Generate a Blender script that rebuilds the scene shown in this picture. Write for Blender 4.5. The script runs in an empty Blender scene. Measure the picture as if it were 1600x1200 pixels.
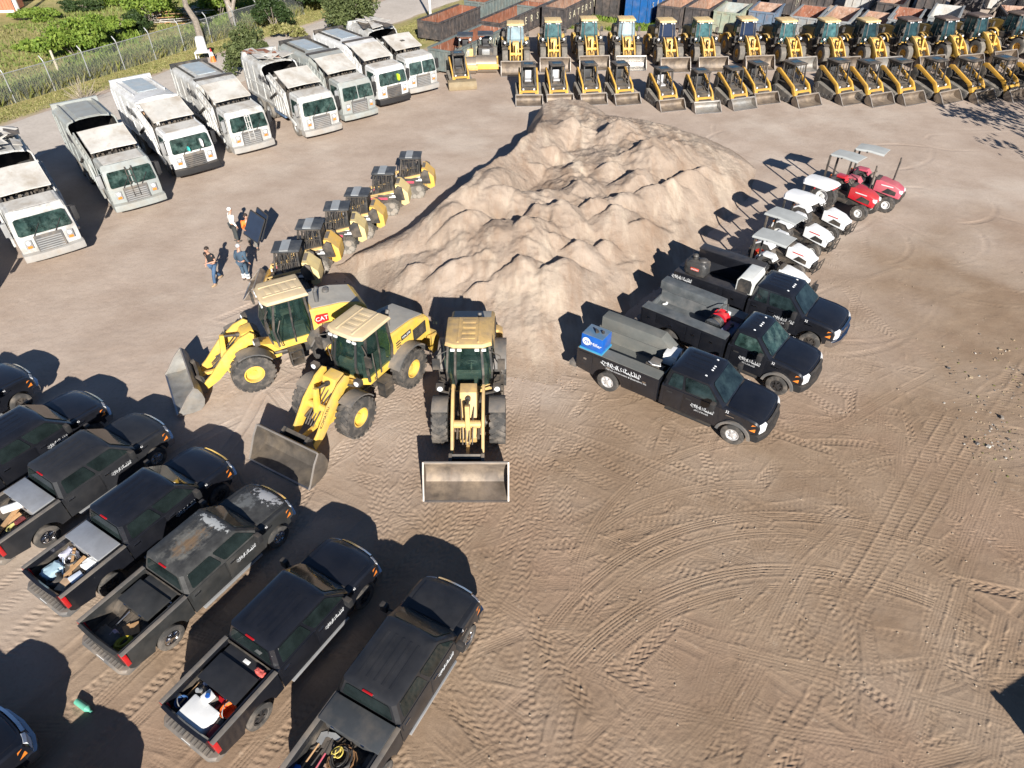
import bpy, bmesh, math, random
import numpy as np
from mathutils import Vector, Matrix, noise as mnoise
R = math.radians
PI = math.pi
random.seed(7)
scene = bpy.context.scene
col = scene.collection

# ------------------------------------------------------------------ camera, sky, sun, exposure
CAM_H, CAM_DIP, FOCAL = 16.2, R(40.5), 1060.0      # drone height, pitch below horizon, focal length in 1600 px units
cam_data = bpy.data.cameras.new('drone_camera')
cam = bpy.data.objects.new('drone_camera', cam_data)
col.objects.link(cam)
cam.location = (0, 0, CAM_H)
cam.rotation_euler = (PI / 2 - CAM_DIP, 0, 0)
cam_data.sensor_fit = 'HORIZONTAL'
cam_data.sensor_width = 36
cam_data.lens = 36 * FOCAL / 1600
cam_data.clip_end = 2000
scene.camera = cam

SUN_EL = R(25.5)
SUN_DIR = Vector((0.222, -0.975, 0)).normalized()   # horizontal direction towards the sun
world = bpy.data.worlds.new('World')
scene.world = world
world.use_nodes = True
wn = world.node_tree
bg = wn.nodes['Background']
sky = wn.nodes.new('ShaderNodeTexSky')
sky.sky_type = 'NISHITA'
sky.sun_disc = False
sky.sun_elevation = SUN_EL
sky.sun_rotation = math.atan2(SUN_DIR.x, SUN_DIR.y)
sky.air_density = 0.7
sky.dust_density = 0.0
sky.ozone_density = 4.0
wn.links.new(sky.outputs[0], bg.inputs[0])
bg.inputs[1].default_value = 0.05
sd = bpy.data.lights.new('sun', 'SUN')
sd.energy = 5.0
sd.angle = R(0.5)
sd.color = (1.0, 0.945, 0.87)
sun = bpy.data.objects.new('sun', sd)
col.objects.link(sun)
to_sun = Vector((SUN_DIR.x * math.cos(SUN_EL), SUN_DIR.y * math.cos(SUN_EL), math.sin(SUN_EL)))
sun.rotation_euler = to_sun.to_track_quat('Z', 'Y').to_euler()
sun.location = to_sun * 60
vs = scene.view_settings
vs.view_transform = 'Standard'
try: vs.look = 'None'
except TypeError: pass
vs.gamma = 1
vs.use_curve_mapping = False
vs.exposure = 0.87

_s, _c = math.sin(CAM_DIP), math.cos(CAM_DIP)
def P(px, py, h=0.0):
    """survey point: where the sight line through a photo point meets height h"""
    v = (py - 600) / FOCAL
    Z = (CAM_H - h) / (_s + v * _c)
    return Vector(((px - 800) / FOCAL * Z, Z * _c - v * Z * _s, h))

# ------------------------------------------------------------------ materials
MATS = {}
def mat(name, c, rough=.55, metal=0., var=.12, scale=2.5, dirt=0., dirtcol=(.34, .27, .2), dust=0., coat=0.,
        bump=0., bscale=40., streak=0., streakcol=(.2, .07, .03), spec=.5, dscale=1.7, dcut=.45):
    if name in MATS: return MATS[name]
    m = bpy.data.materials.new(name)
    m.use_nodes = True
    nt = m.node_tree; N = nt.nodes; L = nt.links
    b = N['Principled BSDF']
    b.inputs['Roughness'].default_value = rough
    b.inputs['Metallic'].default_value = metal
    b.inputs['Specular IOR Level'].default_value = spec
    if coat:
        b.inputs['Coat Weight'].default_value = coat
        b.inputs['Coat Roughness'].default_value = .06
    tc = N.new('ShaderNodeTexCoord'); oi = N.new('ShaderNodeObjectInfo')
    va = N.new('ShaderNodeVectorMath'); va.operation = 'ADD'
    sc = N.new('ShaderNodeMath'); sc.operation = 'MULTIPLY'; sc.inputs[1].default_value = 37
    L.new(oi.outputs['Random'], sc.inputs[0]); L.new(tc.outputs['Object'], va.inputs[0]); L.new(sc.outputs[0], va.inputs[1])
    V = va.outputs[0]
    def nz(s, d=5, vec=V):
        n = N.new('ShaderNodeTexNoise'); n.inputs['Scale'].default_value = s; n.inputs['Detail'].default_value = d
        n.inputs['Roughness'].default_value = .62
        L.new(vec, n.inputs['Vector']); return n.outputs['Fac']
    def mix(f, a, bb):
        x = N.new('ShaderNodeMix'); x.data_type = 'RGBA'
        for i, val in ((0, f), (6, a), (7, bb)):
            if isinstance(val, (int, float)): x.inputs[i].default_value = val
            elif isinstance(val, tuple): x.inputs[i].default_value = (*val, 1)
            else: L.new(val, x.inputs[i])
        return x.outputs[2]
    def ramp(f, lo, hi, to=1.):
        r = N.new('ShaderNodeMapRange'); r.inputs[1].default_value = lo; r.inputs[2].default_value = hi
        r.inputs[4].default_value = to; L.new(f, r.inputs[0]); return r.outputs[0]
    cc = tuple(c)
    out = mix(ramp(nz(scale), .3, .7), tuple(min(1, x * (1 - var)) for x in cc), tuple(min(1, x * (1 + var)) for x in cc))
    if streak:
        mp = N.new('ShaderNodeMapping'); mp.inputs['Scale'].default_value = (3.2, 3.2, .45); L.new(V, mp.inputs['Vector'])
        out = mix(ramp(nz(2.2, 6, mp.outputs[0]), .62 - .3 * streak, .72, min(1, streak + .25)), out, tuple(streakcol))
    if dirt:
        out = mix(ramp(nz(dscale, 7), dcut, dcut + .25, dirt), out, tuple(dirtcol))
    if dust:
        g = N.new('ShaderNodeNewGeometry'); sx = N.new('ShaderNodeSeparateXYZ'); L.new(g.outputs['Normal'], sx.inputs[0])
        up = ramp(sx.outputs[2], .3, 1., dust)
        mm = N.new('ShaderNodeMath'); mm.operation = 'MULTIPLY'; L.new(up, mm.inputs[0]); L.new(ramp(nz(3.1, 6), .25, .6), mm.inputs[1])
        out = mix(mm.outputs[0], out, tuple(dirtcol))
    L.new(out, b.inputs['Base Color'])
    if rough < .9 and (dirt or dust):
        L.new(ramp(nz(5.), .3, .75, 1.), N.new('ShaderNodeMath').inputs[0])
    if bump:
        bp = N.new('ShaderNodeBump'); bp.inputs['Strength'].default_value = bump; bp.inputs['Distance'].default_value = .03
        L.new(nz(bscale), bp.inputs['Height']); L.new(bp.outputs[0], b.inputs['Normal'])
    MATS[name] = m
    return m

M_BLACK = mat('black_paint', (.009, .010, .014), .3, var=.2, dirt=.035, dirtcol=(.12, .11, .10), dust=.02, coat=.8)
M_BLACKD = mat('dusty_black_paint', (.018, .019, .022), .42, var=.2, dirt=.10, dirtcol=(.12, .11, .10), dust=.05, coat=.3)
M_BLACKW = mat('weathered_black_paint', (.028, .029, .029), .5, var=.3, dirt=.2, dirtcol=(.11, .095, .08), dust=.05, coat=.2)
M_TRIM = mat('black_trim', (.02, .02, .021), .6, dust=.15)
M_RUBBER = mat('tyre_rubber', (.045, .043, .041), .85, dirt=.55, dirtcol=(.26, .22, .18), dscale=3)
M_TYREDUST = mat('dusty_tyre_rubber', (.13, .12, .105), .9, dirt=.6, dirtcol=(.3, .26, .21), dscale=3)
M_GLASS = mat('dark_glass', (.012, .018, .018), .06, var=.5, scale=1.5, spec=.7)
M_GLASSG = mat('green_tinted_glass', (.018, .036, .032), .06, var=.9, scale=3.2, spec=.9, dirt=.6, dirtcol=(.13, .20, .175), dscale=2.6, dcut=.48)
M_GLASSD = mat('dark_blue_green_glass', (.014, .024, .026), .06, var=.8, scale=2.2, spec=.8, dirt=.3, dirtcol=(.05, .085, .08), dscale=2.0, dcut=.5)
M_GLASSB = mat('bluish_glass', (.16, .26, .28), .12, var=.45, scale=1.3, spec=.8)
M_CHROME = mat('chrome', (.62, .63, .65), .18, metal=1., dirt=.3)
M_ALLOY = mat('alloy', (.42, .42, .43), .35, metal=.8, dirt=.35)
M_RIMBLK = mat('black_wheel', (.025, .025, .027), .35, dirt=.2)
M_ALU = mat('aluminium_sheet', (.55, .56, .57), .38, metal=.6, dirt=.25, dirtcol=(.35, .33, .3))
M_RED = mat('red_lens', (.42, .012, .015), .2, coat=.5)
M_AMBER = mat('amber_lens', (.75, .22, .03), .25, coat=.5)
M_LENS = mat('clear_lens', (.72, .74, .75), .15, coat=.6)
M_WHITE = mat('white_plastic', (.78, .78, .76), .45, var=.06, dirt=.12)
M_WPAINT = mat('white_truck_paint', (.54, .545, .53), .5, var=.12, dirt=.75, dirtcol=(.27, .245, .21), dust=.2, streak=.34, streakcol=(.21, .18, .15), dcut=.42)
M_WPAINTC = mat('clean_white_truck_paint', (.64, .645, .64), .42, var=.08, dirt=.5, dirtcol=(.36, .33, .29), dust=.2, streak=.2, streakcol=(.3, .27, .23))
M_GPAINT = mat('grey_truck_paint', (.31, .335, .325), .45, var=.12, dirt=.6, dirtcol=(.3, .27, .22), dust=.3, streak=.2, streakcol=(.24, .21, .17))
M_PLATE = mat('dusty_canopy_sheet', (.53, .51, .47), .65, var=.14, dirt=.85, dirtcol=(.33, .28, .22), scale=1.2, dscale=1.1, streak=.1, streakcol=(.33, .2, .12))
M_YEL = mat('machine_yellow', (.70, .42, .075), .45, var=.1, dirt=.5, dirtcol=(.45, .35, .22), dust=.4)
M_YELD = mat('faded_machine_yellow', (.62, .41, .15), .55, var=.16, dirt=.7, dirtcol=(.30, .22, .14), dust=.5, dscale=2.6, streak=.2, streakcol=(.16, .10, .06))
M_TAN = mat('dust_covered_roof', (.62, .46, .24), .7, var=.12, dirt=.5, dirtcol=(.5, .41, .29), dust=.5)
M_STEEL = mat('worn_bucket_steel', (.15, .12, .095), .6, metal=.2, var=.5, scale=1.4, dirt=.9, dcut=.44, dirtcol=(.30, .235, .17), streak=.2, streakcol=(.14, .08, .05))
M_EDGE = mat('polished_edge_steel', (.42, .43, .45), .3, metal=.9, dirt=.3)
M_DARKM = mat('dark_machine_metal', (.03, .03, .03), .55, dirt=.35, dust=.25)
M_GREYP = mat('grey_plastic', (.10, .10, .10), .6, dirt=.5, dust=.3)
M_RUST = mat('rusty_steel', (.235, .085, .045), .8, var=.4, scale=1.5, dirt=.6, dirtcol=(.28, .15, .10), streak=.28, streakcol=(.62, .55, .48))
M_SEAT = mat('seat_vinyl', (.04, .04, .042), .6)
M_ORANGE = mat('orange_plastic', (.80, .16, .02), .45, dirt=.2)
M_REDP = mat('red_tractor_paint', (.52, .018, .03), .3, var=.1, dirt=.15, coat=.4, dust=.1)
M_REDF = mat('faded_red_paint', (.50, .075, .12), .45, var=.12, dirt=.3, dust=.2)
M_BLUE = mat('blue_enamel', (.01, .10, .42), .35, dirt=.12, coat=.3)
M_WOOD = mat('lumber', (.42, .25, .12), .75, var=.3, dirt=.3)
M_LOGO = mat('white_lettering', (.72, .72, .72), .5, var=.05)
M_SCRIPT = mat('silver_script', (.46, .47, .48), .5, var=.1)
M_LOGOD = mat('black_lettering', (.03, .03, .035), .5, var=.1)
M_GALV = mat('galvanised_steel', (.36, .37, .37), .5, metal=.4, dirt=.3)

def clear_glass(name, tint, solid, f):
    m = mat(name, solid, .05, var=.5, spec=.9); nt = m.node_tree; N = nt.nodes; L = nt.links
    tr = N.new('ShaderNodeBsdfTransparent'); tr.inputs[0].default_value = (*tint, 1); mx = N.new('ShaderNodeMixShader'); mx.inputs[0].default_value = f
    L.new(tr.outputs[0], mx.inputs[1]); L.new(N['Principled BSDF'].outputs[0], mx.inputs[2]); L.new(mx.outputs[0], N['Material Output'].inputs[0])
    return m
M_CABGL = clear_glass('clear_cab_glass', (.78, .88, .84), (.03, .06, .055), .22)

# ------------------------------------------------------------------ mesh builder
class MB:
    def __init__(s): s.v = []; s.f = []; s.m = []
    def add(s, vs, fs, mi=0):
        o = len(s.v); s.v += [tuple(v) for v in vs]; s.f += [tuple(i + o for i in f) for f in fs]; s.m += [mi] * len(fs); return s
    def hexa(s, p, mi=0):
        return s.add(p, [(0, 3, 2, 1), (4, 5, 6, 7), (0, 1, 5, 4), (1, 2, 6, 5), (2, 3, 7, 6), (3, 0, 4, 7)], mi)
    def box(s, x0, x1, y0, y1, z0, z1, mi=0):
        return s.hexa([(x0, y0, z0), (x1, y0, z0), (x1, y1, z0), (x0, y1, z0), (x0, y0, z1), (x1, y0, z1), (x1, y1, z1), (x0, y1, z1)], mi)
    def slices(s, prof, ys, fn=None, mi=0, close=True):
        n = len(prof); vs = []
        for y in ys:
            for (x, z) in prof:
                vs.append(fn(x, y, z) if fn else (x, y, z))
        fs = []
        for k in range(len(ys) - 1):
            for i in range(n if close else n - 1):
                j = (i + 1) % n
                fs.append((k * n + i, k * n + j, (k + 1) * n + j, (k + 1) * n + i))
        if close:
            fs.append(tuple(range(n))[::-1]); fs.append(tuple((len(ys) - 1) * n + i for i in range(n)))
        return s.add(vs, fs, mi)
    def loft(s, rings, mi=0, cap=True, close=True):
        n = len(rings[0]); vs = [p for r in rings for p in r]; fs = []
        for k in range(len(rings) - 1):
            for i in range(n if close else n - 1):
                j = (i + 1) % n
                fs.append((k * n + i, k * n + j, (k + 1) * n + j, (k + 1) * n + i))
        if cap:
            fs.append(tuple(range(n))[::-1]); fs.append(tuple((len(rings) - 1) * n + i for i in range(n)))
        return s.add(vs, fs, mi)
    def cyl(s, p0, p1, r0, r1=None, n=12, mi=0):
        r1 = r0 if r1 is None else r1
        p0, p1 = Vector(p0), Vector(p1); d = (p1 - p0).normalized()
        a = d.orthogonal().normalized(); b = d.cross(a)
        rings = [[p + (a * math.cos(2 * PI * i / n) + b * math.sin(2 * PI * i / n)) * r for i in range(n)] for p, r in ((p0, r0), (p1, r1))]
        return s.loft(rings, mi)
    def tube(s, pts, r, n=6, mi=0):
        pts = [Vector(p) for p in pts]; rings = []
        for k, p in enumerate(pts):
            d = (pts[min(k + 1, len(pts) - 1)] - pts[max(k - 1, 0)]).normalized()
            up = Vector((0, 0, 1)) if abs(d.z) < .95 else Vector((1, 0, 0))
            a = d.cross(up).normalized(); b = d.cross(a)
            rings.append([p + (a * math.cos(2 * PI * i / n) + b * math.sin(2 * PI * i / n)) * r for i in range(n)])
        return s.loft(rings, mi)
    def bar(s, p0, p1, w, h, mi=0):
        """square bar; w is sideways, h is in the plane of z"""
        p0, p1 = Vector(p0), Vector(p1); d = (p1 - p0).normalized()
        up = Vector((0, 0, 1)) if abs(d.z) < .97 else Vector((1, 0, 0))
        a = d.cross(up).normalized() * w / 2; b = a.cross(d).normalized() * h / 2
        return s.loft([[p - a - b, p + a - b, p + a + b, p - a + b] for p in (p0, p1)], mi)
    def plate(s, poly, t, mi=0):
        """flat polygon given a thickness along its normal"""
        poly = [Vector(p) for p in poly]; n = Vector((0, 0, 0))
        for i in range(len(poly)):
            n += (poly[i] - poly[0]).cross(poly[(i + 1) % len(poly)] - poly[0])
        n.normalize()
        return s.loft([[p - n * t / 2 for p in poly], [p + n * t / 2 for p in poly]], mi)
    def lathe(s, prof, n=24, mi=0):
        """profile of (radius, y) turned about the y axis"""
        rings = [[(r * math.cos(2 * PI * i / n), y, r * math.sin(2 * PI * i / n)) for (r, y) in prof] for i in range(n)]
        m = len(prof); vs = [p for r in rings for p in r]; fs = []
        for k in range(n):
            for i in range(m - 1):
                k2 = (k + 1) % n
                fs.append((k * m + i, k * m + i + 1, k2 * m + i + 1, k2 * m + i))
        return s.add(vs, fs, mi)
    def ball(s, c, r, nu=10, nv=6, mi=0):
        r = (r, r, r) if isinstance(r, (int, float)) else r
        rings = []
        for j in range(nv + 1):
            t = -PI / 2 + PI * min(max(j, .06), nv - .06) / nv
            rings.append([(c[0] + r[0] * math.cos(t) * math.cos(2 * PI * i / nu), c[1] + r[1] * math.cos(t) * math.sin(2 * PI * i / nu), c[2] + r[2] * math.sin(t)) for i in range(nu)])
        return s.loft(rings, mi)
    def mesh(s, name, mats, bevel=0., seg=2, ang=32, smooth=True):
        me = bpy.data.meshes.new(name)
        me.from_pydata(s.v, [], s.f)
        mats = mats if isinstance(mats, (list, tuple)) else [mats]
        for m in mats: me.materials.append(m)
        if any(s.m): me.polygons.foreach_set('material_index', s.m)
        bm = bmesh.new(); bm.from_mesh(me)
        bmesh.ops.recalc_face_normals(bm, faces=bm.faces)
        if bevel:
            es = [e for e in bm.edges if len(e.link_faces) == 2 and e.calc_face_angle(0) > R(28)]
            bmesh.ops.bevel(bm, geom=es, offset=bevel, segments=seg, profile=.6, affect='EDGES', clamp_overlap=True)
        bm.to_mesh(me); bm.free()
        if smooth:
            me.shade_smooth(); me.set_sharp_from_angle(angle=R(ang))
        me.update()
        return me
    def obj(s, name, mats, parent=None, loc=None, **k):
        o = bpy.data.objects.new(name, s.mesh(name, mats, **k)); col.objects.link(o)
        if parent is not None: o.parent = parent
        if loc is not None: o.location = loc
        return o

def put(name, me, parent=None, loc=(0, 0, 0), rot=(0, 0, 0)):
    o = bpy.data.objects.new(name, me); col.objects.link(o); o.parent = parent; o.location = loc; o.rotation_euler = rot; return o
def tag(o, label=None, cat=None, group=None, kind=None):
    if label: o['label'] = label
    if cat: o['category'] = cat
    if group: o['group'] = group
    if kind: o['kind'] = kind
    return o
def thing(name, label, cat, loc=(0, 0, 0), deg=0, group=None, scale=1):
    o = bpy.data.objects.new(name, None); col.objects.link(o); o.empty_display_size = .3
    o.location = loc; o.rotation_euler = (0, 0, R(deg)); o.scale = (scale,) * 3
    return tag(o, label, cat, group)
def place(o, loc, deg=0, label=None, scale=None, group=None):
    o.location = loc; o.rotation_euler = (0, 0, R(deg))
    if scale: o.scale = (scale,) * 3 if isinstance(scale, (int, float)) else scale
    return tag(o, label, None, group)
def dup(o, parent=None):
    c = o.copy(); col.objects.link(c)
    if parent is not None: c.parent = parent
    for ch in list(o.children): dup(ch, c)
    return c
def repaint(root, swaps):
    """give one copy its own paint without touching the shared meshes"""
    for o in [root] + list(root.children_recursive):
        if o.type == 'MESH':
            for sl in o.material_slots:
                if sl.material and sl.material.name in swaps:
                    new = swaps[sl.material.name]; sl.link = 'OBJECT'; sl.material = new
def arc(cx, cz, r, a0, a1, n):
    return [(cx + r * math.cos(R(a0 + (a1 - a0) * i / n)), cz + r * math.sin(R(a0 + (a1 - a0) * i / n))) for i in range(n + 1)]
def pane(q, u0, u1, v0, v1, off, t=.012, cut=.08):
    """a pane inset in the quad q = (bottom-left, bottom-right, top-right, top-left), standing off its plane"""
    q = [Vector(p) for p in q]
    n = (q[1] - q[0]).cross(q[3] - q[0]).normalized()
    def at(u, v): return (q[0] * (1 - u) + q[1] * u) * (1 - v) + (q[3] * (1 - u) + q[2] * u) * v + n * off
    c = cut * (v1 - v0); d = cut * (u1 - u0) * .5
    pts = [at(u0 + d, v0), at(u1 - d, v0), at(u1, v0 + c), at(u1, v1 - c), at(u1 - d, v1), at(u0 + d, v1), at(u0, v1 - c), at(u0, v0 + c)]
    return MB().plate(pts, t)
def text_mesh(txt, size, name='lettering', shear=0., extrude=.004, space=1.):
    cu = bpy.data.curves.new(name, 'FONT'); cu.body = txt; cu.size = size; cu.shear = shear; cu.extrude = extrude
    cu.space_character = space; cu.align_x = 'CENTER'; cu.align_y = 'CENTER'; cu.resolution_u = 2
    o = bpy.data.objects.new(name, cu); col.objects.link(o)
    me = bpy.data.meshes.new_from_object(o.evaluated_get(bpy.context.evaluated_depsgraph_get()))
    bpy.data.objects.remove(o); bpy.data.curves.remove(cu)
    me.name = name; me.materials.clear()
    return me
_txt = {}
def letters(txt, size, material, parent, loc, rot, name='lettering', **k):
    key = (txt, size, material.name)
    if key not in _txt:
        me = text_mesh(txt, size, name, **k); me.materials.append(material); _txt[key] = me
    return put(name, _txt[key], parent, loc, rot)
def squiggle(w, h, seed=1):
    """an ornate script logo: a run of looping brush strokes with a tail, lying in the xz plane"""
    rnd = random.Random(seed); mb = MB(); x = -w / 2
    while x < w / 2:
        n = 7; r = h * rnd.uniform(.2, .48); a0 = rnd.uniform(0, 6); pts = []
        for i in range(n):
            a = a0 + i * rnd.uniform(.6, .9)
            pts.append((x + i * w * .012 + r * .5 * math.cos(a), 0, r * math.sin(a)))
        mb.tube(pts, h * .03, 4); x += w * rnd.uniform(.055, .085)
    mb.tube([(-w * .5, 0, h * .3), (-w * .3, 0, h * .02), (-w * .05, 0, -h * .12)], h * .04, 4)
    mb.tube([(w * .1, 0, -h * .28), (w * .32, 0, -h * .2), (w * .52, 0, -h * .38)], h * .04, 4)
    return mb
LOGO_ME = squiggle(1.5, .42, 3).mesh('script_logo', M_SCRIPT, smooth=False)
LOGO_BK = squiggle(1.5, .42, 3).mesh('script_logo', M_LOGOD, smooth=False)

# ------------------------------------------------------------------ wheels (tyre mesh with a rim child), shared by everything that rolls
_wh = {}
def wheel(parent, loc, Rr, w, rr, side, rim=None, tyre=None, lugs=0, deep=0, spokes=6, steer=0, name='wheel', lean=.16):
    rim = rim or M_ALLOY; tyre = tyre or M_RUBBER
    key = (Rr, w, rr, tyre.name, lugs, lean)
    if key not in _wh:
        t = MB(); h = w / 2
        t.lathe([(rr, -h * .8), (rr + .02, -h * .95), ((rr + Rr) / 2, -h), (Rr * .965, -h * .86), (Rr, -h * .55), (Rr, h * .55), (Rr * .965, h * .86), ((rr + Rr) / 2, h), (rr + .02, h * .95), (rr, h * .8)], 28 if lugs else 26)
        if lugs:
            for i in range(lugs):
                for sd in (-1, 1):
                    a = 2 * PI * (i + (.5 if sd > 0 else 0)) / lugs; da = 2 * PI / lugs * .29
                    sk = 2 * PI / lugs * lean * 4
                    def q(r, aa, y): return (r * math.cos(aa), y, r * math.sin(aa))
                    y0, y1 = sd * h * .06, sd * h * .98; ro, ri = Rr * 1.028, Rr * .955
                    t.hexa([q(ri, a - da, y0), q(ri, a + da, y0), q(ri * .975, a + sk + da, y1), q(ri * .975, a + sk - da, y1),
                            q(ro, a - da, y0), q(ro, a + da, y0), q(ro * .985, a + sk + da, y1), q(ro * .985, a + sk - da, y1)])
        _wh[key] = t.mesh('tyre', tyre)
    k2 = (Rr, w, rr, rim.name, spokes, deep)
    if k2 not in _wh:
        m = MB(); h = w / 2; d = h * (.55 - deep)
        m.lathe([(rr + .012, -h * .82), (rr * .9, -h * .84), (rr * .86, -d), (rr * .34, -d * .8 - .01), (rr * .3, -d - .05), (.001, -d - .055)], 20)
        m.lathe([(rr + .012, h * .82), (rr * .9, h * .8), (rr * .5, h * .4), (.001, h * .4)], 16)
        for i in range(spokes):
            a = 2 * PI * i / spokes; ca, sa = math.cos(a), math.sin(a)
            ta = Vector((-sa, 0, ca)) * rr * .11; r0, r1 = rr * .28, rr * .87
            b = [Vector((ca * r, y, sa * r)) for r, y in ((r0, -d - .045), (r1, -d - .02))]
            m.hexa([b[0] - ta, b[1] - ta, b[1] + ta, b[0] + ta] + [p + Vector((0, .04, 0)) for p in (b[0] - ta, b[1] - ta, b[1] + ta, b[0] + ta)])
        _wh[k2] = m.mesh('rim', rim)
    o = put(name, _wh[key], parent, loc, (0, 0, (0 if side < 0 else PI) + R(steer)))
    put('rim', _wh[k2], o)
    return o
# ------------------------------------------------------------------ ground with real tyre-track relief
rng = np.random.default_rng(11)
def vnoise(x, y, seed=0):
    """smooth value noise on arrays"""
    tab = np.random.default_rng(seed).random((256, 256))
    xi = np.floor(x).astype(int); yi = np.floor(y).astype(int); fx = x - xi; fy = y - yi
    fx = fx * fx * (3 - 2 * fx); fy = fy * fy * (3 - 2 * fy)
    a = tab[xi & 255, yi & 255]; b = tab[(xi + 1) & 255, yi & 255]; c = tab[xi & 255, (yi + 1) & 255]; d = tab[(xi + 1) & 255, (yi + 1) & 255]
    return (a * (1 - fx) + b * fx) * (1 - fy) + (c * (1 - fx) + d * fx) * fy
def fbm(x, y, seed=0, oct=4, gain=.5):
    s = 0; a = 1; t = 0
    for k in range(oct):
        s = s + a * vnoise(x * 2 ** k + 17.3 * k, y * 2 ** k + 9.1 * k, seed + k); t += a; a *= gain
    return s / t - .5

def ticks(a, b, step):
    out = [a]
    while out[-1] < b: out.append(out[-1] + step(out[-1]))
    return np.array(out)
gx = ticks(-90., 90., lambda x: .024 if -11.5 < x < 15.5 else (.07 if -22 < x < 27 else .35 + .02 * abs(x)))
gy = ticks(-6., 150., lambda y: .30 if y < 4.5 else (.022 if y < 13 else (.028 if y < 20 else (.05 if y < 32 else (.09 if y < 55 else .3 + .02 * (y - 55))))))
GX, GY = np.meshgrid(gx, gy, indexing='ij')
HG = np.zeros(GX.shape)
HG += .022 * fbm(GX * 1.6, GY * 1.6, 1, 5, .55) + .010 * fbm(GX * 7, GY * 7, 3, 3) + .05 * fbm(GX * .22, GY * .22, 5, 3)

def sub(x0, x1, y0, y1):
    return slice(max(0, np.searchsorted(gx, x0) - 1), np.searchsorted(gx, x1) + 1), slice(max(0, np.searchsorted(gy, y0) - 1), np.searchsorted(gy, y1) + 1)
def stamp(S, T, w, kind, amp, wgt, sl, seed, clean=False):
    """blend one tyre print: S runs along it, T across it, w is half its width"""
    inside = np.clip((w - np.abs(T)) / .035, 0, 1) * wgt
    if not inside.any(): return
    if kind == 'ribs':
        p = np.clip(2.1 * np.abs(np.cos(PI * T / (.064 + .010 * (seed % 4)))), 0, 1); h = 1.25 * amp * (p - .9) + amp * (.30 if seed < 400 else .08) * np.sign(np.sin(2 * PI * S / .11)) * (p > .5)
    elif kind == 'chev':
        h = amp * 1.7 * (np.clip(1.4 * np.cos(2 * PI * (S + np.abs(np.mod(T / w * 2 + 4, 2) - 1) * .16) / .22), -1, 1) * .5 - .55)
    elif kind == 'bars':
        h = amp * 1.5 * (np.clip(1.8 * np.cos(2 * PI * S / .17 + np.sign(T) * 1.3), -1, 1) * .5 - .5)
    else:
        h = -amp * 1.3 * (1 - (T / w) ** 2) + amp * .5 * np.cos(2 * PI * T / .06)
    patch = np.clip(fbm(GX[sl] * .9, GY[sl] * .9, seed % 50, 3) * 3.2 + .85, .12, 1)
    if clean: patch = np.clip(patch * 1.6 + .35, .55, 1)
    m = inside * patch
    berm = np.exp(-((np.abs(T) - w - .04) / .035) ** 2) * wgt * amp * .55 * patch
    HG[sl] = HG[sl] * (1 - m) + (h + .25 * HG[sl]) * m + berm
def line_track(a, b, w=.14, kind='ribs', amp=.022, seed=0, pair=0):
    a = np.array(a[:2], float); b = np.array(b[:2], float); d = b - a; L = np.hypot(*d); d /= L; n = np.array([-d[1], d[0]])
    for off in ((0,) if not pair else (-pair / 2, pair / 2)):
        p, q = a + n * off, b + n * off
        sl = sub(min(p[0], q[0]) - w - .2, max(p[0], q[0]) + w + .2, min(p[1], q[1]) - w - .2, max(p[1], q[1]) + w + .2)
        X = GX[sl] - p[0]; Y = GY[sl] - p[1]; S = X * d[0] + Y * d[1]; T = X * n[0] + Y * n[1] + .03 * np.sin(S * .8 + seed)
        stamp(S, T, w, kind, amp, np.clip(np.minimum(S, L - S) / .5, 0, 1), sl, seed)
def arc_track(c, r, a0, a1, w=.14, kind='ribs', amp=.022, seed=0, pair=0):
    for rr in ((r,) if not pair else (r - pair / 2, r + pair / 2)):
        aa = np.linspace(R(a0), R(a1), 40); xs = c[0] + rr * np.cos(aa); ys = c[1] + rr * np.sin(aa)
        sl = sub(xs.min() - .4, xs.max() + .4, ys.min() - .4, ys.max() + .4)
        X = GX[sl] - c[0]; Y = GY[sl] - c[1]; rad = np.hypot(X, Y); am = R((a0 + a1) / 2)
        ang = np.mod(np.arctan2(Y, X) - am + PI, 2 * PI) - PI
        S = ang * rr; half = R(a1 - a0) / 2 * rr
        stamp(S, rad - rr + .05 * np.sin(S * .55 + seed), w, kind, amp, np.clip((half - np.abs(S)) / .6, 0, 1), sl, seed, 600 < seed < 610)
def circle3(p, q, r):
    (ax, ay), (bx, by), (cx, cy) = p[:2], q[:2], r[:2]
    d = 2 * (ax * (by - cy) + bx * (cy - ay) + cx * (ay - by))
    ux = ((ax * ax + ay * ay) * (by - cy) + (bx * bx + by * by) * (cy - ay) + (cx * cx + cy * cy) * (ay - by)) / d
    uy = ((ax * ax + ay * ay) * (cx - bx) + (bx * bx + by * by) * (ax - cx) + (cx * cx + cy * cy) * (bx - ax)) / d
    return (ux, uy), math.hypot(ax - ux, ay - uy)
def arc_through(p, q, r, ext=0, **k):
    c, rad = circle3(p, q, r)
    a = [math.degrees(math.atan2(v[1] - c[1], v[0] - c[0])) for v in (p, q, r)]
    lo, hi = min(a), max(a)
    if hi - lo > 180: a = [x % 360 for x in a]; lo, hi = min(a), max(a)
    arc_track(c, rad, lo - ext, hi + ext, **k)
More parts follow.
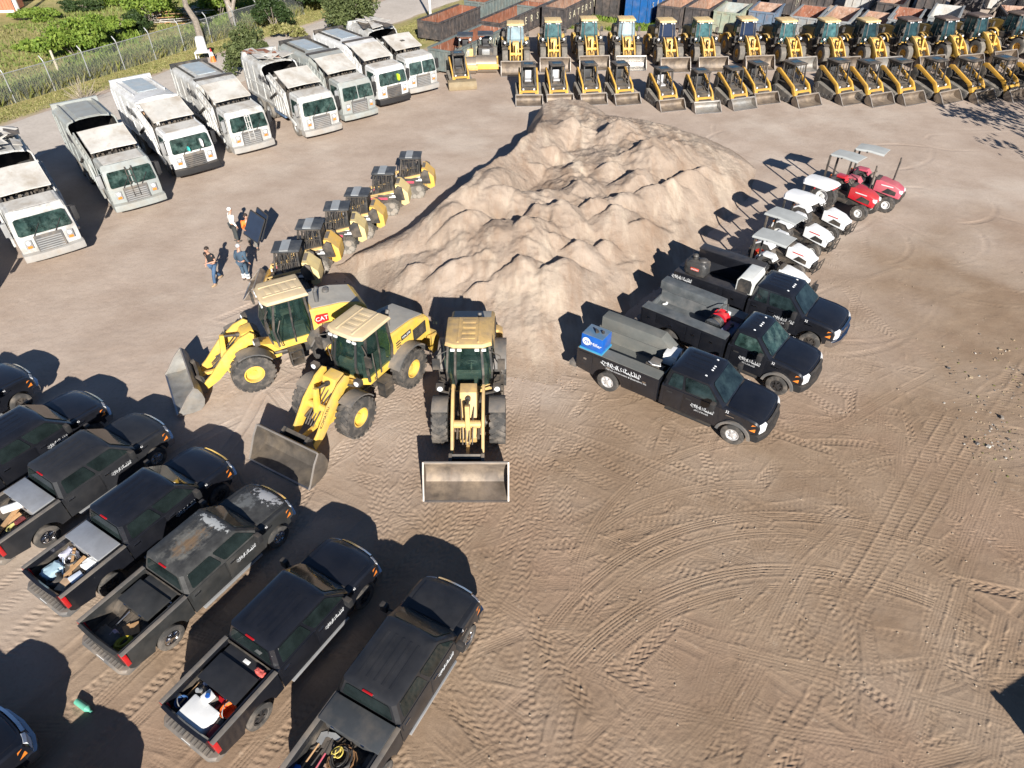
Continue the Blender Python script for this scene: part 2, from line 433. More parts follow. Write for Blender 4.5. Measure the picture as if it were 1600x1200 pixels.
# a worked-over background of crossing prints
for i in range(720):
    x, y = rng.uniform(-11, 18), rng.uniform(4.5, 30) if i % 3 else rng.uniform(4.5, 17)
    if x < -1 and y < 13 and rng.random() < .55: x += 9
    k = ('ribs', 'ribs', 'ribs', 'chev', 'bars', 'flat')[rng.integers(0, 6)]
    hd = rng.choice([62, 20, -25, 100, 135]) + rng.normal(0, 14)
    L = rng.uniform(1.5, 6)
    d = np.array([math.cos(R(hd)), math.sin(R(hd))]) * L / 2
    if rng.random() < .6: line_track((x - d[0], y - d[1]), (x + d[0], y + d[1]), w=.12 + .1 * rng.random(), kind=k, amp=.0055 + .0075 * rng.random(), seed=i)
    else:
        r = rng.uniform(4, 14); a = rng.uniform(0, 360); sp = math.degrees(L / r) / 2
        arc_track((x - r * math.cos(R(a)), y - r * math.sin(R(a))), r, a - sp, a + sp, w=.12 + .1 * rng.random(), kind=k, amp=.0055 + .0075 * rng.random(), seed=i)
# pick-up wheel ruts behind the parked row, running along the trucks' axis
for i, (px, py) in enumerate([(20, 940), (60, 985), (110, 1050), (165, 1090), (235, 1080), (300, 1190), (380, 1190), (440, 1150), (20, 900), (200, 1140), (5, 1000), (130, 1000)]):
    p = P(px, py); d = Vector((math.cos(R(58)), math.sin(R(58)), 0)) * 2.6
    line_track(p - d, p + d, w=.16, kind=('ribs', 'bars', 'flat')[i % 3], amp=.013, seed=i + 400)
# loader prints in front of the three big wheel loaders
for i in range(46):
    p = P(rng.uniform(560, 900), rng.uniform(600, 860)); hd = R(rng.choice([-90, -62, -120]) + rng.normal(0, 9)); L = rng.uniform(1, 2.6)
    d = Vector((math.cos(hd), math.sin(hd), 0)) * L
    line_track(p - d, p + d, w=.23, kind='chev', amp=.0095, seed=i + 500)
for a, b in (((1030, 1090), (960, 1010)), ((1060, 960), (960, 1060)), ((1180, 1110), (1130, 1200)), ((1440, 990), (1550, 1090)), ((1420, 1080), (1520, 1150)), ((820, 960), (930, 1120)), ((905, 1010), (1040, 1090)), ((1220, 720), (1180, 770)), ((930, 980), (905, 900))):
    line_track(P(*a), P(*b), w=.2, kind='chev', amp=.012, seed=a[0])
# later traffic breaking the long prints up again
for i in range(260):
    x, y = rng.uniform(-1, 18), rng.uniform(4.5, 22); hd = rng.choice([62, 20, -25, 100, 135]) + rng.normal(0, 20); L = rng.uniform(.8, 3.5)
    d = np.array([math.cos(R(hd)), math.sin(R(hd))]) * L / 2
    line_track((x - d[0], y - d[1]), (x + d[0], y + d[1]), w=.10 + .06 * rng.random(), kind=('ribs', 'ribs', 'ribs', 'bars')[rng.integers(0, 4)], amp=.004 + .005 * rng.random(), seed=i + 40)
# the long wheel arcs sweeping across the near ground, and the straight ruts towards the right
A1 = (P(880, 950), P(1080, 826), P(1420, 836)); A2 = (P(912, 1012), P(1090, 910), P(1480, 950))
arc_through(*A1, ext=6, w=.15, amp=.017, seed=601); arc_through(*A2, ext=6, w=.17, amp=.020, seed=602)
arc_through(P(905, 975), P(1090, 850), P(1380, 862), ext=4, w=.13, amp=.014, seed=603)
arc_through(P(935, 1040), P(1100, 935), P(1340, 935), ext=4, w=.13, amp=.015, seed=604)
arc_through(P(900, 950), P(1100, 700), P(1200, 690), w=.14, amp=.012, seed=605)
arc_through(P(940, 830), P(1060, 770), P(1180, 755), ext=3, w=.14, amp=.012, seed=606)
for i, (a, b) in enumerate([((1600, 560), (1180, 1200)), ((1570, 700), (1390, 1200)), ((1600, 860), (1530, 1200)), ((1480, 640), (1270, 1010)), ((900, 1200), (1330, 800)), ((1270, 870), (1090, 1200)),
                            ((760, 640), (1130, 760)), ((820, 700), (1300, 850)), ((800, 780), (600, 1000)), ((860, 820), (700, 1050)), ((1000, 1100), (1500, 1190)), ((1080, 1000), (1600, 1130)), ((880, 1000), (820, 1200)), ((900, 1090), (860, 1200)),
                            ((1290, 460), (1500, 380)), ((1330, 520), (1560, 440)), ((1340, 600), (1590, 480)), ((1250, 700), (1500, 560))]):
    line_track(P(*a), P(*b), w=.15, kind='ribs' if i % 3 else 'bars', amp=.008, seed=i + 700, pair=.36 if i < 6 else 0)
# faint circular scrapes in the far right of the yard
for i in range(26):
    p = P(rng.uniform(1180, 1600), rng.uniform(190, 480)); r = rng.uniform(1.2, 6); a = rng.uniform(0, 360)
    arc_track(p[:2], r, a, a + rng.uniform(40, 130), w=.16, kind='flat', amp=.009, seed=i + 800)

def mesh_grid(name, X, Y, Z, material, attrs=None):
    nx, ny = X.shape
    me = bpy.data.meshes.new(name)
    me.vertices.add(nx * ny)
    me.vertices.foreach_set('co', np.stack([X, Y, Z], -1).reshape(-1).astype(np.float32))
    idx = np.arange(nx * ny, dtype=np.int32).reshape(nx, ny)
    q = np.stack([idx[:-1, :-1], idx[1:, :-1], idx[1:, 1:], idx[:-1, 1:]], -1).reshape(-1)
    n = len(q) // 4
    me.loops.add(len(q)); me.loops.foreach_set('vertex_index', q)
    me.polygons.add(n); me.polygons.foreach_set('loop_start', np.arange(0, len(q), 4, dtype=np.int32))
    try: me.polygons.foreach_set('loop_total', np.full(n, 4, dtype=np.int32))
    except Exception: pass
    me.update(calc_edges=True); me.validate()
    for k, a in (attrs or {}).items():
        at = me.attributes.new(k, 'FLOAT', 'POINT'); at.data.foreach_set('value', a.reshape(-1).astype(np.float32))
    me.materials.append(material); me.shade_smooth()
    o = bpy.data.objects.new(name, me); col.objects.link(o)
    return o

def nodemat(name):
    m = bpy.data.materials.new(name); m.use_nodes = True; nt = m.node_tree
    return m, nt, nt.nodes, nt.links, nt.nodes['Principled BSDF']
def n_noise(nt, vec, s, d=6, r=.6):
    n = nt.nodes.new('ShaderNodeTexNoise'); n.inputs['Scale'].default_value = s; n.inputs['Detail'].default_value = d; n.inputs['Roughness'].default_value = r
    nt.links.new(vec, n.inputs['Vector']); return n.outputs['Fac']
def n_ramp(nt, f, lo, hi, a=0., b=1.):
    r = nt.nodes.new('ShaderNodeMapRange'); r.inputs[1].default_value = lo; r.inputs[2].default_value = hi; r.inputs[3].default_value = a; r.inputs[4].default_value = b
    nt.links.new(f, r.inputs[0]); return r.outputs[0]
def n_mix(nt, f, a, b):
    x = nt.nodes.new('ShaderNodeMix'); x.data_type = 'RGBA'
    for i, v in ((0, f), (6, a), (7, b)):
        if isinstance(v, (int, float)): x.inputs[i].default_value = v
        elif isinstance(v, tuple): x.inputs[i].default_value = (*v, 1)
        else: nt.links.new(v, x.inputs[i])
    return x.outputs[2]
def n_mul(nt, a, b):
    m = nt.nodes.new('ShaderNodeMath'); m.operation = 'MULTIPLY'; nt.links.new(a, m.inputs[0])
    if isinstance(b, float): m.inputs[1].default_value = b
    else: nt.links.new(b, m.inputs[1])
    return m.outputs[0]

# soil: sandy dirt; paler dry sand in the far yard, browner near the drone for damp worked earth with the tracks' fine shadow in its colour, grass verge by the fence
FENCE_A = Vector((-40.5, 40.0, 0)); FENCE_D = (Vector((-23.1, 70.9, 0)) - Vector((-34.5, 49.3, 0))).normalized()
FENCE_N = Vector((FENCE_D.y, -FENCE_D.x, 0))             # points from the fence towards the yard
side = (GX - FENCE_A.x) * FENCE_N.x + (GY - FENCE_A.y) * FENCE_N.y
wob = fbm(GX * .35, GY * .35, 21, 4)
grass = np.clip((2.9 - side + wob * 1.6) / .5, 0, 1)
far = np.clip(((side - 12.8) / .8), 0, 1)
pole_grass = np.clip((4.2 - np.abs(side - 14.2) + wob * 2) / .6, 0, 1) * np.clip((GY - 62.5 + wob * 3) / 2, 0, 1) * (GX < 3)
spots = np.clip((3.6 - np.hypot((GX - 9.5) / 1.5, GY - 73.5) + wob * 5) / 1.2, 0, 1)
grass = np.maximum(np.maximum(grass, pole_grass), spots)
brown = np.clip((GX * .06 + (21 - GY) * .12 + .1) + fbm(GX * .25, GY * .25, 31, 3) * 1.6, 0, 1)
HG *= (1 - .8 * grass)
HG += grass * .05 * (fbm(GX * 2, GY * 2, 41, 3) + .3) + .12 * grass * np.clip(-side * .3, 0, 1) * (fbm(GX * .4, GY * .4, 43, 3) + .2)

m, nt, N, L, b = nodemat('sandy_dirt')
tc = N.new('ShaderNodeTexCoord'); V = tc.outputs['Object']
def attr(k):
    a = N.new('ShaderNodeAttribute'); a.attribute_name = k; return a.outputs['Fac']
sand = n_mix(nt, n_ramp(nt, n_noise(nt, V, .35, 8, .65), .32, .68), (.385, .298, .236), (.505, .41, .335))
sand = n_mix(nt, n_ramp(nt, n_noise(nt, V, .16, 5), .5, .66, 0, .55), sand, (.59, .51, .43))
brn = n_mix(nt, n_ramp(nt, n_noise(nt, V, .5, 8, .65), .3, .7), (.246, .170, .112), (.345, .252, .175))
brn = n_mix(nt, n_ramp(nt, n_noise(nt, V, .21, 6, .6), .50, .64, 0, .38), brn, (.40, .315, .24))
brn = n_mix(nt, n_ramp(nt, n_noise(nt, V, .13, 4, .6), .48, .62, 0, .3), brn, (.335, .215, .155))
dirt = n_mix(nt, attr('brown'), sand, brn)
dirt = n_mix(nt, n_ramp(nt, n_noise(nt, V, 9., 6, .7), .5, .75, 0, .35), dirt, (.22, .15, .10))
dirt = n_mix(nt, n_ramp(nt, n_noise(nt, V, 2.2, 6, .7), .62, .74, 0, .4), dirt, (.58, .47, .36))
g1 = n_mix(nt, n_ramp(nt, n_noise(nt, V, .45, 7, .7), .28, .52), (.17, .20, .05), (.40, .33, .15))
g1 = n_mix(nt, n_ramp(nt, n_noise(nt, V, 3.5, 6, .7), .4, .7, 0, .5), g1, (.10, .14, .03))
L.new(n_mix(nt, attr('grass'), dirt, g1), b.inputs['Base Color'])
b.inputs['Roughness'].default_value = .95; b.inputs['Specular IOR Level'].default_value = .15
bp = N.new('ShaderNodeBump'); bp.inputs['Strength'].default_value = .55; bp.inputs['Distance'].default_value = .02
L.new(n_noise(nt, V, 22., 8, .72), bp.inputs['Height']); L.new(bp.outputs[0], b.inputs['Normal'])
M_DIRT = m
g = mesh_grid('ground', GX, GY, HG, M_DIRT, {'grass': grass, 'brown': brown})
tag(g, kind='structure')

# graded track running along the fence
m, nt, N, L, b = nodemat('pale_gravel')
tc = N.new('ShaderNodeTexCoord'); V = tc.outputs['Object']
c1 = n_mix(nt, n_ramp(nt, n_noise(nt, V, .3, 8, .65), .3, .7), (.46, .41, .36), (.60, .54, .48))
c1 = n_mix(nt, n_ramp(nt, n_noise(nt, V, 5., 8, .7), .45, .7, 0, .4), c1, (.33, .28, .23))
L.new(c1, b.inputs['Base Color']); b.inputs['Roughness'].default_value = .95; b.inputs['Specular IOR Level'].default_value = .1
bp = N.new('ShaderNodeBump'); bp.inputs['Strength'].default_value = .5; bp.inputs['Distance'].default_value = .03
L.new(n_noise(nt, V, 14., 8, .7), bp.inputs['Height']); L.new(bp.outputs[0], b.inputs['Normal'])
ns = 160; tt = np.linspace(-12, 75, ns); ww = np.linspace(0, 1, 14)
TT, WW = np.meshgrid(tt, ww, indexing='ij')
e0 = 3.0 + 1.0 * fbm(TT * .22, TT * 0, 51, 4); e1 = 10.9 + .9 * fbm(TT * .2, TT * 0 + 7, 52, 4)
off = e0 * (1 - WW) + e1 * WW
RX = FENCE_A.x + FENCE_D.x * TT + FENCE_N.x * off; RY = FENCE_A.y + FENCE_D.y * TT + FENCE_N.y * off
rd = mesh_grid('road', RX, RY, .055 - .10 * np.abs(WW * 2 - 1) ** 6 + .02 * fbm(RX * .5, RY * .5, 5, 2), m)
tag(rd, kind='structure')

# ------------------------------------------------------------------ the sand pile: dumped heaps merged into one plateau
BASE = [(-8.3, 27.4), (-5.9, 23.6), (-2.6, 20.9), (-.4, 19.5), (1.5, 18.75), (2.8, 20.2), (4.6, 22.9), (7.1, 26.5), (10.2, 30.8), (13.1, 35.0), (14.2, 38.2), (13.2, 41.8), (10.5, 44.6), (6.5, 46.3), (3.0, 46.6), (1.0, 45.0), (.55, 41.0), (-.75, 37.3), (-2.15, 33.95), (-3.6, 31.05), (-5.75, 28.8)]
px_ = ticks(-9.5, 15.5, lambda x: .06); py_ = ticks(17.8, 47.5, lambda y: .07)
PX, PY = np.meshgrid(px_, py_, indexing='ij')
def inside_dist(X, Y, poly):
    d = np.full(X.shape, 1e9); ins = np.zeros(X.shape, bool); n = len(poly)
    for i in range(n):
        ax, ay = poly[i]; bx, by = poly[(i + 1) % n]; ex, ey = bx - ax, by - ay
        t = np.clip(((X - ax) * ex + (Y - ay) * ey) / (ex * ex + ey * ey), 0, 1)
        d = np.minimum(d, np.hypot(X - ax - t * ex, Y - ay - t * ey))
        c = ((ay > Y) != (by > Y)) & (X < (bx - ax) * (Y - ay) / (by - ay + 1e-12) + ax); ins ^= c
    return np.where(ins, d, -d)
WX = PX + .7 * fbm(PX * .35, PY * .35, 61, 3); WY = PY + .7 * fbm(PX * .35, PY * .35, 67, 3)
D = inside_dist(WX, WY, BASE)
front = np.clip((30 - PY) / 9, 0, 1)
slope = .62 - .20 * front
leftside = np.clip((-.9 + (PY - 30) * .42 - PX) / 2.0 + .5, 0, 1) * np.clip((PY - 26.5) / 3, 0, 1)
slope = slope * (1 - leftside) + 1.15 * leftside
HL = np.minimum(np.clip(D, 0, None) * 1.5, 2.9 - 1.2 * np.clip((PY - 37.5) / 4, 0, 1))
HB = 2.25 * (1 - np.exp(-np.clip(D, 0, None) * slope / 2.25)) * 1.04
HB = HB * (1 - leftside) + np.maximum(HB, HL) * leftside
def peak(x, y, h, w=1.6, stretch=1., ang=0):
    c, s = math.cos(R(ang)), math.sin(R(ang))
    X = (PX - x) * c + (PY - y) * s; Y = (-(PX - x) * s + (PY - y) * c) / stretch
    away = ((PX - x) * -.36 + (PY - y) * .93)            # the shovelled heaps fall steeply on their far side
    r = np.hypot(X, Y) * np.where(away > 0, 1 + 2.4 * np.clip(away / (np.hypot(PX - x, PY - y) + .05), 0, 1), 1.0)
    r = np.sqrt(r * r + .012) - .11
    return np.clip(h * (1 - r / w), -5, None)
HM = np.zeros(PX.shape)
prng = random.Random(5)
heaps = []
for (qx, qy, hh) in [(895, 190, .7), (960, 196, 1.0), (1050, 218, 1.1), (1020, 222, .9), (1110, 236, 1.4), (1098, 250, 1.0), (870, 225, .8), (845, 245, .8), (905, 245, .7), (950, 250, .9), (1000, 262, .9), (1050, 268, 1.0), (985, 290, 1.0), (1035, 280, .9),
                     (745, 285, 1.0), (790, 270, .8), (800, 300, .8), (850, 290, .8), (900, 280, .8), (930, 305, 1.0), (880, 320, .7), (840, 318, .7), (965, 315, 1.2), (1010, 320, 1.0), (1080, 300, .9), (1120, 290, .8), (690, 330, .7), (730, 340, .8), (770, 345, .8), (820, 345, .9), (860, 355, .7),
                     (905, 360, 1.0), (945, 350, 1.0), (1000, 355, .9), (1060, 345, .7), (640, 375, .6), (700, 385, .7), (760, 375, .7), (815, 388, .8), (885, 390, 1.0), (740, 410, .5)]:
    p = P(qx, qy + 6, 2.2); heaps.append((p.x, p.y, hh * prng.choice((.5, .7, .85, 1.0, 1.2))))
for (x, y, hh) in heaps:
    HM = np.maximum(HM, peak(x + prng.uniform(-.2, .2), y + prng.uniform(-.2, .2), hh * .9, hh * prng.uniform(1.6, 2.1), prng.uniform(.9, 1.5), prng.uniform(-50, 50)))
gate = np.clip((D - .9) / 1.6, 0, 1) * (1 - leftside) + np.clip((D - 2.2) / .8, 0, 1) * leftside
HP = HB + HM * gate
ridge = np.abs(fbm(PX * .55, PY * .55, 71, 4)) * 2
HP += gate * (.10 - .22 * ridge) * np.clip(HP / 2, 0, 1)
rid = 1 - 2 * np.abs(2 * fbm(PX * .62 + PY * .25, PY * .40 - PX * .2, 101, 5, .55)); HP += np.clip((D - 2.2) / 2.2, 0, 1) * .20 * (np.clip(rid, 0, 1) ** 1.5 - .45)
rill = fbm(PX * 1.5 + PY * .4, PY * .35, 81, 4)
HP += np.clip(D / 1.5, 0, 1) * (.11 * rill + .06 * fbm(PX * 1.9, PY * 1.9, 83, 4) + .04 * fbm(PX * 6, PY * 6, 87, 3))
HP += np.clip(D / 1., 0, 1) * (.03 * np.abs(fbm(PX * 3.3, PY * 3.3, 91, 4)) * 2 + .035 * fbm(PX * 9, PY * 9, 93, 2))
clod = fbm(PX * 11, PY * 11, 95, 2); HP += np.clip(D / 1., 0, 1) * .10 * np.clip(clod - .26, 0, 1) * 3
HP = np.where(D > 0, HP * np.clip(D / (.45 + 1.5 * front * (1 - leftside)), .0, 1) ** .55, D * .3)
HP = np.maximum(HP, -.25)
m, nt, N, L, b = nodemat('heaped_sand')
tc = N.new('ShaderNodeTexCoord'); V = tc.outputs['Object']
c1 = n_mix(nt, n_ramp(nt, n_noise(nt, V, .28, 8, .66), .33, .66), (.30, .228, .172), (.43, .347, .278))
mp = N.new('ShaderNodeMapping'); mp.inputs['Rotation'].default_value = (0, 0, R(20)); mp.inputs['Scale'].default_value = (1.7, .5, .6); L.new(V, mp.inputs['Vector'])
c1 = n_mix(nt, n_ramp(nt, n_noise(nt, mp.outputs[0], .9, 8, .66), .47, .68, 0, .6), c1, (.275, .185, .125))
c1 = n_mix(nt, n_ramp(nt, n_noise(nt, mp.outputs[0], .55, 7, .6), .52, .68, 0, .8), c1, (.53, .44, .345))
L.new(c1, b.inputs['Base Color']); b.inputs['Roughness'].default_value = .95; b.inputs['Specular IOR Level'].default_value = .1
bp = N.new('ShaderNodeBump'); bp.inputs['Strength'].default_value = .9; bp.inputs['Distance'].default_value = .06
L.new(n_noise(nt, V, 9., 10, .78), bp.inputs['Height']); L.new(bp.outputs[0], b.inputs['Normal'])
pile = mesh_grid('sand_pile', PX, PY, HP, m)
tag(pile, 'wide pile of pale sandy earth dumped in many merging heaps, middle of the yard', 'sand pile')
# ------------------------------------------------------------------ pick-up trucks and service trucks; x runs forward, the front axle is x = 0
def nose(x, y, z, hw=1.0):
    k = max(0., (x - .30) / .66); a = abs(y) / hw
    x = x - .20 * k * a ** 3
    if a > .97 and z > 1.15: z -= .045
    if z > .9: y *= 1 - .035 * (z - .9) / .4
    if k > 0: y *= 1 - .05 * min(1, k)
    return (x, y, z)
YS = [-1, -.94, -.8, -.5, 0, .5, .8, .94, 1]

def truck_front(root, xr, paint, doors, rim=None, tyre=None, flare=False, chrome=False, lights=0, glass=None):
    """everything ahead of the bed: body, cab, glass, doors, lamps, bumper, mirrors, front wheels; xr is the back of the cab"""
    glass = glass or M_GLASS
    prof = [(xr, .52), (-.54, .50)] + arc(0, .40, .53, 169, 11, 12) + [(.56, .55), (.86, .62), (.93, .8), (.94, 1.02), (.86, 1.17), (.66, 1.245), (.2, 1.30), (-.5, 1.335), (xr, 1.335)]
    MB().slices(prof, YS, nose).obj('body', paint, root)
    # hood panel standing a touch proud, with its two creases
    hp = [(-.42, 1.30), (.60, 1.235), (.80, 1.175), (.79, 1.19), (.61, 1.268), (.2, 1.318), (-.42, 1.35)]
    h = MB().slices(hp, [-.8, -.72, -.5, 0, .5, .72, .8], lambda x, y, z: nose(x, y, z + (.018 if abs(y) < .6 else 0)))
    h.obj('hood', paint, root, bevel=.008)
    # greenhouse
    zb, zm, zt = 1.325, 1.90, 1.975
    def ring(x0, x1, hw, z, c=.09, crown=0):
        return [(x0 + c, -hw, z), (x1 - c * .6, -hw, z), (x1, -hw + c * 1.3, z + crown), (x1 + .05 * (c > .05), 0, z + crown), (x1, hw - c * 1.3, z + crown), (x1 - c * .6, hw, z), (x0 + c, hw, z), (x0, hw - c, z + crown), (x0, 0, z + crown), (x0, -hw + c, z + crown)]
    g = MB()
    rb = ring(xr, -.46, .955, zb); rm = ring(xr + .13, -1.10, .79, zm); rt = ring(xr + .20, -1.22, .70, zt - .03); r2 = ring(xr + .34, -1.4, .52, zt)
    g.loft([rb, rm, rt, r2])
    for y in (-.46, -.23, 0, .23, .46):
        g.box(xr + .42, -1.5, y - .035, y + .035, zt - .012, zt + .008)
    g.obj('cab', paint, root, ang=24)
    ws = pane((rb[2], rb[4], rm[4], rm[2]), .02, .98, .08, .95, .028).obj('windshield', glass, root)
    wp = MB()
    for y in (-.42, .22): wp.bar((-.50, y, zb + .03), (-.66, y + .5, zb + .15), .02, .02)
    wp.box(-.50, -.40, -.78, .78, zb - .012, zb + .02)
    wp.obj('wiper', M_TRIM, ws)
    pane((rb[7], rb[9], rm[9], rm[7]), .05, .95, .16, .92, .012).obj('rear_window', glass, root)
    for sd in (-1, 1):
        lo = [rb[0], rb[1]] if sd < 0 else [rb[5], rb[6]]
        hi = [rm[0], rm[1]] if sd < 0 else [rm[5], rm[6]]
        q = (lo[0], lo[1], hi[1], hi[0])
        xa, xb = sorted((lo[0][0], lo[1][0]))
        for (d0, d1, kind) in doors:
            dm = MB(); y = sd * 1.003
            bot = .56
            pts = [(d0 + .02, bot), (d1 - .02, bot), (d1 - .02, 1.31), (d0 + .02, 1.31)]
            if kind == 'arch': pts = [(d0 + .34, bot), (d1 - .02, bot), (d1 - .02, 1.31), (d0 + .02, 1.31), (d0 + .02, .95)]
            def bulge(x, yy, z): return (x, sd * (1.0 + .012 * (abs(yy) > 1) - .034 * max(0, (z - .9) / .4)), z)
            dm.slices(pts, [sd * .97, sd * 1.01], bulge)
            d = dm.obj('door', paint, root, bevel=.008)
            MB().box(d0 + .10, d0 + .30, sd * .995 - .02, sd * .995 + .02, 1.13, 1.165).obj('handle', M_CHROME if chrome else M_TRIM, d)
            if kind == 'nowin': continue
            f = lambda x: (x - xa) / (xb - xa)
            u0, u1 = f(d0 + .05), f(min(d1 - .05, xb + .0))
            if sd < 0: pw = pane(q, max(.05, u0), min(.985, u1), .10, .90, .012)
            else: pw = pane(q, 1 - min(.985, u1), 1 - max(.05, u0), .10, .90, .012)
            pw.obj('window', glass, d)
        # mirror
        mm = MB(); mm.box(-.86, -.70, sd * 1.12 - .0, sd * 1.34, 1.30, 1.60); mm.bar((-.74, sd * .95, 1.38), (-.78, sd * 1.16, 1.42), .05, .06)
        mm.obj('side_mirror', M_TRIM, root, bevel=.025)
        # headlight and indicator follow the nose
        def nf(o): return lambda x, y, z: tuple(a + b for a, b in zip(nose(x, y, z), (o, sd * o * .6, 0)))
        hl = MB().slices([(.70, .82), (.935, .82), (.935, 1.10), (.86, 1.16), (.70, 1.16)], [sd * .64, sd * .8, sd * .93], nf(.012)).obj('headlight', M_LENS, root)
        MB().slices([(.45, .88), (.78, .86), (.78, 1.12), (.6, 1.12)], [sd * .935, sd * .985], nf(.012)).obj('indicator', M_AMBER, hl)
        if flare:
            fl = MB(); a = arc(0, .40, .50, 172, 8, 14); b2 = arc(0, .40, .60, 172, 8, 14)
            fl.slices(a + b2[::-1], [sd * .97, sd * 1.045]); fl.obj('wheel_arch', M_GREYP, root)
        MB().box(xr + .25, -.75, sd * .93 - .10, sd * .93 + .16 * 1, .38, .46).obj('running_board', M_TRIM if not chrome else M_ALU, root, bevel=.015)
    gr = MB().slices([(.93, .80), (.955, .80), (.955, 1.12), (.88, 1.16)], [-.60, -.3, 0, .3, .60], lambda x, y, z: nose(x + .012, y, z))
    for z in (.88, .98, 1.06): gr.slices([(.95, z), (.985, z), (.985, z + .035), (.95, z + .035)], [-.58, 0, .58], nose)
    gr.obj('grille', M_TRIM if not chrome else M_CHROME, root)
    MB().slices([(.80, .48), (1.02, .50), (1.06, .60), (1.05, .74), (.92, .78), (.80, .76)], [-1, -.9, -.6, 0, .6, .9, 1], lambda x, y, z: (x - .24 * abs(y) ** 3, y * .99, z)).obj('front_bumper', M_CHROME if chrome else M_TRIM, root)
    for k in range(lights):
        y = (-.5, -.12, 0, .12, .5)[k]
        MB().ball((-1.34 - (.06 if k in (0, 4) else 0), y, zt - .012), (.05, .03, .035), 8, 4).obj('marker_light', M_LENS, root)
    for sd in (-1, 1): wheel(root, (0, sd * .86, .405), .405, .27, .225, sd, rim, tyre)
    return zt

def pickup_truck(label, paint, xr=-3.20, wb=4.06, rim=None, tyre=None, chrome=True, group='black pick-up trucks parked in a row', tail=None):
    root = thing('pickup_truck', label, 'pickup truck', group=group)
    dl = [(-1.86, -.58, 'f'), (xr + .06, -1.88, 'arch' if xr < -3 else 'f')] if xr < -2.9 else [(-1.86, -.58, 'f')]
    truck_front(root, xr, paint, dl, rim, tyre, chrome=chrome)
    x0, x1 = xr - .03, -wb - 1.22
    for sd in (-1, 1):
        prof = [(x0, .52), (-wb + .54, .50)] + arc(-wb, .40, .53, 11, 169, 12) + [(x1 + .1, .60), (x1, .72), (x1, 1.34), (x0, 1.36)]
        MB().slices(prof, [sd * .84, sd * .97, sd * 1.0], lambda x, y, z: (x, y * (1 - .03 * max(0, (z - .9) / .4)), z - (.03 if abs(y) > .99 and z > 1.2 else 0))).obj('bed_side', paint, root)
        t = MB().box(x1 - .02, x1 + .10, sd * .76, sd * 1.01, .84, 1.30).obj('taillight', tail or M_RED, root, bevel=.02)
        wheel(root, (-wb, sd * .86, .405), .405, .27, .225, sd, rim, tyre)
        MB().box(x1 - .02, x0, sd * .93 - .10, sd * .93 + .03, 1.355, 1.385).obj('bed_rail', M_GREYP, root, bevel=.01)
    tg = MB().slices([(x1 - .03, .72), (x1 + .05, .72), (x1 + .07, 1.30), (x1 + .02, 1.365), (x1 - .07, 1.35)], [-.82, -.5, 0, .5, .82], lambda x, y, z: (x - .05 * (1 - y * y), y, z)).obj('tailgate', paint, root)
    MB().box(x1 - .085, x1 - .065, -.12, .12, 1.13, 1.2).obj('handle', M_TRIM, tg)
    ln = MB().box(x1 + .05, x0 - .02, -.84, .84, .80, .84)
    for sd in (-1, 1):
        ln.box(x1 + .06, x0 - .02, sd * .835 - .015, sd * .835 + .0, .84, 1.34)
        ln.slices([(-wb - .42, .84)] + arc(-wb, .84, .42, 165, 15, 6) + [(-wb + .42, .84)], [sd * .60, sd * .82], lambda x, y, z: (x, y, .84 + (z - .84) * .62))
    for k in range(9): ln.box(x1 + .08, x0 - .05, -.56 + k * .14, -.51 + k * .14, .84, .853)
    ln.box(x0 - .05, x0 - .02, -.84, .84, .84, 1.33)
    ln.obj('bed_liner', M_DARKM, root)
    b = MB().slices([(x1 - .22, .50), (x1 + .12, .50), (x1 + .12, .70), (x1 - .20, .72), (x1 - .26, .66)], [-.97, -.8, 0, .8, .97], lambda x, y, z: (x + .12 * (abs(y) > .9), y, z))
    for k in range(11): b.box(x1 - .20, x1 + .02, -.78 + k * .15, -.72 + k * .15, .715, .735)
    bb_ = b.obj('rear_bumper', M_GREYP, root, bevel=.012)
    MB().box(x1 - .235, x1 - .222, -.16, .16, .56, .70).obj('licence_plate', M_WHITE, bb_)
    MB().box(x1 + .1, .7, -.5, .5, .36, .56).box(-wb - .08, -wb + .08, -.8, .8, .33, .48).box(-.08, .08, -.8, .8, .33, .48).obj('chassis', M_DARKM, root)
    MB().box(xr + .11, xr + .16, -.15, .15, 1.91, 1.94).obj('brake_light', M_RED, root, bevel=.01)
    return root

def toolbox(label, x0, x1, hw, z0, z1, paint, truck, at, deg, sc, group='tool boxes fitted across the pick-up beds', lid=True, name='tool_box'):
    """crossover box; built in the truck's axes, then set down in its bed as a thing of its own"""
    t = thing(name, label, 'tool box', at, deg, group, sc)
    MB().box(x0, x1, -hw * .8, hw * .8, z0, z1 - .06).obj('box', paint, t, bevel=.02)
    l = MB().box(x0 - .02, x1 + .02, -hw, hw, z1 - .055, z1).obj('lid', paint, t, bevel=.018)
    for y in (-.5, .5): MB().box(x0 - .045, x0 - .02, hw * y - .05, hw * y + .05, z1 - .08, z1 - .02).obj('latch', M_CHROME, l)
    return t

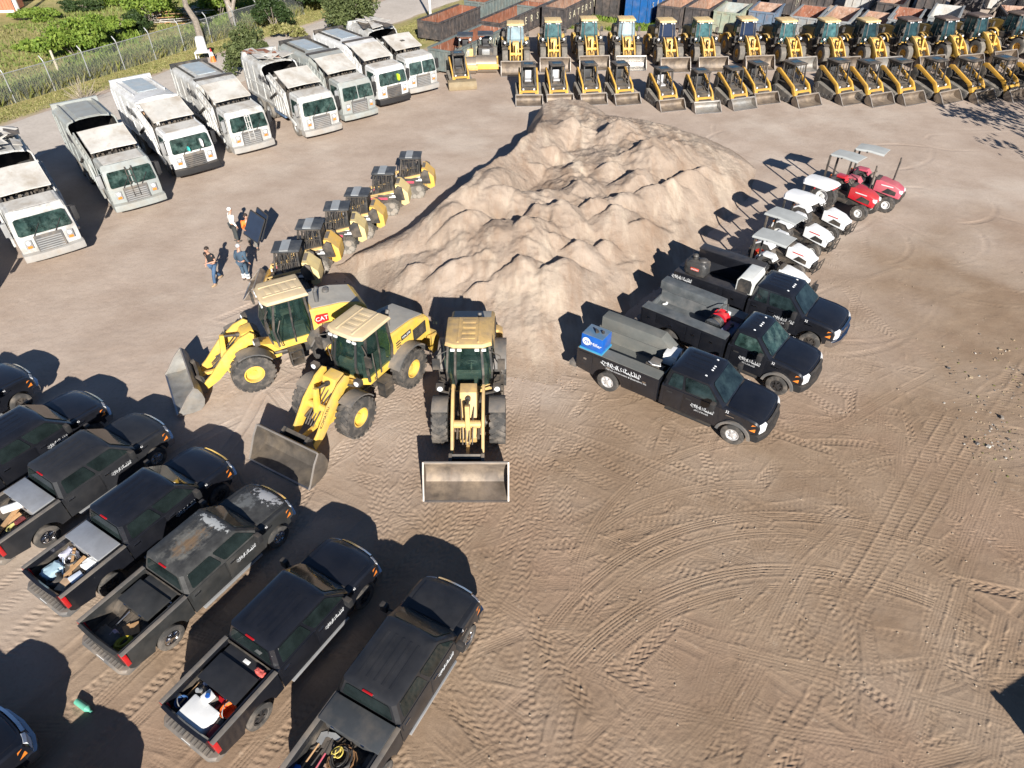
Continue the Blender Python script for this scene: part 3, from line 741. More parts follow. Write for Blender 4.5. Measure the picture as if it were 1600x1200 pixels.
PU = 58.5; SC = .885
PICK = {}
def pk(key, x, y, label, paint, deg=PU, **k):
    r = pickup_truck(label, paint, **k); x += .10; y += .05; place(r, (x, y, 0), deg, scale=SC); PICK[key] = ((x, y, 0), deg); return r
pk(0, -17.89, 17.92, 'black pick-up showing only its rounded hood at the left edge, uppermost of the left row', M_BLACK, rim=M_RIMBLK)
pk(1, -14.65, 16.43, 'glossy black crew-cab pick-up with bare roof, second from the top of the left row', M_BLACK, rim=M_RIMBLK)
pk(2, -12.15, 15.31, 'dusty black pick-up carrying rakes and straps behind a silver tool box', M_BLACKD, rim=M_CHROME)
pk(3, -9.62, 13.76, 'black pick-up with a silver tool box and a bed heaped with junk', M_BLACK, rim=M_RIMBLK)
pk(4, -7.45, 12.24, 'worn black pick-up with rust-blotched roof and peeling paint on its hood', M_BLACKW, rim=M_CHROME, chrome=True)
pk(5, -4.69, 10.31, 'shiny black pick-up with a white cooler and red engine in its bed', M_BLACK, rim=M_RIMBLK)
pk(6, -1.93, 9.12, 'dusty charcoal pick-up with ribbed roof and a bed of cables and shovels, bottom centre', M_BLACKD, deg=62, rim=M_CHROME)
pk(7, -11.49, 5.81, 'dark pick-up whose chrome bumper pokes in at the lower left corner', M_BLACK, rim=M_CHROME)
pk(8, -9.0, 4.15, 'dark pick-up outside the frame throwing its shadow below the row', M_BLACK, rim=M_CHROME)
pk(9, -6.35, 2.55, 'second dark pick-up outside the frame throwing a shadow at the bottom edge', M_BLACK, rim=M_CHROME)
def bed(key, x, y, z=.853):
    """a point in a pick-up's own axes turned into the yard's"""
    (ox, oy, _), dg = PICK[key]; c, s = math.cos(R(dg)), math.sin(R(dg))
    return (ox + SC * (x * c - y * s), oy + SC * (x * s + y * c), SC * z)
# weather and wear of the old truck: rust blotch and peeled clear coat
m, nt, N, L, b = nodemat('peeling_black_paint')
tc = N.new('ShaderNodeTexCoord'); V = tc.outputs['Object']
cc = n_mix(nt, n_ramp(nt, n_noise(nt, V, 2.5, 7, .7), .35, .7), (.03, .03, .03), (.075, .075, .072))
def blob(cx, cy, rx, ry, lo, hi, sc):
    mp = N.new('ShaderNodeMapping'); mp.inputs['Location'].default_value = (-cx / rx, -cy / ry, 0); mp.inputs['Scale'].default_value = (1 / rx, 1 / ry, 0); L.new(V, mp.inputs['Vector'])
    ln = N.new('ShaderNodeVectorMath'); ln.operation = 'LENGTH'; L.new(mp.outputs[0], ln.inputs[0])
    ad = N.new('ShaderNodeMath'); ad.operation = 'SUBTRACT'; L.new(n_ramp(nt, n_noise(nt, V, sc, 8, .75), .3, .7, -.2, 1.2), ad.inputs[0]); L.new(ln.outputs['Value'], ad.inputs[1])
    return n_ramp(nt, ad.outputs[0], lo, hi)
cc = n_mix(nt, blob(-2.1, 0., .95, .55, -.35, .25, 2.5), cc, (.15, .145, .13))
cc = n_mix(nt, blob(-2.15, -.05, .75, .36, -.3, .25, 4.), cc, (.17, .115, .07))
cc = n_mix(nt, blob(-1.3, 0., .2, .8, -.15, -.05, 9.), cc, (.45, .46, .45))
cc = n_mix(nt, blob(.62, -.1, .42, .8, -.1, .0, 7.), cc, (.5, .5, .5))
cc = n_mix(nt, blob(.1, .2, .5, .6, -.1, .2, 3.), cc, (.13, .135, .135))
L.new(cc, b.inputs['Base Color']); b.inputs['Roughness'].default_value = .45
for o in bpy.data.objects:
    if o.parent and o.parent.get('label', '').startswith('worn black pick-up') and o.name.split('.')[0] in ('cab', 'hood'):
        o.data.materials[0] = m
# company script on the doors and the white number on the fender
for o in [o for o in bpy.data.objects if o.name.startswith('pickup_truck')]:
    if o['label'].startswith(('dark', 'second')): continue
    for sd in (-1, 1):
        s_ = put('script_logo', LOGO_ME, o, (-1.2, sd * 1.006, 1.02), (0, 0, 0 if sd < 0 else PI)); s_.scale = (.46, .6, .42)
        letters('42', .10, M_LOGO, o, (-.30, sd * .975, 1.25), (PI / 2 - .5, 0, 0 if sd < 0 else PI), 'fleet_number')
        MB().box(-.38, -.12, sd * .986, sd * 1.0, 1.12, 1.16).obj('fender_badge', M_CHROME, o)
# ------------------------------------------------------------------ service trucks
def service_truck(label, paint, xr, wb, doors, rim, toppaint, chrome=False, flare=True, tyre=None, glass=None):
    root = thing('service_truck', label, 'service truck', group='black service trucks backed up to the sand pile')
    truck_front(root, xr, paint, doors, rim, tyre, flare=flare, chrome=chrome, lights=5, glass=glass)
    x0, x1 = xr - .10, -wb - 1.28
    for sd in (-1, 1):
        yo, yi = sd * 1.03, sd * .55
        prof = [(x0, .52), (-wb + .60, .52)] + arc(-wb, .42, .58, 10, 170, 12) + [(x1, .62), (x1, 1.42), (x1 + .02, 1.48), (x0 - .02, 1.48), (x0, 1.42)]
        cb = MB().slices(prof, sorted([yo, yi])).obj('cabinet', paint, root, bevel=.012)
        MB().slices([(x0 - .02, 1.48), (x1 + .02, 1.48), (x1 + .02, 1.505), (x0 - .22, 1.505), (x0 - .02, 1.495)], sorted([yo, yi])).obj('cabinet_top', toppaint, root)
        MB().box(x1 + .03, x0 - .03, sd * .545 - .006, sd * .545 + .006, .97, 1.47).obj('cabinet_lining', toppaint, root)
        edges = [x0 - .06, x0 - .95, -wb + .66, -wb - .62, x1 + .05]
        for i in range(4):
            a, bb = edges[i], edges[i + 1]
            if i == 2: zb0 = 1.04
            else: zb0 = .60 if i < 2 else .70
            if abs(a - bb) < .3: continue
            d = MB().box(bb + .02, a - .02, yo - sd * .005, yo + sd * .016, zb0, 1.40).obj('cabinet_door', paint, root, bevel=.006)
            MB().box((a + bb) / 2 - .06, (a + bb) / 2 + .06, yo + sd * .01, yo + sd * .03, 1.10, 1.18).obj('latch', M_CHROME, d)
        MB().box(x1 - .02, x1 + .03, sd * .84, sd * .99, .75, .95).obj('taillight', M_RED, root, bevel=.01)
        wheel(root, (-wb, sd * .86, .42), .42, .28, .24, sd, rim, tyre)
        wheel(root, (-wb, sd * .58, .42), .42, .22, .24, sd, M_DARKM, tyre)
    bd = MB().box(x1 + .02, x0 - .02, -.55, .55, .92, .97); bd.box(x0 - .06, x0 - .02, -.55, .55, .9, 1.35); bd.box(x1, x1 + .05, -.55, .55, .72, 1.24)
    bd.obj('bed_floor', toppaint, root)
    b = MB().box(x1 - .30, x1, -1.0, 1.0, .52, .72)
    b.obj('rear_bumper', M_GREYP, root, bevel=.015)
    MB().box(x1, .7, -.45, .45, .38, .60).box(-wb - .08, -wb + .08, -.8, .8, .35, .5).box(-.08, .08, -.8, .8, .33, .48).obj('chassis', M_DARKM, root)
    return root
M_GREYTOP = mat('grey_bedliner_coating', (.13, .135, .125), .8, var=.1, dirt=.3, dirtcol=(.24, .21, .17), bump=.3, bscale=90)
M_BLKTOP = mat('worn_black_coating', (.09, .10, .105), .6, var=.25, dirt=.5, dirtcol=(.22, .21, .2))
M_DARKTOP = mat('glossy_black_top', (.02, .022, .028), .4, dust=.1)
ext_doors = [(-1.86, -.58, 'f'), (-2.55, -1.88, 'f')]
SV = {}
def sv(key, x, y, deg, r): place(r, (x, y, 0), deg); SV[key] = ((x, y, 0), deg)
sv(1, 7.80, 16.70, -35.0, service_truck('nearest black service truck, blue welder box on its cabinets and grey bed', M_BLACK, -2.66, 4.67, ext_doors, mat('bright_alloy', (.70, .70, .70), .35, metal=.5, dirt=.2), M_GREYTOP, glass=M_GLASSD))
sv(2, 10.05, 19.15, -38.5, service_truck('middle black service truck with scuffed grey cabinet tops and hose reels', M_BLACK, -2.05, 4.35, [(-1.90, -.58, 'f')], M_RIMBLK, M_BLKTOP, glass=M_GLASSG))
sv(3, 12.05, 21.75, -37.0, service_truck('far black service truck with chrome bumper and all black cabinets', M_BLACK, -2.66, 4.60, ext_doors, M_RIMBLK, M_DARKTOP, chrome=True, flare=False, glass=M_GLASSD))
def svp(key, x, y, z):
    (ox, oy, _), dg = SV[key]; c, s = math.cos(R(dg)), math.sin(R(dg))
    return (ox + x * c - y * s, oy + x * s + y * c, z)
svr = [o for o in bpy.data.objects if o.name.startswith('service_truck')]
for o in svr:
    for sd in (-1, 1):
        rz = 0 if sd < 0 else PI
        s_ = put('script_logo', LOGO_ME, o, (-1.15, sd * 1.01, 1.0), (0, 0, rz)); s_.scale = (.5, .6, .42)
        letters('(561) 278-5455', .08, M_SCRIPT, o, (-1.15, sd * 1.022, .84), (PI / 2, 0, rz), 'phone_number')
        letters('32' if sd else '', .12, M_LOGO, o, (-.34, sd * .975, 1.26), (PI / 2 - .5, 0, rz), 'fleet_number')
        MB().box(-.36, -.08, sd * .988, sd * 1.0, 1.12, 1.16).obj('fender_badge', M_CHROME, o)
o = [q for q in svr if q['label'].startswith('nearest')][0]
for sd in (-1, 1):
    s_ = put('script_logo', LOGO_ME, o, (-4.2, sd * 1.055, 1.28), (0, 0, 0 if sd < 0 else PI)); s_.scale = (.95, 1, .55)
    letters('Marine Construction & Excavation, Inc.', .10, M_SCRIPT, o, (-3.95, sd * 1.056, 1.08), (PI / 2, 0, 0 if sd < 0 else PI), 'company_name')
o = [q for q in svr if q['label'].startswith('far')][0]
for sd in (-1, 1):
    s_ = put('script_logo', LOGO_ME, o, (-5.5, sd * 1.055, 1.28), (0, 0, 0 if sd < 0 else PI)); s_.scale = (.55, 1, .45)

# what the service trucks carry
t = thing('welding_machine', 'bright blue welder box with white lettering on the nearest service truck', 'welder', svp(1, -5.42, -.66, 1.505), -35.0)
MB().box(-.42, .42, -.34, .34, .05, .62).obj('casing', M_BLUE, t, bevel=.03)
MB().box(-.45, .45, -.37, .37, 0, .06).obj('skid', mat('pale_blue_base', (.05, .3, .5), .5), t)
tp = MB().box(-.40, .40, -.32, .32, .62, .64).obj('top_panel', mat('dusty_blue_top', (.08, .16, .26), .6, dirt=.4), t)
MB().cyl((.02, -.05, .64), (.02, -.05, .76), .05).bar((-.08, .02, .72), (.12, -.1, .74), .05, .06).obj('exhaust', M_DARKM, tp)
MB().cyl((.22, .05, .64), (.22, .05, .72), .05).obj('fuel_cap', M_DARKM, tp)
e = MB()
e.add([(.16 * math.cos(2 * PI * i / 24), 0, .16 * math.sin(2 * PI * i / 24)) for i in range(24)], [tuple(range(24))])
em = e.obj('round_emblem', M_LOGO, t, loc=(-.2, -.346, .36))
letters('m', .26, M_BLUE, em, (.0, -.006, .01), (PI / 2, 0, 0), 'emblem_mark', shear=.3)
letters('Miller', .19, M_LOGO, t, (.17, -.346, .32), (PI / 2, 0, 0), 'brand_lettering', shear=.1)

M_GREYTOP2 = M_GREYTOP
def cooler(label, loc, deg, sx, sy, sz, base=None, name='cooler', cat='cooler'):
    t = thing(name, label, cat, loc, deg)
    MB().box(-sx / 2, sx / 2, -sy / 2, sy / 2, 0, sz * .78).obj('tub', base or M_WHITE, t, bevel=.03)
    MB().slices([(-sx / 2 - .01, sz * .79), (sx / 2 + .01, sz * .79), (sx / 2 - .02, sz), (-sx / 2 + .02, sz)], [-sy / 2, sy / 2]).obj('lid', M_WHITE, t, bevel=.035)
    for sd in (-1, 1): MB().box(-.12, .12, sd * (sy / 2 + .0), sd * (sy / 2 + .03), sz * .45, sz * .55).obj('handle', M_GREYP, t)
    return t
cooler('white lidded cooler box behind the cab of the nearest service truck', svp(1, -2.98, .50, 1.22), 60, .62, .5, .42)
MB().box(-.3, .3, -.25, .25, 0, .24).obj('x', M_DARKM)
o = bpy.data.objects['x']; o.name = 'pump_block'; o.location = svp(1, -3.0, .45, .97); o.rotation_euler = (0, 0, R(-35)); tag(o, 'dark pump block under the white cooler in the nearest service truck', 'pump')
t = thing('compressor', 'dark compressor with pale hoses in the shaded bed behind the nearest cab', 'compressor', svp(1, -3.3, -.2, .97), -35)
MB().cyl((-.3, 0, .22), (.35, 0, .22), .2, n=14).obj('tank', M_DARKM, t)
MB().box(-.15, .2, -.15, .15, .40, .60).obj('motor', M_GREYP, t, bevel=.03)
MB().tube([(-.2, -.1, .5), (0, -.25, .55), (.25, -.1, .48), (.1, .12, .56)], .02).obj('hose', M_WHITE, t)
t = thing('hose_reel_stand', 'red and black hose reels standing in the middle service truck bed', 'hose reel', svp(2, -2.95, .0, .97), -38.5)
fr = MB()
for sd in (-1, 1): fr.box(-.4, .4, sd * .36 - .02, sd * .36 + .02, 0, .06).bar((0, sd * .36, 0), (0, sd * .36, .5), .05, .05)
fr.obj('stand', M_DARKM, t)
for i, (y, mm) in enumerate(((-.28, M_DARKM), (.22, M_REDP))):
    r = MB().cyl((0, y - .15, .42), (0, y + .15, .42), .24, n=18).obj('reel', mm, t)
    for dy in (-.17, .17): MB().cyl((0, y + dy - .012, .42), (0, y + dy + .012, .42), .33, n=20).obj('flange', M_REDP if i else M_CHROME, r)
MB().box(-.2, .25, .40, .62, .3, .62).obj('regulator_box', M_WHITE, t, bevel=.04)
MB().tube([(.2, .3, .7), (.1, .5, .95), (0, .3, 1.0), (-.1, .05, .8)], .025).obj('hose', M_DARKM, t)
t = thing('mounting_deck', 'blue grey deck plate with a black coupling behind the middle cab', 'deck', svp(2, -2.40, -.1, .97), -38.5)
MB().box(-.25, .25, -.5, .55, .3, .36).obj('deck', mat('blue_grey_deck', (.12, .14, .22), .5), t)
for x, y in ((-.2, -.4), (.2, -.4), (-.2, .5), (.2, .5)): MB().box(x - .03, x + .03, y - .03, y + .03, 0, .3).obj('leg', M_DARKM, t)
MB().cyl((0, .2, .36), (0, .2, .5), .07).bar((0, -.2, .42), (0, .3, .42), .05, .06).obj('coupling', M_DARKM, t)
o = MB().ball((0, 0, .03), (.11, .07, .03), 9, 4).ball((.09, .1, .025), (.06, .08, .03), 8, 4).obj('rag', M_WHITE); o.location = svp(2, -5.3, .35, .975); tag(o, 'crumpled white rag on the open bed floor of the middle service truck', 'rag')
# covered welder on the far truck
def lump(sx, sy, sz, seed, nu=22, nv=12, amp=.05):
    mb = MB(); mb.ball((0, 0, 0), (1, 1, 1), nu, nv); out = []
    for v in mb.v:
        p = Vector(v); q = Vector([math.copysign(abs(a) ** .45, a) for a in p])
        n = mnoise.noise(p * 2.1 + Vector((seed, seed, 0))) + .5 * mnoise.noise(p * 5 + Vector((0, seed, seed)))
        q *= 1 + amp * n * 2; out.append((q.x * sx / 2, q.y * sy / 2, q.z * sz / 2 + sz / 2))
    mb.v = out; return mb
t = thing('covered_welder', 'welder wrapped in a black cover with a red patch on the far service truck', 'covered welder', svp(3, -5.05, -.72, 1.505), -37)
M_COVER = mat('black_vinyl_cover', (.045, .045, .045), .5, var=.3, dirt=.2, bump=.5, bscale=6)
lump(.95, .62, .66, 3, 26, 14, .06).obj('cover', M_COVER, t)
MB().cyl((-.15, 0, .5), (-.15, 0, .80), .1, .08).ball((-.15, 0, .78), (.12, .12, .1)).ball((.2, .02, .66), (.2, .2, .1)).obj('covered_exhaust', M_COVER, t)
MB().box(-.16, .20, -.345, -.30, .30, .42).obj('red_patch', mat('red_patch', (.45, .06, .03), .6), t, bevel=.02)
letters('LINCOLN', .075, M_LOGO, t, (.03, -.35, .36), (PI / 2, 0, 0), 'brand_lettering')
t = thing('air_compressor_hood', 'pale grey hooded unit with an open black end behind the far cab', 'equipment hood', svp(3, -2.96, -.25, 1.0), 53)
hp = [(-.55, 0), (-.55, .5), (-.4, .66), (.4, .66), (.55, .5), (.55, 0)]
MB().slices([(y * .62, z + .45) for y, z in hp], [-.62, .62], lambda x, y, z: (y, x, z)).obj('hood', mat('pale_grey_shell', (.62, .63, .60), .45, dirt=.15), t, bevel=.03)
MB().slices([(y * .5, z * .86 + .49) for y, z in hp], [-.635, -.60], lambda x, y, z: (y, x, z)).obj('opening', M_DARKM, t)
MB().box(-.5, .5, -.3, .3, 0, .45).obj('base', M_DARKM, t)
t = thing('tool_chest', 'long black tool chest standing along the far cabinets of the last service truck', 'tool chest', svp(3, -4.1, .78, 1.505), -37)
MB().box(-1.45, 1.3, -.24, .24, 0, .42).obj('box', M_BLACK, t, bevel=.015)
MB().box(-1.47, 1.32, -.26, .26, .42, .47).obj('lid', M_DARKTOP, t, bevel=.012)
t = thing('storage_bin', 'tall grey bin raised along the far side of the nearest service truck bed', 'bin', svp(1, -4.25, .79, 1.505), -35)
MB().slices([(-1.6, 0), (1.35, 0), (.75, .44), (-1.6, .44)], [-.24, .24]).obj('bin', M_GREYTOP, t, bevel=.008, ang=18)
t2 = thing('storage_bin', 'scuffed grey bin raised along the far side of the middle service truck bed', 'bin', svp(2, -4.35, .79, 1.505), -38.5)
MB().slices([(-1.35, 0), (1.3, 0), (1.25, .30), (-1.35, .34)], [-.24, .24]).obj('bin', M_BLKTOP, t2, bevel=.008, ang=18)

# ------------------------------------------------------------------ wheel loaders; x forward, front axle at x = 0
M_EDGEW = mat('worn_bright_edge', (.34, .31, .28), .5, metal=.4, dirt=.5)
def bucket_mesh(w, d=1.0, h=1.05, t=.045):
    """open C-shaped scoop: cutting edge at x = 0, z = 0, body behind it"""
    o = [(0, 0), (-.50 * d, 0), (-.78 * d, .06 * h), (-.93 * d, .24 * h), (-.97 * d, .48 * h), (-.90 * d, .74 * h), (-.80 * d, .94 * h), (-.68 * d, 1.02 * h)]
    i = [(-.65 * d, 1.02 * h - t * 1.4), (-.76 * d, .90 * h - t), (-.85 * d, .72 * h), (-.91 * d, .48 * h), (-.87 * d, .26 * h), (-.74 * d, .06 * h + t), (-.50 * d, t), (0, t * .55)]
    mb = MB().slices(o + i, [-w / 2, -w / 4, 0, w / 4, w / 2])
    for sd in (-1, 1):
        side = o + [(-.42 * d, .72 * h), (-.08 * d, .14 * h)]
        mb.slices(side, sorted([sd * (w / 2), sd * (w / 2 + .035)]))
    return mb
def bucket(root, w, x, z, d=1.0, h=1.05, m=None, name='bucket'):
    b = bucket_mesh(w, d, h).obj(name, m or M_STEEL, root, loc=(x, 0, z))
    MB().box(-.26, .03, -w / 2 - .04, w / 2 + .04, -.02, .026).obj('cutting_edge', M_EDGE, b)
    ws = MB()
    for sd in (-1, 1):
        y = sd * (w / 2 + .018); ws.bar((-.68 * d, y, 1.02 * h), (-.42 * d, y, .72 * h), .05, .03).bar((-.42 * d, y, .72 * h), (-.08 * d, y, .14 * h), .05, .03).bar((-.08 * d, y, .14 * h), (.02, y, .02), .05, .03)
    ws.bar((-.67 * d, -w / 2, 1.02 * h), (-.67 * d, w / 2, 1.02 * h), .04, .04)
    ws.obj('wear_strip', M_EDGEW, b)
    return b
def wheel_loader(label, roof=None, yel=None, lettering=None, big=True, bw=2.55, lift=0., cabglass=None, spoiler=True, fender=None, bucketm=None, black_hood=None, group=None, tilt=0.):
    root = thing('wheel_loader', label, 'wheel loader', group=group)
    yel = yel or M_YEL; roof = roof or M_YELD; fender = fender or M_GREYP; gl = cabglass or M_CABGL
    lug = 20 if big else 0
    rimm = yel
    for x, s in ((0, 'f'), (-2.95, 'r')):
        for sd in (-1, 1): wheel(root, (x, sd * .93, .75), .75, .53, .35, sd, rimm, M_TYREDUST if not big else M_RUBBER, lugs=lug, spokes=0, deep=.3)
    # front frame with loader tower
    ff = MB().slices([(-1.2, .55), (-.2, .45), (.75, .5), (.85, .8), (.35, 1.15), (-.05, 1.95), (-.45, 2.0), (-.55, 1.3), (-1.2, 1.1)], [-.27, .27])
    ff.obj('front_frame', yel, root, bevel=.02)
    MB().cyl((0, -.75, .75), (0, .75, .75), .2).cyl((-2.95, -.75, .75), (-2.95, .75, .75), .2).box(-1.7, -.9, -.22, .22, .55, 1.15).cyl((-1.5, .38, .8), (-.9, .32, .8), .06).cyl((-1.5, -.38, .8), (-.9, -.32, .8), .06).obj('axles_and_hitch', M_DARKM, root)
    # lift arms
    arm = [(-.42, 1.98), (-.30, 2.08), (.10, 1.95), (.75, 1.48), (1.35, .82), (1.80, .46), (1.84, .30), (1.70, .26), (1.15, .52), (.60, .98), (.05, 1.45), (-.40, 1.80)]
    for sd in (-1, 1):
        MB().slices(arm, sorted([sd * .44, sd * .53])).obj('lift_arm', yel, root, bevel=.012)
        MB().cyl((-.15, sd * .34, 1.0), (.45, sd * .34, 1.05), .075).cyl((.45, sd * .34, 1.05), (1.0, sd * .34, .92), .04).obj('lift_cylinder', M_DARKM, root)
    MB().cyl((.62, -.46, 1.2), (.62, .46, 1.2), .13).obj('cross_tube', yel, root, bevel=.01)
    MB().slices([(.52, 1.95), (.66, 1.98), (.80, 1.3), (.95, .62), (.82, .56), (.62, 1.2)], [-.07, .07]).obj('bell_crank', yel, root, bevel=.01)
    MB().cyl((-.30, 0, 1.72), (.15, 0, 1.82), .085).cyl((.15, 0, 1.82), (.60, 0, 1.92), .045).obj('tilt_cylinder', M_DARKM, root)
    MB().bar((.90, 0, .60), (1.62, 0, .62), .1, .12).obj('tilt_link', yel, root)
    hz = MB()
    for k in range(4): hz.tube([(-.45, -.2 + .12 * k, 1.85), (.05, -.24 + .14 * k, 1.75 - .06 * k), (.5, -.2 + .12 * k, 1.36), (1.2, -.15 + .1 * k, .85)], .022, 5)
    hz.obj('hydraulic_hose', M_DARKM, root)
    # bucket with coupler
    bx = 2.80
    bk = bucket(root, bw, bx, .03 + lift, .96, 1.02, bucketm)
    bk.rotation_euler.y = tilt
    cp = MB().slices([(1.62, .28), (1.78, .25), (1.80, .85), (1.70, .95), (1.60, .80)], [-.5, .5])
    for y in (-.5, .5): cp.slices([(1.60, .2), (1.85, .2), (1.95, .9), (1.72, 1.0)], sorted([y * .9, y * 1.1]))
    cp.obj('coupler', M_DARKM, root)
    for sd in (-1, 1):
        # front fenders and work lamps on stalks
        f1 = arc(0, .75, .86, 150, 62, 7); f2 = arc(0, .75, .82, 150, 62, 7)
        MB().slices(f1 + f2[::-1], sorted([sd * .66, sd * 1.18])).obj('front_fender', fender, root)
        st = MB(); st.bar((-.35, sd * .45, 1.62), (-.38, sd * .92, 1.72), .05, .05); st.bar((-.38, sd * .92, 1.70), (-.38, sd * .92, 1.9), .04, .04)
        st.box(-.48, -.30, sd * .92 - .13, sd * .92 + .13, 1.80, 1.98); so = st.obj('lamp_bracket', M_DARKM, root)
        MB().cyl((-.30, sd * .92, 1.89), (-.27, sd * .92, 1.89), .09, n=12).obj('work_lamp', M_LENS, so)
        f1 = arc(-2.95, .78, .96, 168, 28, 10); f2 = arc(-2.95, .78, .90, 168, 28, 10)
        MB().slices(f1 + f2[::-1], sorted([sd * .62, sd * 1.2])).obj('rear_fender', fender if big else yel, root)
        sp = MB()
        for z in (.55, .85, 1.15): sp.box(-1.85, -1.35, sd * .78, sd * 1.12, z, z + .045)
        sp.box(-1.85, -1.80, sd * .80, sd * 1.1, .55, 1.2); sp.box(-1.40, -1.35, sd * .80, sd * 1.1, .55, 1.2)
        sp.obj('step', M_DARKM, root)
        MB().tube([(-1.28, sd * .82, 1.35), (-1.2, sd * 1.0, 1.5), (-1.15, sd * 1.02, 2.1), (-1.35, sd * .80, 2.4)], .02).obj('handrail', M_DARKM, root)
        if not big:
            MB().box(-2.3, -1.5, sd * .72, sd * 1.12, .75, 1.55).box(-1.5, -1.3, sd * .74, sd * 1.0, 1.2, 1.75).obj('side_box', M_DARKM, root, bevel=.03)
            MB().box(-1.0, -.8, sd * .95, sd * 1.22, 1.45, 1.95).obj('lamp_guard', M_DARKM, root, bevel=.03)
    # rear frame and hood
    MB().box(-4.45, -1.6, -.42, .42, .55, 1.3).obj('rear_frame', M_DARKM, root)
    hood = [(-2.45, 1.25), (-2.45, 2.42), (-3.6, 2.34), (-4.35, 2.14), (-4.52, 1.95), (-4.55, 1.25)]
    hd = MB().slices(hood, [-.80, -.74, 0, .74, .80], lambda x, y, z: (x, y * (1 - .05 * max(0, z - 1.3)), z - (.06 if abs(y) > .78 and z > 1.9 else 0)))
    hd.obj('engine_hood', yel if big else M_OLIVE, root, ang=28)
    MB().slices([(-2.55, 2.425), (-3.6, 2.345), (-4.3, 2.16), (-4.3, 2.175), (-3.6, 2.365), (-2.55, 2.445)], [-.66, .66]).obj('hood_top', mat('dusty_grey_hood_top', (.36, .34, .30), .7, dirt=.6, dirtcol=(.45, .4, .33)) if black_hood is None else black_hood, root)
    for sd in (-1, 1):
        v = MB().box(-4.3, -3.55, sd * .785, sd * .80, 1.45, 1.95)
        for k in range(6): v.box(-4.28, -3.57, sd * .795, sd * .815, 1.48 + .08 * k, 1.51 + .08 * k)
        v.obj('air_vent', M_DARKM, root)
        MB().box(-4.58, -4.50, sd * .55 - .12, sd * .55 + .12, 1.35, 1.5).obj('taillight', M_RED, root)
    MB().slices([(-4.85, .55), (-4.4, .5), (-4.4, 1.25), (-4.75, 1.25), (-4.88, 1.0)], [-1.05, -.9, .9, 1.05], lambda x, y, z: (x + .15 * (abs(y) > 1), y, z)).obj('counterweight', yel, root, bevel=.03)
    MB().cyl((-2.85, .30, 2.38), (-2.85, .30, 2.85), .075).cyl((-2.85, .30, 2.85), (-2.95, .30, 3.02), .07).obj('exhaust_stack', M_GREYP, root)
    MB().cyl((-3.35, -.25, 2.36), (-3.35, -.25, 2.5), .12).obj('air_intake', M_GREYP, root)
    # cab
    def rg(x0, x1, hw, z, c=.12): return [(x0, -hw, z), (x1 - c, -hw, z), (x1, -hw * .62, z), (x1, hw * .62, z), (x1 - c, hw, z), (x0, hw, z)]
    b0, b1, b2 = rg(-2.35, -.98, .70, 1.28, .16), rg(-2.42, -.86, .74, 2.0, .2), rg(-2.35, -1.12, .66, 3.02, .16)
    MB().loft([rg(-2.35, -.98, .72, 1.15, .16), b0, rg(-2.35, -.98, .71, 1.42, .16)]).obj('cab_base', yel, root, bevel=.015)
    if big:
        ci = MB().box(-2.3, -1.1, -.62, .62, 1.38, 1.45).slices([(-1.15, 1.4), (-1.02, 1.4), (-1.0, 1.95), (-1.12, 2.0)], [-.45, .45]).cyl((-1.15, .05, 1.9), (-1.38, .05, 2.12), .03)
        ci.tube([(-1.38 + .10 * math.cos(2 * PI * i / 14), .05 + .19 * math.sin(2 * PI * i / 14), 2.13 + .14 * math.cos(2 * PI * i / 14)) for i in range(15)], .02).box(-2.2, -1.6, -.60, -.36, 1.4, 1.95).box(-2.2, -1.6, .36, .60, 1.4, 1.9)
        ci.obj('cab_interior', M_GREYP, root)
    else: MB().loft([rg(-2.3, -1.02, .66, 1.4, .16), rg(-2.36, -.92, .70, 2.0, .2), rg(-2.30, -1.16, .62, 3.0, .16)]).obj('cab_interior', M_DARKM, root)
    def win(name, a, b, u0, u1, v0=.06, v1=.97):
        q1 = (b0[a], b0[b], b1[b], b1[a]); q2 = (b1[a], b1[b], b2[b], b2[a])
        w = pane(q1, u0, u1, .25, 1.0, .012, cut=.0); w2 = pane(q2, u0, u1, 0, .97, .012, cut=.0); w.add(w2.v, w2.f); w.obj(name, gl, root)
    win('windshield', 2, 3, .03, .97); win('corner_window', 1, 2, .1, .92); win('corner_window', 3, 4, .08, .9)
    win('side_window', 0, 1, .06, .46); win('side_window', 0, 1, .52, .97); win('side_window', 4, 5, .03, .48); win('side_window', 4, 5, .54, .94); win('rear_window', 5, 0, .08, .92)
    pl = MB()
    for k in range(6): pl.bar(Vector(b1[k]) * 1.0, b2[k], .075, .075); pl.bar(b0[k], b1[k], .075, .075)
    for y, i0, i1 in ((-1, 0, 1), (1, 5, 4)):
        a = (Vector(b0[i0]) + Vector(b0[i1])) / 2; c = (Vector(b1[i0]) + Vector(b1[i1])) / 2; d = (Vector(b2[i0]) + Vector(b2[i1])) / 2
        pl.bar(a, c, .07, .06); pl.bar(c, d, .07, .06)
    pl.obj('cab_frame', M_DARKM, root)
    rf = MB().loft([rg(-2.50, -.98, .70, 3.0, .14), rg(-2.54, -.92, .76, 3.06, .14), rg(-2.50, -.98, .73, 3.16, .14), rg(-2.30, -1.2, .55, 3.20, .14)])
    rf.box(-2.42, -1.06, -.36, -.30, 3.17, 3.215).box(-2.42, -1.06, .30, .36, 3.17, 3.215)
    if big:
        for k in range(4): rf.box(-2.28 + k * .29, -2.10 + k * .29, -.22, .22, 3.18, 3.212)
    r_ = rf.obj('cab_roof', roof, root, bevel=.012)
    for y in (-.5, -.28, .28, .5): MB().box(-.95, -.90, y - .07, y + .07, 2.94, 3.02).obj('roof_lamp', M_LENS, r_)
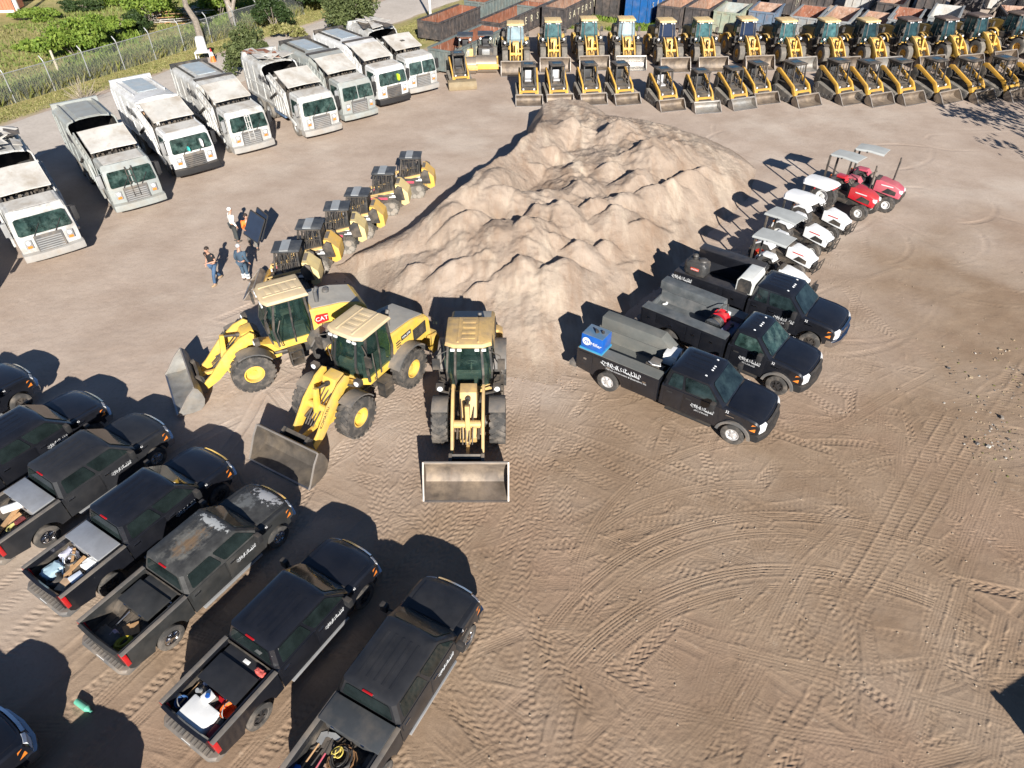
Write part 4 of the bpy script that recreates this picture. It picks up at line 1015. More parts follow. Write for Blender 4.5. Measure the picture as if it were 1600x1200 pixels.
    for sd in (-1, 1):
        a = MB(); a.tube([(-1.05, sd * .70, 2.85), (-.85, sd * 1.02, 2.8), (-.85, sd * 1.05, 2.5)], .018); a.box(-.90, -.82, sd * 1.05 - .12, sd * 1.05 + .12, 2.25, 2.65)
        a.obj('side_mirror', M_DARKM, root)
    MB().box(-2.1, -1.65, -.26, .26, 1.75, 1.9).box(-2.2, -2.05, -.25, .25, 1.85, 2.6).obj('seat', M_SEAT, root, bevel=.06)
    if lettering == 'K':
        for sd in (-1, 1):
            letters('KOMATSU', .16, M_LOGOD, root, (.95, sd * .536, 1.22), (PI / 2, R(46) * (1 if sd < 0 else -1), 0 if sd < 0 else PI), 'brand_lettering')
            p = MB().box(-3.45, -2.9, sd * .775, sd * .79, 1.9, 2.08).obj('model_plate', M_DARKM, root)
            letters('WA-270', .13, M_LOGO, p, (-3.17, sd * .792, 1.99), (PI / 2, 0, 0 if sd < 0 else PI), 'model_lettering')
            MB().box(-2.85, -2.6, sd * .775, sd * .79, 1.75, 1.79).box(-2.85, -2.6, sd * .775, sd * .79, 1.85, 1.89).box(-2.85, -2.6, sd * .775, sd * .79, 1.95, 1.99).obj('stripe', M_DARKM, root)
    if lettering == 'C':
        for sd in (-1, 1):
            p = MB().slices([(-3.05, 1.82), (-2.62, 1.78), (-2.52, 1.98), (-2.62, 2.18), (-3.05, 2.14)], sorted([sd * .775, sd * .79])).obj('red_badge', mat('red_badge', (.5, .02, .02), .4), root)
            letters('CAT', .24, M_LOGO, p, (-2.8, sd * .793, 1.98), (PI / 2, 0, 0 if sd < 0 else PI), 'brand_lettering')
    return root
M_DARKSTEEL = mat('dark_bucket_steel', (.12, .105, .09), .5, metal=.4, var=.3, dirt=.5, dirtcol=(.3, .24, .17))
M_LSTEEL = mat('silvered_bucket_steel', (.36, .35, .33), .4, metal=.6, var=.3, dirt=.6, dirtcol=(.38, .31, .24))
M_YELR = mat('bright_machine_yellow', (.74, .48, .075), .42, var=.1, dirt=.6, dirtcol=(.42, .31, .17), dust=.3, dscale=2.4, streak=.12, streakcol=(.22, .14, .07))
M_ROOFT = mat('dusty_tan_cab_roof', (.58, .45, .27), .7, var=.1, dirt=.5, dirtcol=(.5, .42, .32))
L1 = wheel_loader('large yellow wheel loader with red side badge and its bucket tipped towards the pick-ups', M_ROOFT, M_YELR, 'C', bucketm=mat('grey_bucket_steel', (.27, .265, .25), .5, metal=.4, var=.3, dirt=.7, dirtcol=(.34, .29, .23)), tilt=-.14, lift=.13, group='large wheel loaders parked nose out at the sand pile')
place(L1, (-9.74, 19.60, 0), -150)
L2 = wheel_loader('large yellow wheel loader with dark lettering on its arm, middle of three', M_ROOFT, M_YELR, 'K', bucketm=M_DARKSTEEL, tilt=0., group='large wheel loaders parked nose out at the sand pile')
place(L2, (-6.0, 16.95, 0), -120)
L3 = wheel_loader('large yellow wheel loader facing the drone squarely with a ribbed orange roof', M_YELD, M_YELD, None, group='large wheel loaders parked nose out at the sand pile')
place(L3, (-1.40, 16.22, 0), -90)

# the back row: smaller loaders with slick tyres
M_ROOFY = mat('tan_yellow_roof', (.66, .47, .22), .65, var=.1, dirt=.35, dirtcol=(.55, .46, .33))
M_BLUEGL = mat('pale_sky_glass', (.22, .30, .33), .15, var=.35, scale=1.1, spec=.9)
M_OLIVE = mat('grimy_olive_yellow', (.20, .13, .025), .5, var=.2, dirt=.4, dirtcol=(.12, .09, .04))
ORD = ['first', 'second', 'third', 'fourth', 'fifth', 'sixth', 'seventh', 'eighth', 'ninth', 'tenth', 'eleventh', 'twelfth', 'thirteenth', 'fourteenth', 'fifteenth', 'sixteenth', 'seventeenth', 'eighteenth']
row = [(806, 119), (866, 113), (925, 110), (984, 110), (1050, 113), (1109, 112), (1180, 110), (1242, 110), (1310, 110), (1374, 110), (1440, 108), (1500, 106), (1552, 100), (1618, 96)]
proto = None
for i, (x, y) in enumerate(row):
    p = P(x, y)
    if proto is None: proto = o = wheel_loader('x', M_ROOFY, M_YEL, None, big=False, cabglass=M_BLUEGL, fender=M_DARKM, black_hood=M_OLIVE, group='mid-size wheel loaders in the back row')
    else: o = dup(proto)
    look = 'tan roof' if i < 10 else 'dark roof'
    place(o, (p.x, p.y + 2.62 * .93 - (.4 if i > 6 else 0), 0), -90 + (2, 3, 4, 4, 6, 7, 10, 11, 13, 13, 17, 18, 20, 20)[i] + random.uniform(-2, 2), f'{ORD[i]} wheel loader from the left in the back row, {look}, bucket lowered', .93)
    if i == 4 or i == 6: repaint(o, {'pale_sky_glass': mat('dark_blue_film_glass', (.02, .03, .06), .12)})
    elif i not in (0, 3): repaint(o, {'pale_sky_glass': mat('teal_glass', (.05, .115, .12), .12, var=.6) if i < 9 else mat('dim_teal_glass', (.02, .045, .05), .12, var=.6)})
    if i >= 10: repaint(o, {'tan_yellow_roof': mat('dark_roof', (.10, .07, .06), .6, dirt=.4)})
    if i in (3, 7, 9): repaint(o, {'worn_bucket_steel': M_LSTEEL})

# ------------------------------------------------------------------ compact track loaders; x forward, tracks centred on x = 0
M_CTLY = mat('working_yellow', (.60, .33, .045), .5, var=.12, dirt=.6, dirtcol=(.3, .21, .11), dust=.25, dscale=2.2)
def track(root, sd, roll=5):
    w0, w1 = sd * .50, sd * .86
    out = [(-.62, .0)] + [(.62, .0), (.86, .14), (.92, .30), (.84, .44)] + [(-.55, .72), (-.72, .74), (-.88, .62), (-.92, .30), (-.82, .10)]
    t = MB().slices(out, sorted([w0, w1]), None)
    n = 40
    pts = [Vector((x, 0, z)) for x, z in out]; per = [(pts[i] - pts[(i + 1) % len(pts)]).length for i in range(len(pts))]; tot = sum(per)
    for k in range(n):
        d = tot * k / n; i = 0
        while d > per[i]: d -= per[i]; i += 1
        a = pts[i]; b_ = pts[(i + 1) % len(pts)]; u = (b_ - a).normalized(); c = a + u * d; nn = Vector((-u.z, 0, u.x)) * -1
        p0 = c - u * .02; p1 = c + u * .02
        t.hexa([(p0.x, min(w0, w1), p0.z), (p1.x, min(w0, w1), p1.z), (p1.x, max(w0, w1), p1.z), (p0.x, max(w0, w1), p0.z)] + [(q.x + nn.x * .03, yy, q.z + nn.z * .03) for q, yy in ((p0, min(w0, w1)), (p1, min(w0, w1)), (p1, max(w0, w1)), (p0, max(w0, w1)))])
    o = t.obj('track', M_TYREDUST, root)
    r = MB()
    for k in range(roll): r.cyl((-.60 + 1.2 * k / (roll - 1), sd * .80, .15), (-.60 + 1.2 * k / (roll - 1), sd * .885, .15), .115, n=12)
    r.cyl((.72, sd * .80, .28), (.72, sd * .885, .28), .13).cyl((-.74, sd * .80, .30), (-.74, sd * .885, .30), .13).cyl((-.62, sd * .80, .56), (-.62, sd * .885, .56), .15)
    r.obj('roller', mat('dusty_roller', (.25, .23, .20), .7, dirt=.5) if roll > 5 else M_GREYP, o)
def track_loader(label, hood='black', roofm=None, bw=1.75, group=None, name='track_loader', bucketm=None, sidewin=True):
    root = thing(name, label, 'track loader', group=group)
    for sd in (-1, 1): track(root, sd, 6 if hood == 'yellow' else 5)
    MB().slices([(-1.05, .30), (.72, .25), (.80, .62), (.30, .80), (-.2, 1.05 + .12 * (hood == 'yellow')), (-1.1, 1.1 + .15 * (hood == 'yellow'))], [-.50, .50]).obj('chassis', M_DARKM, root, bevel=.015)
    if hood == 'yellow':
        h = MB().slices([(-.80, .62), (-.80, 1.52), (-1.0, 1.50), (-1.42, 1.08), (-1.46, .55), (-1.2, .40)], [-.50, -.46, .46, .50]).obj('engine_hood', M_YEL, root, bevel=.02)
        MB().box(-.98, -.82, -.30, .30, 1.51, 1.535).obj('vent', M_GREYP, h)
        MB().slices([(-1.02, 1.46), (-1.26, 1.21), (-1.245, 1.19), (-1.0, 1.44)], [-.2, .2]).obj('rear_grille', M_GREYP, h)
        for sd in (-1, 1):
            MB().box(-.35, .55, sd * .51, sd * .53, .72, .84).obj('side_stripe', M_REDF, root)
            MB().box(-.85, -.45, sd * .525, sd * .54, .85, .98).obj('side_decal', M_LOGO, root)
            MB().box(-.70, -.30, sd * .52, sd * .535, 1.05, 1.12).obj('side_decal', M_LOGO, root)
            for k in range(12): MB().bar((-.68 + .085 * k, sd * .45, 1.1), (-.66 + .075 * k, sd * .45, 2.0), .02, .02).obj('cab_guard', M_DARKM, root)
    else:
        MB().slices([(-.70, .85), (-.70, 1.28), (-1.05, 1.30), (-1.25, 1.20), (-1.28, .55), (-1.0, .45)], [-.60, .60]).obj('engine_hood', M_DARKM, root, bevel=.03)
        MB().box(-1.30, -1.27, -.42, .42, .7, 1.1).obj('rear_door', M_YEL, root, bevel=.01)
    # cab with an open front
    fr = MB()
    F0, F1, B0, B1 = (.42, .85), (.22, 2.03), (-.68, 1.1), (-.70, 2.03)
    for sd in (-1, 1):
        y = sd * .44
        for a, b_ in ((F0, F1), (B0, B1), (F1, B1), (F0, B0)): fr.bar((a[0], y, a[1]), (b_[0], y, b_[1]), .07, .07)
        for k in range(3): fr.bar((.10 - .24 * k, y, 1.05), (.06 - .24 * k, y, 2.0), .025, .025)
        fr.bar((.3, y, 1.45), (-.68, y, 1.55), .025, .025)
    fr.bar((F1[0], -.44, F1[1]), (F1[0], .44, F1[1]), .07, .07); fr.bar((F0[0], -.44, F0[1]), (F0[0], .44, F0[1]), .06, .06)
    fr.box(-.72, -.66, -.44, .44, 1.1, 2.03)
    fr.obj('cab_frame', M_DARKM, root)
    roof = MB().loft([[(-.80, -.48, 2.03), (.32, -.48, 2.03), (.32, .48, 2.03), (-.80, .48, 2.03)], [(-.82, -.50, 2.07), (.35, -.50, 2.07), (.35, .50, 2.07), (-.82, .50, 2.07)], [(-.74, -.42, 2.12), (.27, -.42, 2.12), (.27, .42, 2.12), (-.74, .42, 2.12)]])
    r_ = roof.obj('cab_roof', roofm or M_DARKM, root, bevel=.012)
    if hood == 'yellow': MB().box(-.36, .0, -.47, .47, 2.075, 2.13).obj('roof_hatch', mat('pale_grey_hatch', (.30, .32, .33), .5, dirt=.3), r_)
    else: MB().box(-.45, -.02, -.30, .30, 2.115, 2.132).obj('roof_window', M_GLASSG, r_)
    s_ = MB().box(-.55, -.10, -.24, .24, .95, 1.10).box(-.62, -.50, -.22, .22, 1.08, 1.62); s_.obj('seat', M_SEAT, root, bevel=.04)
    MB().box(-.10, .38, -.40, .40, .80, .88).obj('floor_pan', M_GREYP, root)
    for sd in (-1, 1):
        MB().bar((.1, sd * .28, .95), (.16, sd * .28, 1.32), .05, .05).ball((.16, sd * .28, 1.34), .045, 8, 5).obj('control_lever', M_DARKM, root)
        arm = [(-1.12, 1.48), (-1.02, 1.66), (-.80, 1.68), (.70, .98), (.98, .62), (1.06, .28), (.94, .22), (.78, .50), (.52, .84), (-.75, 1.42), (-.9, 1.36)]
        if hood == 'yellow': MB().bar((-1.15, sd * .57, 1.30), (.72, sd * .57, .88), .09, .12).bar((.70, sd * .57, .92), (1.0, sd * .57, .25), .09, .14).obj('lift_arm', M_YELD, root)
        else: MB().slices(arm, sorted([sd * .54, sd * .645])).obj('lift_arm', M_CTLY, root, bevel=.012)
        MB().slices([(-1.25, .75), (-.85, .75), (-.72, 1.25), (-.95, 1.5), (-1.15, 1.4)], sorted([sd * .53, sd * .65])).obj('rear_tower', M_DARKM if hood != 'yellow' else M_DARKM, root, bevel=.01)
        MB().cyl((-.6, sd * .59, .98), (.1, sd * .59, 1.0), .05).cyl((.1, sd * .59, 1.0), (.6, sd * .59, .92), .03).obj('lift_cylinder', M_DARKM, root)
        MB().box(.70, .76, sd * .36 - .05, sd * .36 + .05, .70, .80).obj('work_lamp', M_LENS, root)
    MB().slices([(.80, .36), (.98, .34), (1.0, .62), (.86, .72), (.78, .6)], [-.62, .62]).obj('front_crossbar', M_CTLY, root, bevel=.015)
    MB().slices([(.98, .12), (1.10, .10), (1.12, .60), (1.0, .62)], [-.42, .42]).obj('coupler', M_DARKM, root)
    if bw: bucket(root, bw, 1.88, .02, .80, .58, bucketm or M_STEEL)
    return root
G2 = 'track loaders lined up with their buckets down'
row2 = [(826, 166), (871, 165), (922, 164), (972, 164), (1040, 174), (1098, 177), (1150, 172), (1188, 163), (1247, 167), (1315, 163), (1362, 165), (1412, 163), (1468, 161), (1522, 161), (1576, 158), (1628, 157)]
proto = None; CTL = []
for i, (x, y) in enumerate(row2):
    p = P(x, y)
    if proto is None: proto = o = track_loader('x', 'black', M_DARKM, group=G2)
    else: o = dup(proto)
    place(o, (p.x, p.y + 1.88 * 1.02, 0), -90 + (3, 8, 9, 12, 16, 12, 18, 19, 22, 24, 24, 25, 27, 26, 28, 26)[i] + random.uniform(-2, 2), f'{ORD[i]} yellow track loader from the left in the front line, open black cab, bucket down', 1.06 if i < 8 else 1.14)
    CTL.append(o)
for i in (5, 6): repaint(CTL[i], {'worn_bucket_steel': M_LSTEEL})
for i in (0, 1, 4): repaint(CTL[i], {'seat_vinyl': mat('pale_grey_seat', (.40, .40, .41), .5)})  # three of the loaders get a paler grey seat
G3 = 'rubber track loaders standing along the left foot of the pile'
asv = [(-9.72, 25.45), (-9.20, 27.45), (-8.35, 29.25), (-7.65, 30.75), (-6.75, 33.25), (-5.62, 35.25)]
ahint = ['nearest the big loaders', 'second up the pile', 'third up the pile', 'fourth up the pile', 'fifth up the pile', 'farthest up the pile']
M_ROOFG = mat('grey_cab_roof', (.05, .054, .06), .5, dirt=.4, dirtcol=(.2, .2, .19))
proto = None; ASV = []
for i, (x, y) in enumerate(asv):
    if proto is None: proto = o = track_loader('x', 'yellow', M_ROOFG, bw=1.6, group=G3)
    else: o = dup(proto)
    place(o, (x, y, 0), 184 + random.uniform(-5, 5), f'rubber track loader with yellow rear hood and grey roof, {ahint[i]}', 1.0)
    ASV.append(o)
for i in (0, 2, 4): repaint(ASV[i], {'machine_yellow': mat('sun_bleached_yellow', (.66, .52, .24), .5, dirt=.4, dirtcol=(.5, .42, .3))})
# three odd machines left of the rows
o = track_loader('x', 'black', M_DARKM, bw=0, name='sweeper_loader')
p = P(716, 140); place(o, (p.x, p.y + 1.6, 0), -78, 'yellow track loader with a broad dusty sweeper box, beside the last white garbage truck')
o['category'] = 'sweeper loader'
M_DUSTBOX = mat('dust_caked_box', (.26, .20, .12), .8, dirt=.6, dirtcol=(.34, .28, .18))
MB().slices([(1.1, .05), (1.85, .02), (1.9, .30), (1.65, .55), (1.15, .60)], [-1.05, 1.05]).obj('sweeper_box', M_DUSTBOX, o, bevel=.02)
def roller(label, x, y, front):
    t = thing('vibratory_roller', label, 'roller', (x, y, 0), -88)
    M_DR = mat('roller_drum_steel', (.26, .22, .18), .5, metal=.3, dirt=.6)
    MB().cyl((.75, -.82, .6), (.75, .82, .6), .6, n=28).obj('drum', M_DR, t)
    f = MB()
    for sd in (-1, 1): f.slices([(-.3, .45), (1.35, .45), (1.4, .75), (-.3, .9)], sorted([sd * .84, sd * .96]))
    f.box(1.3, 1.45, -.96, .96, .42, .78); f.box(-.4, -.1, -.96, .96, .5, .95)
    f.obj('front_frame', front, t, bevel=.02)
    MB().slices([(.2, 1.02), (1.35, .72), (1.36, .76), (.2, 1.12)], [-.8, .8]).obj('drum_cover', M_GREYP if front is M_YEL else M_STEEL, t)
    MB().slices([(-.4, .5), (-.4, 1.5), (-1.6, 1.45), (-2.6, 1.3), (-2.7, .6)], [-.6, .6]).obj('engine_body', M_YELD if front is not M_YEL else M_DARKM, t, bevel=.04)
    MB().box(-.45, -.38, -.3, .3, 1.0, 1.4).obj('front_panel', M_GALV, t, bevel=.02)
    for sd in (-1, 1): wheel(t, (-2.0, sd * .72, .62), .62, .42, .3, sd, M_YEL, M_TYREDUST, spokes=0)
    s_ = MB()
    for sx in (-.65, -1.65):
        for sd in (-1, 1): s_.bar((sx, sd * .5, 1.4), (sx, sd * .5, 2.35), .07, .07)
    s_.obj('canopy_post', M_DARKM, t)
    MB().box(-1.85, -.5, -.62, .62, 2.35, 2.43).obj('canopy', M_ROOFG, t, bevel=.03)
    MB().box(-1.4, -1.0, -.25, .25, 1.45, 1.6).box(-1.45, -1.35, -.25, .25, 1.55, 2.0).obj('seat', M_SEAT, t, bevel=.03)
    for sd in (-1, 1): MB().cyl((-.40, sd * .4, 2.2), (-.36, sd * .4, 2.2), .08).obj('work_lamp', M_LENS, t)
    return t
p = P(727, 119); roller('tan fronted roller with a steel drum cover, left of the wheel loader row', p.x, p.y + 1.4, M_YELD)
p = P(759, 117); roller('dark roller with a bright yellow drum bar, next to the first wheel loader', p.x, p.y + 1.4, M_YEL)
# ------------------------------------------------------------------ compact tractors; x forward
def tractor(label, paint, canopy, curved, stack=False, guard=True, rim=None, group='compact tractors parked along the right foot of the pile', blue=False, csz=.88):
    root = thing('compact_tractor', label, 'tractor', group=group)
    M_RIMW = mat('white_wheel', (.66, .66, .64), .4)
    rim = rim or M_RIMW
    for sd in (-1, 1):
        wheel(root, (-.72, sd * .58, .56), .56, .36, .28, sd, rim, M_RUBBER, lugs=16, spokes=0, deep=.2, lean=.3)
        wheel(root, (.95, sd * .52, .34), .34, .22, .17, sd, rim, M_RUBBER, lugs=14, spokes=0, deep=.2, lean=.3)
        fd = [(-1.15, .80), (-1.10, 1.02), (-.85, 1.18), (-.45, 1.18), (-.28, 1.0), (-.34, .98), (-.48, 1.12), (-.83, 1.12), (-1.04, .98), (-1.10, .78)]
        f = MB().slices(fd, sorted([sd * .36, sd * .78])); f.obj('rear_fender', paint, root, bevel=.012)
        MB().box(-1.16, -1.10, sd * .62 - .06, sd * .62 + .06, .95, 1.05).obj('indicator', M_AMBER, root, bevel=.015)
    MB().box(-.95, 1.15, -.22, .22, .38, .72).box(-.85, -.60, -.45, .45, .45, .68).cyl((.95, -.45, .34), (.95, .45, .34), .06).obj('chassis', M_DARKM, root)
    MB().box(-.42, .22, -.44, .44, .50, .56).obj('platform', M_DARKM, root)
    hood = [(.20, .72), (.20, 1.16), (.40, 1.20), (1.05, 1.10), (1.30, .98), (1.38, .78), (1.36, .58), (1.0, .62)]
    hw = .30
    h = MB().slices(hood, [-hw, -hw * .9, -hw * .5, 0, hw * .5, hw * .9, hw], lambda x, y, z: (x - .10 * (abs(y) / hw) ** 3 * (x > 1), y * (1 - .12 * (x > 1.1)), z - (.05 if abs(y) >= hw * .99 and z > .9 else 0))).obj('hood', paint, root, ang=40)
    for sd in (-1, 1):
        MB().slices([(.55, .72), (1.12, .70), (1.12, .86), (.75, .94)], sorted([sd * .285, sd * .312])).obj('side_grille', M_DARKM, h)
        MB().slices([(1.20, .84), (1.36, .80), (1.34, .92), (1.22, .95)], sorted([sd * .10, sd * .262])).obj('headlight', M_LENS if paint is not M_REDP else M_LENS, h)
        MB().box(.45, .95, sd * .304, sd * .312, 1.01, 1.05).obj('red_stripe', mat('red_decal', (.6, .03, .03), .4) if paint not in (M_REDP, M_REDF) else M_LOGO, h)
    MB().slices([(1.30, .58), (1.40, .60), (1.41, .78), (1.36, .82)], [-.2, .2]).obj('grille', M_DARKM, root)
    MB().box(.12, .30, -.27, .27, .7, 1.22).obj('dashboard', M_DARKM, root, bevel=.03)
    MB().cyl((.10, 0, 1.15), (-.06, 0, 1.28), .025).obj('steering_column', M_DARKM, root)
    ring = [(-.08 + .17 * .75 * math.cos(2 * PI * i / 16), .17 * math.sin(2 * PI * i / 16), 1.29 + .12 * math.cos(2 * PI * i / 16)) for i in range(17)]
    MB().tube(ring, .018, 6).obj('steering_wheel', M_DARKM, root)
    s_ = MB().box(-.75, -.32, -.22, .22, .82, .94).box(-.82, -.72, -.21, .21, .92, 1.28); s_.obj('seat', M_SEAT if not blue else M_SEAT, root, bevel=.04)
    rp = MB()
    for sd in (-1, 1): rp.bar((-.98, sd * .42, .6), (-1.0, sd * .42, 2.22), .07, .07)
    rp.bar((-1.0, -.42, 2.2), (-1.0, .42, 2.2), .07, .07)
    rp.obj('roll_bar', M_DARKM, root)
    if curved:
        n = 6; ys = [-.62 + 1.24 * i / 8 for i in range(9)]
        prof = [(-1.25, 2.24), (-1.18, 2.31), (-.5, 2.35), (.25, 2.33), (.40, 2.26), (.38, 2.23), (-.5, 2.25), (-1.2, 2.21)]
        c = MB().slices(prof, ys, lambda x, y, z: (-.45 + (x + .45) * .92 * (1 - .22 * (abs(y) / .62) ** 3), y * .92, z - .09 * (abs(y) / .62) ** 3)).obj('canopy', canopy, root, ang=40)
    else:
        c = MB().slices([(-1.22, 2.25), (-.4, 2.30), (.40, 2.27), (.40, 2.295), (-.4, 2.325), (-1.22, 2.275)], [-.56, -.5, 0, .5, .56], lambda x, y, z: (-.45 + (x + .45) * csz, y * csz, z - (.05 if abs(y) > .55 else 0) + .015 * (y == 0))).obj('canopy', canopy, root)
    MB().bar((-1.0, 0, 2.2), (-.2, 0, 2.27), .06, .05).bar((-.5, -.5, 2.25), (-.5, .5, 2.25), .04, .04).obj('canopy_bracket', M_DARKM, root)
    if guard:
        g_ = MB()
        for y in (-.32, 0, .32): g_.bar((1.50, y, .40), (1.58, y, .95), .03, .03)
        for z in (.45, .70, .94): g_.bar((1.50 + .14 * (z - .4), -.34, z), (1.50 + .14 * (z - .4), .34, z), .03, .03)
        g_.bar((1.2, .2, .45), (1.5, .2, .45), .05, .05).bar((1.2, -.2, .45), (1.5, -.2, .45), .05, .05)
        g_.obj('front_guard', M_DARKM, root)
    if stack: MB().cyl((.75, .24, 1.1), (.75, .24, 2.0), .035).cyl((.75, .24, 1.95), (.73, .24, 2.12), .03).obj('exhaust_stack', M_DARKM, root)
    return root
M_TWHITE = mat('white_tractor_paint', (.78, .79, .79), .3, var=.05, dirt=.12, coat=.3)
M_CANG = mat('pale_grey_canopy', (.40, .415, .405), .8, spec=.15, var=.1, dirt=.25, dirtcol=(.4, .4, .37))
M_CANW = mat('white_canopy', (.80, .80, .79), .4, var=.05, dirt=.1)
M_REDRIM = mat('red_wheel', (.45, .03, .02), .4)
tr = [((11.35, 25.35), tractor('white tractor mostly hidden by the far service truck, flat grey canopy nearest the camera', M_TWHITE, M_CANG, False, rim=M_REDRIM), -42),
      ((12.40, 27.30), tractor('white tractor with flat grey canopy and orange rear wheel, second of the tractors', M_TWHITE, M_CANG, False, rim=M_REDRIM), -48),
      ((13.80, 29.20), tractor('white tractor under a rounded white canopy, beside the flat grey canopies', M_TWHITE, M_CANW, True), -50),
      ((15.25, 30.85), tractor('white tractor under a rounded white canopy, right next to the red tractors', M_TWHITE, M_CANW, True), -50),
      ((17.35, 33.15), tractor('deep red tractor with upright black exhaust and grey canopy', M_REDP, M_CANG, False, True, False, csz=.74), -48),
      ((18.95, 34.05), tractor('faded red tractor with grey canopy, farthest of the tractor line', M_REDF, M_CANG, False, True, False, blue=True, csz=.74), -40)]
for (xy, o, dg) in tr: place(o, (xy[0], xy[1], 0), dg, scale=1.06 if 'red' not in o['label'].split()[:2] else 1.2)

# ------------------------------------------------------------------ garbage trucks; x = 0 is the front bumper
def garbage_truck(label, paint, plate=None, top='open', bumper='grey', guard=False, group='garbage trucks parked in a slanting row', logo=True, split=True, junk=False):
    root = thing('garbage_truck', label, 'garbage truck', group=group)
    plate = plate or M_PLATE
    W = 1.18
    # cab
    cab = [(-1.55, .62), (-.08, .55), (-.02, .9), (-.02, 1.45), (-.16, 2.30), (-.34, 2.50), (-1.50, 2.56), (-1.55, 2.5)]
    MB().slices(cab, [-W, -W * .93, -W * .5, 0, W * .5, W * .93, W], lambda x, y, z: (x - .10 * (abs(y) / W) ** 4 * (x > -.5), y * (1 - .05 * max(0, z - 1.4)), z - (.07 if abs(y) > W * .99 and z > 2.2 else 0))).obj('cab', paint, root, ang=26)
    MB().slices([(-1.42, 2.56), (-.45, 2.50), (-.45, 2.515), (-1.42, 2.585)], [-.92, .92]).obj('cab_roof', plate, root)
    q = [(-.02, -1.06, 1.46), (-.02, 1.06, 1.46), (-.163, .98, 2.29), (-.163, -.98, 2.29)]
    ws = pane(q, .0, .485 if split else 1., .04, .93, .03).obj('windshield', M_GLASSG, root)
    if split: pane(q, .515, 1., .04, .93, .03).obj('windshield', M_GLASSG, root)
    for y in (-.5, .35): MB().bar((.04, y, 1.42), (-.03, y + .38, 1.9), .025, .02).obj('wiper', M_TRIM, root)
    for sd in (-1, 1):
        yy = lambda z: sd * (W * (1 - .05 * max(0, z - 1.4)) + .004)
        d = MB().slices([(-1.45, .8), (-.30, .8), (-.30, 1.5), (-.42, 2.32), (-1.45, 2.34)], sorted([sd * (W - .01), sd * (W + .012)]), lambda x, y, z: (x, y * (1 - .05 * max(0, z - 1.4)), z)).obj('door', paint, root, bevel=.006)
        MB().slices([(-1.32, 1.48), (-.42, 1.48), (-.52, 2.24), (-1.32, 2.24)], sorted([sd * (W + .0), sd * (W + .022)]), lambda x, y, z: (x, y * (1 - .05 * max(0, z - 1.4)), z)).obj('window', M_GLASSG, d)
        MB().box(-1.38, -1.22, sd * W + sd * .01 - .015, sd * W + sd * .01 + .015, 1.25, 1.3).obj('handle', M_TRIM, d)
        m_ = MB().box(-.34, -.22, sd * 1.26, sd * 1.46, 1.55, 2.15).tube([(-.3, sd * 1.1, 2.2), (-.25, sd * 1.36, 2.2), (-.25, sd * 1.36, 1.5), (-.3, sd * 1.12, 1.45)], .02); m_.obj('side_mirror', M_TRIM if sd > 0 else M_GALV, root, bevel=.015)
        hl = MB().box(-.03, .02, sd * .82 - .14, sd * .82 + .14, .92, 1.30).obj('headlight', M_GALV, root, bevel=.02)
        MB().cyl((0, sd * .82, 1.18), (.035, sd * .82, 1.18), .085, n=12).obj('lens', M_LENS, hl)
        MB().box(.0, .035, sd * .82 - .09, sd * .82 + .09, .94, 1.04).obj('indicator', M_AMBER, hl)
        wheel(root, (-1.38, sd * 1.0, .53), .53, .30, .30, sd, M_GALV, M_TYREDUST, spokes=8, deep=.1)
        for xx in (-5.3, -6.6):
            wheel(root, (xx, sd * 1.02, .53), .53, .28, .30, sd, M_GALV, M_TYREDUST, spokes=8, deep=.3)
            wheel(root, (xx, sd * .70, .53), .53, .26, .30, sd, M_DARKM, M_TYREDUST, spokes=0)
    MB().slices([(-.02, .62), (.03, .62), (.03, 1.36), (-.02, 1.40)], [-.56, .56]).obj('grille', M_GREYP, root)
    for k in range(7): pass
    gl = MB()
    for k in range(6): gl.box(.03, .045, -.5, .5, .72 + .10 * k, .76 + .10 * k)
    gl.obj('grille_bar', M_GALV if bumper != 'black' else M_DARKM, root)
    bm_ = {'grey': mat('dirty_bumper', (.34, .33, .31), .5, dirt=.5), 'black': M_TRIM, 'paint': paint}[bumper]
    MB().slices([(-.35, .34), (.16, .36), (.18, .45), (.17, .66), (-.05, .70), (-.35, .66)], [-1.22, -1.1, -.6, 0, .6, 1.1, 1.22], lambda x, y, z: (x - .10 * (abs(y) / 1.22) ** 4, y, z)).obj('front_bumper', bm_, root)
    if guard:
        g_ = MB()
        for y in (-.14, .14): g_.bar((.06, y, .9), (-.08, y, 2.35), .04, .04)
        for z in (1.0, 1.3, 1.6, 1.9, 2.2): g_.bar((.05 - .09 * (z - 1), -.14, z), (.05 - .09 * (z - 1), .14, z), .03, .03)
        g_.obj('windshield_ladder', paint if paint is not M_GPAINT else M_DARKM, root)
    # arm pivots, hoses and clutter in the gap behind the cab
    gp = MB().box(-1.95, -1.6, -1.0, 1.0, .7, 2.2)
    rr_ = random.Random(3)
    for k in range(16): y = rr_.uniform(-.95, .95); gp.bar((-1.6, y, rr_.uniform(2.1, 2.4)), (-1.9, y + rr_.uniform(-.2, .2), 2.55), .06, .05)
    gp.obj('engine_clutter', M_DARKM, root)
    # hopper with the dusty canopy sheet above it
    hop = [(-3.9, .95), (-2.0, .95), (-1.92, 1.3), (-1.98, 2.45), (-3.9, 3.15)]
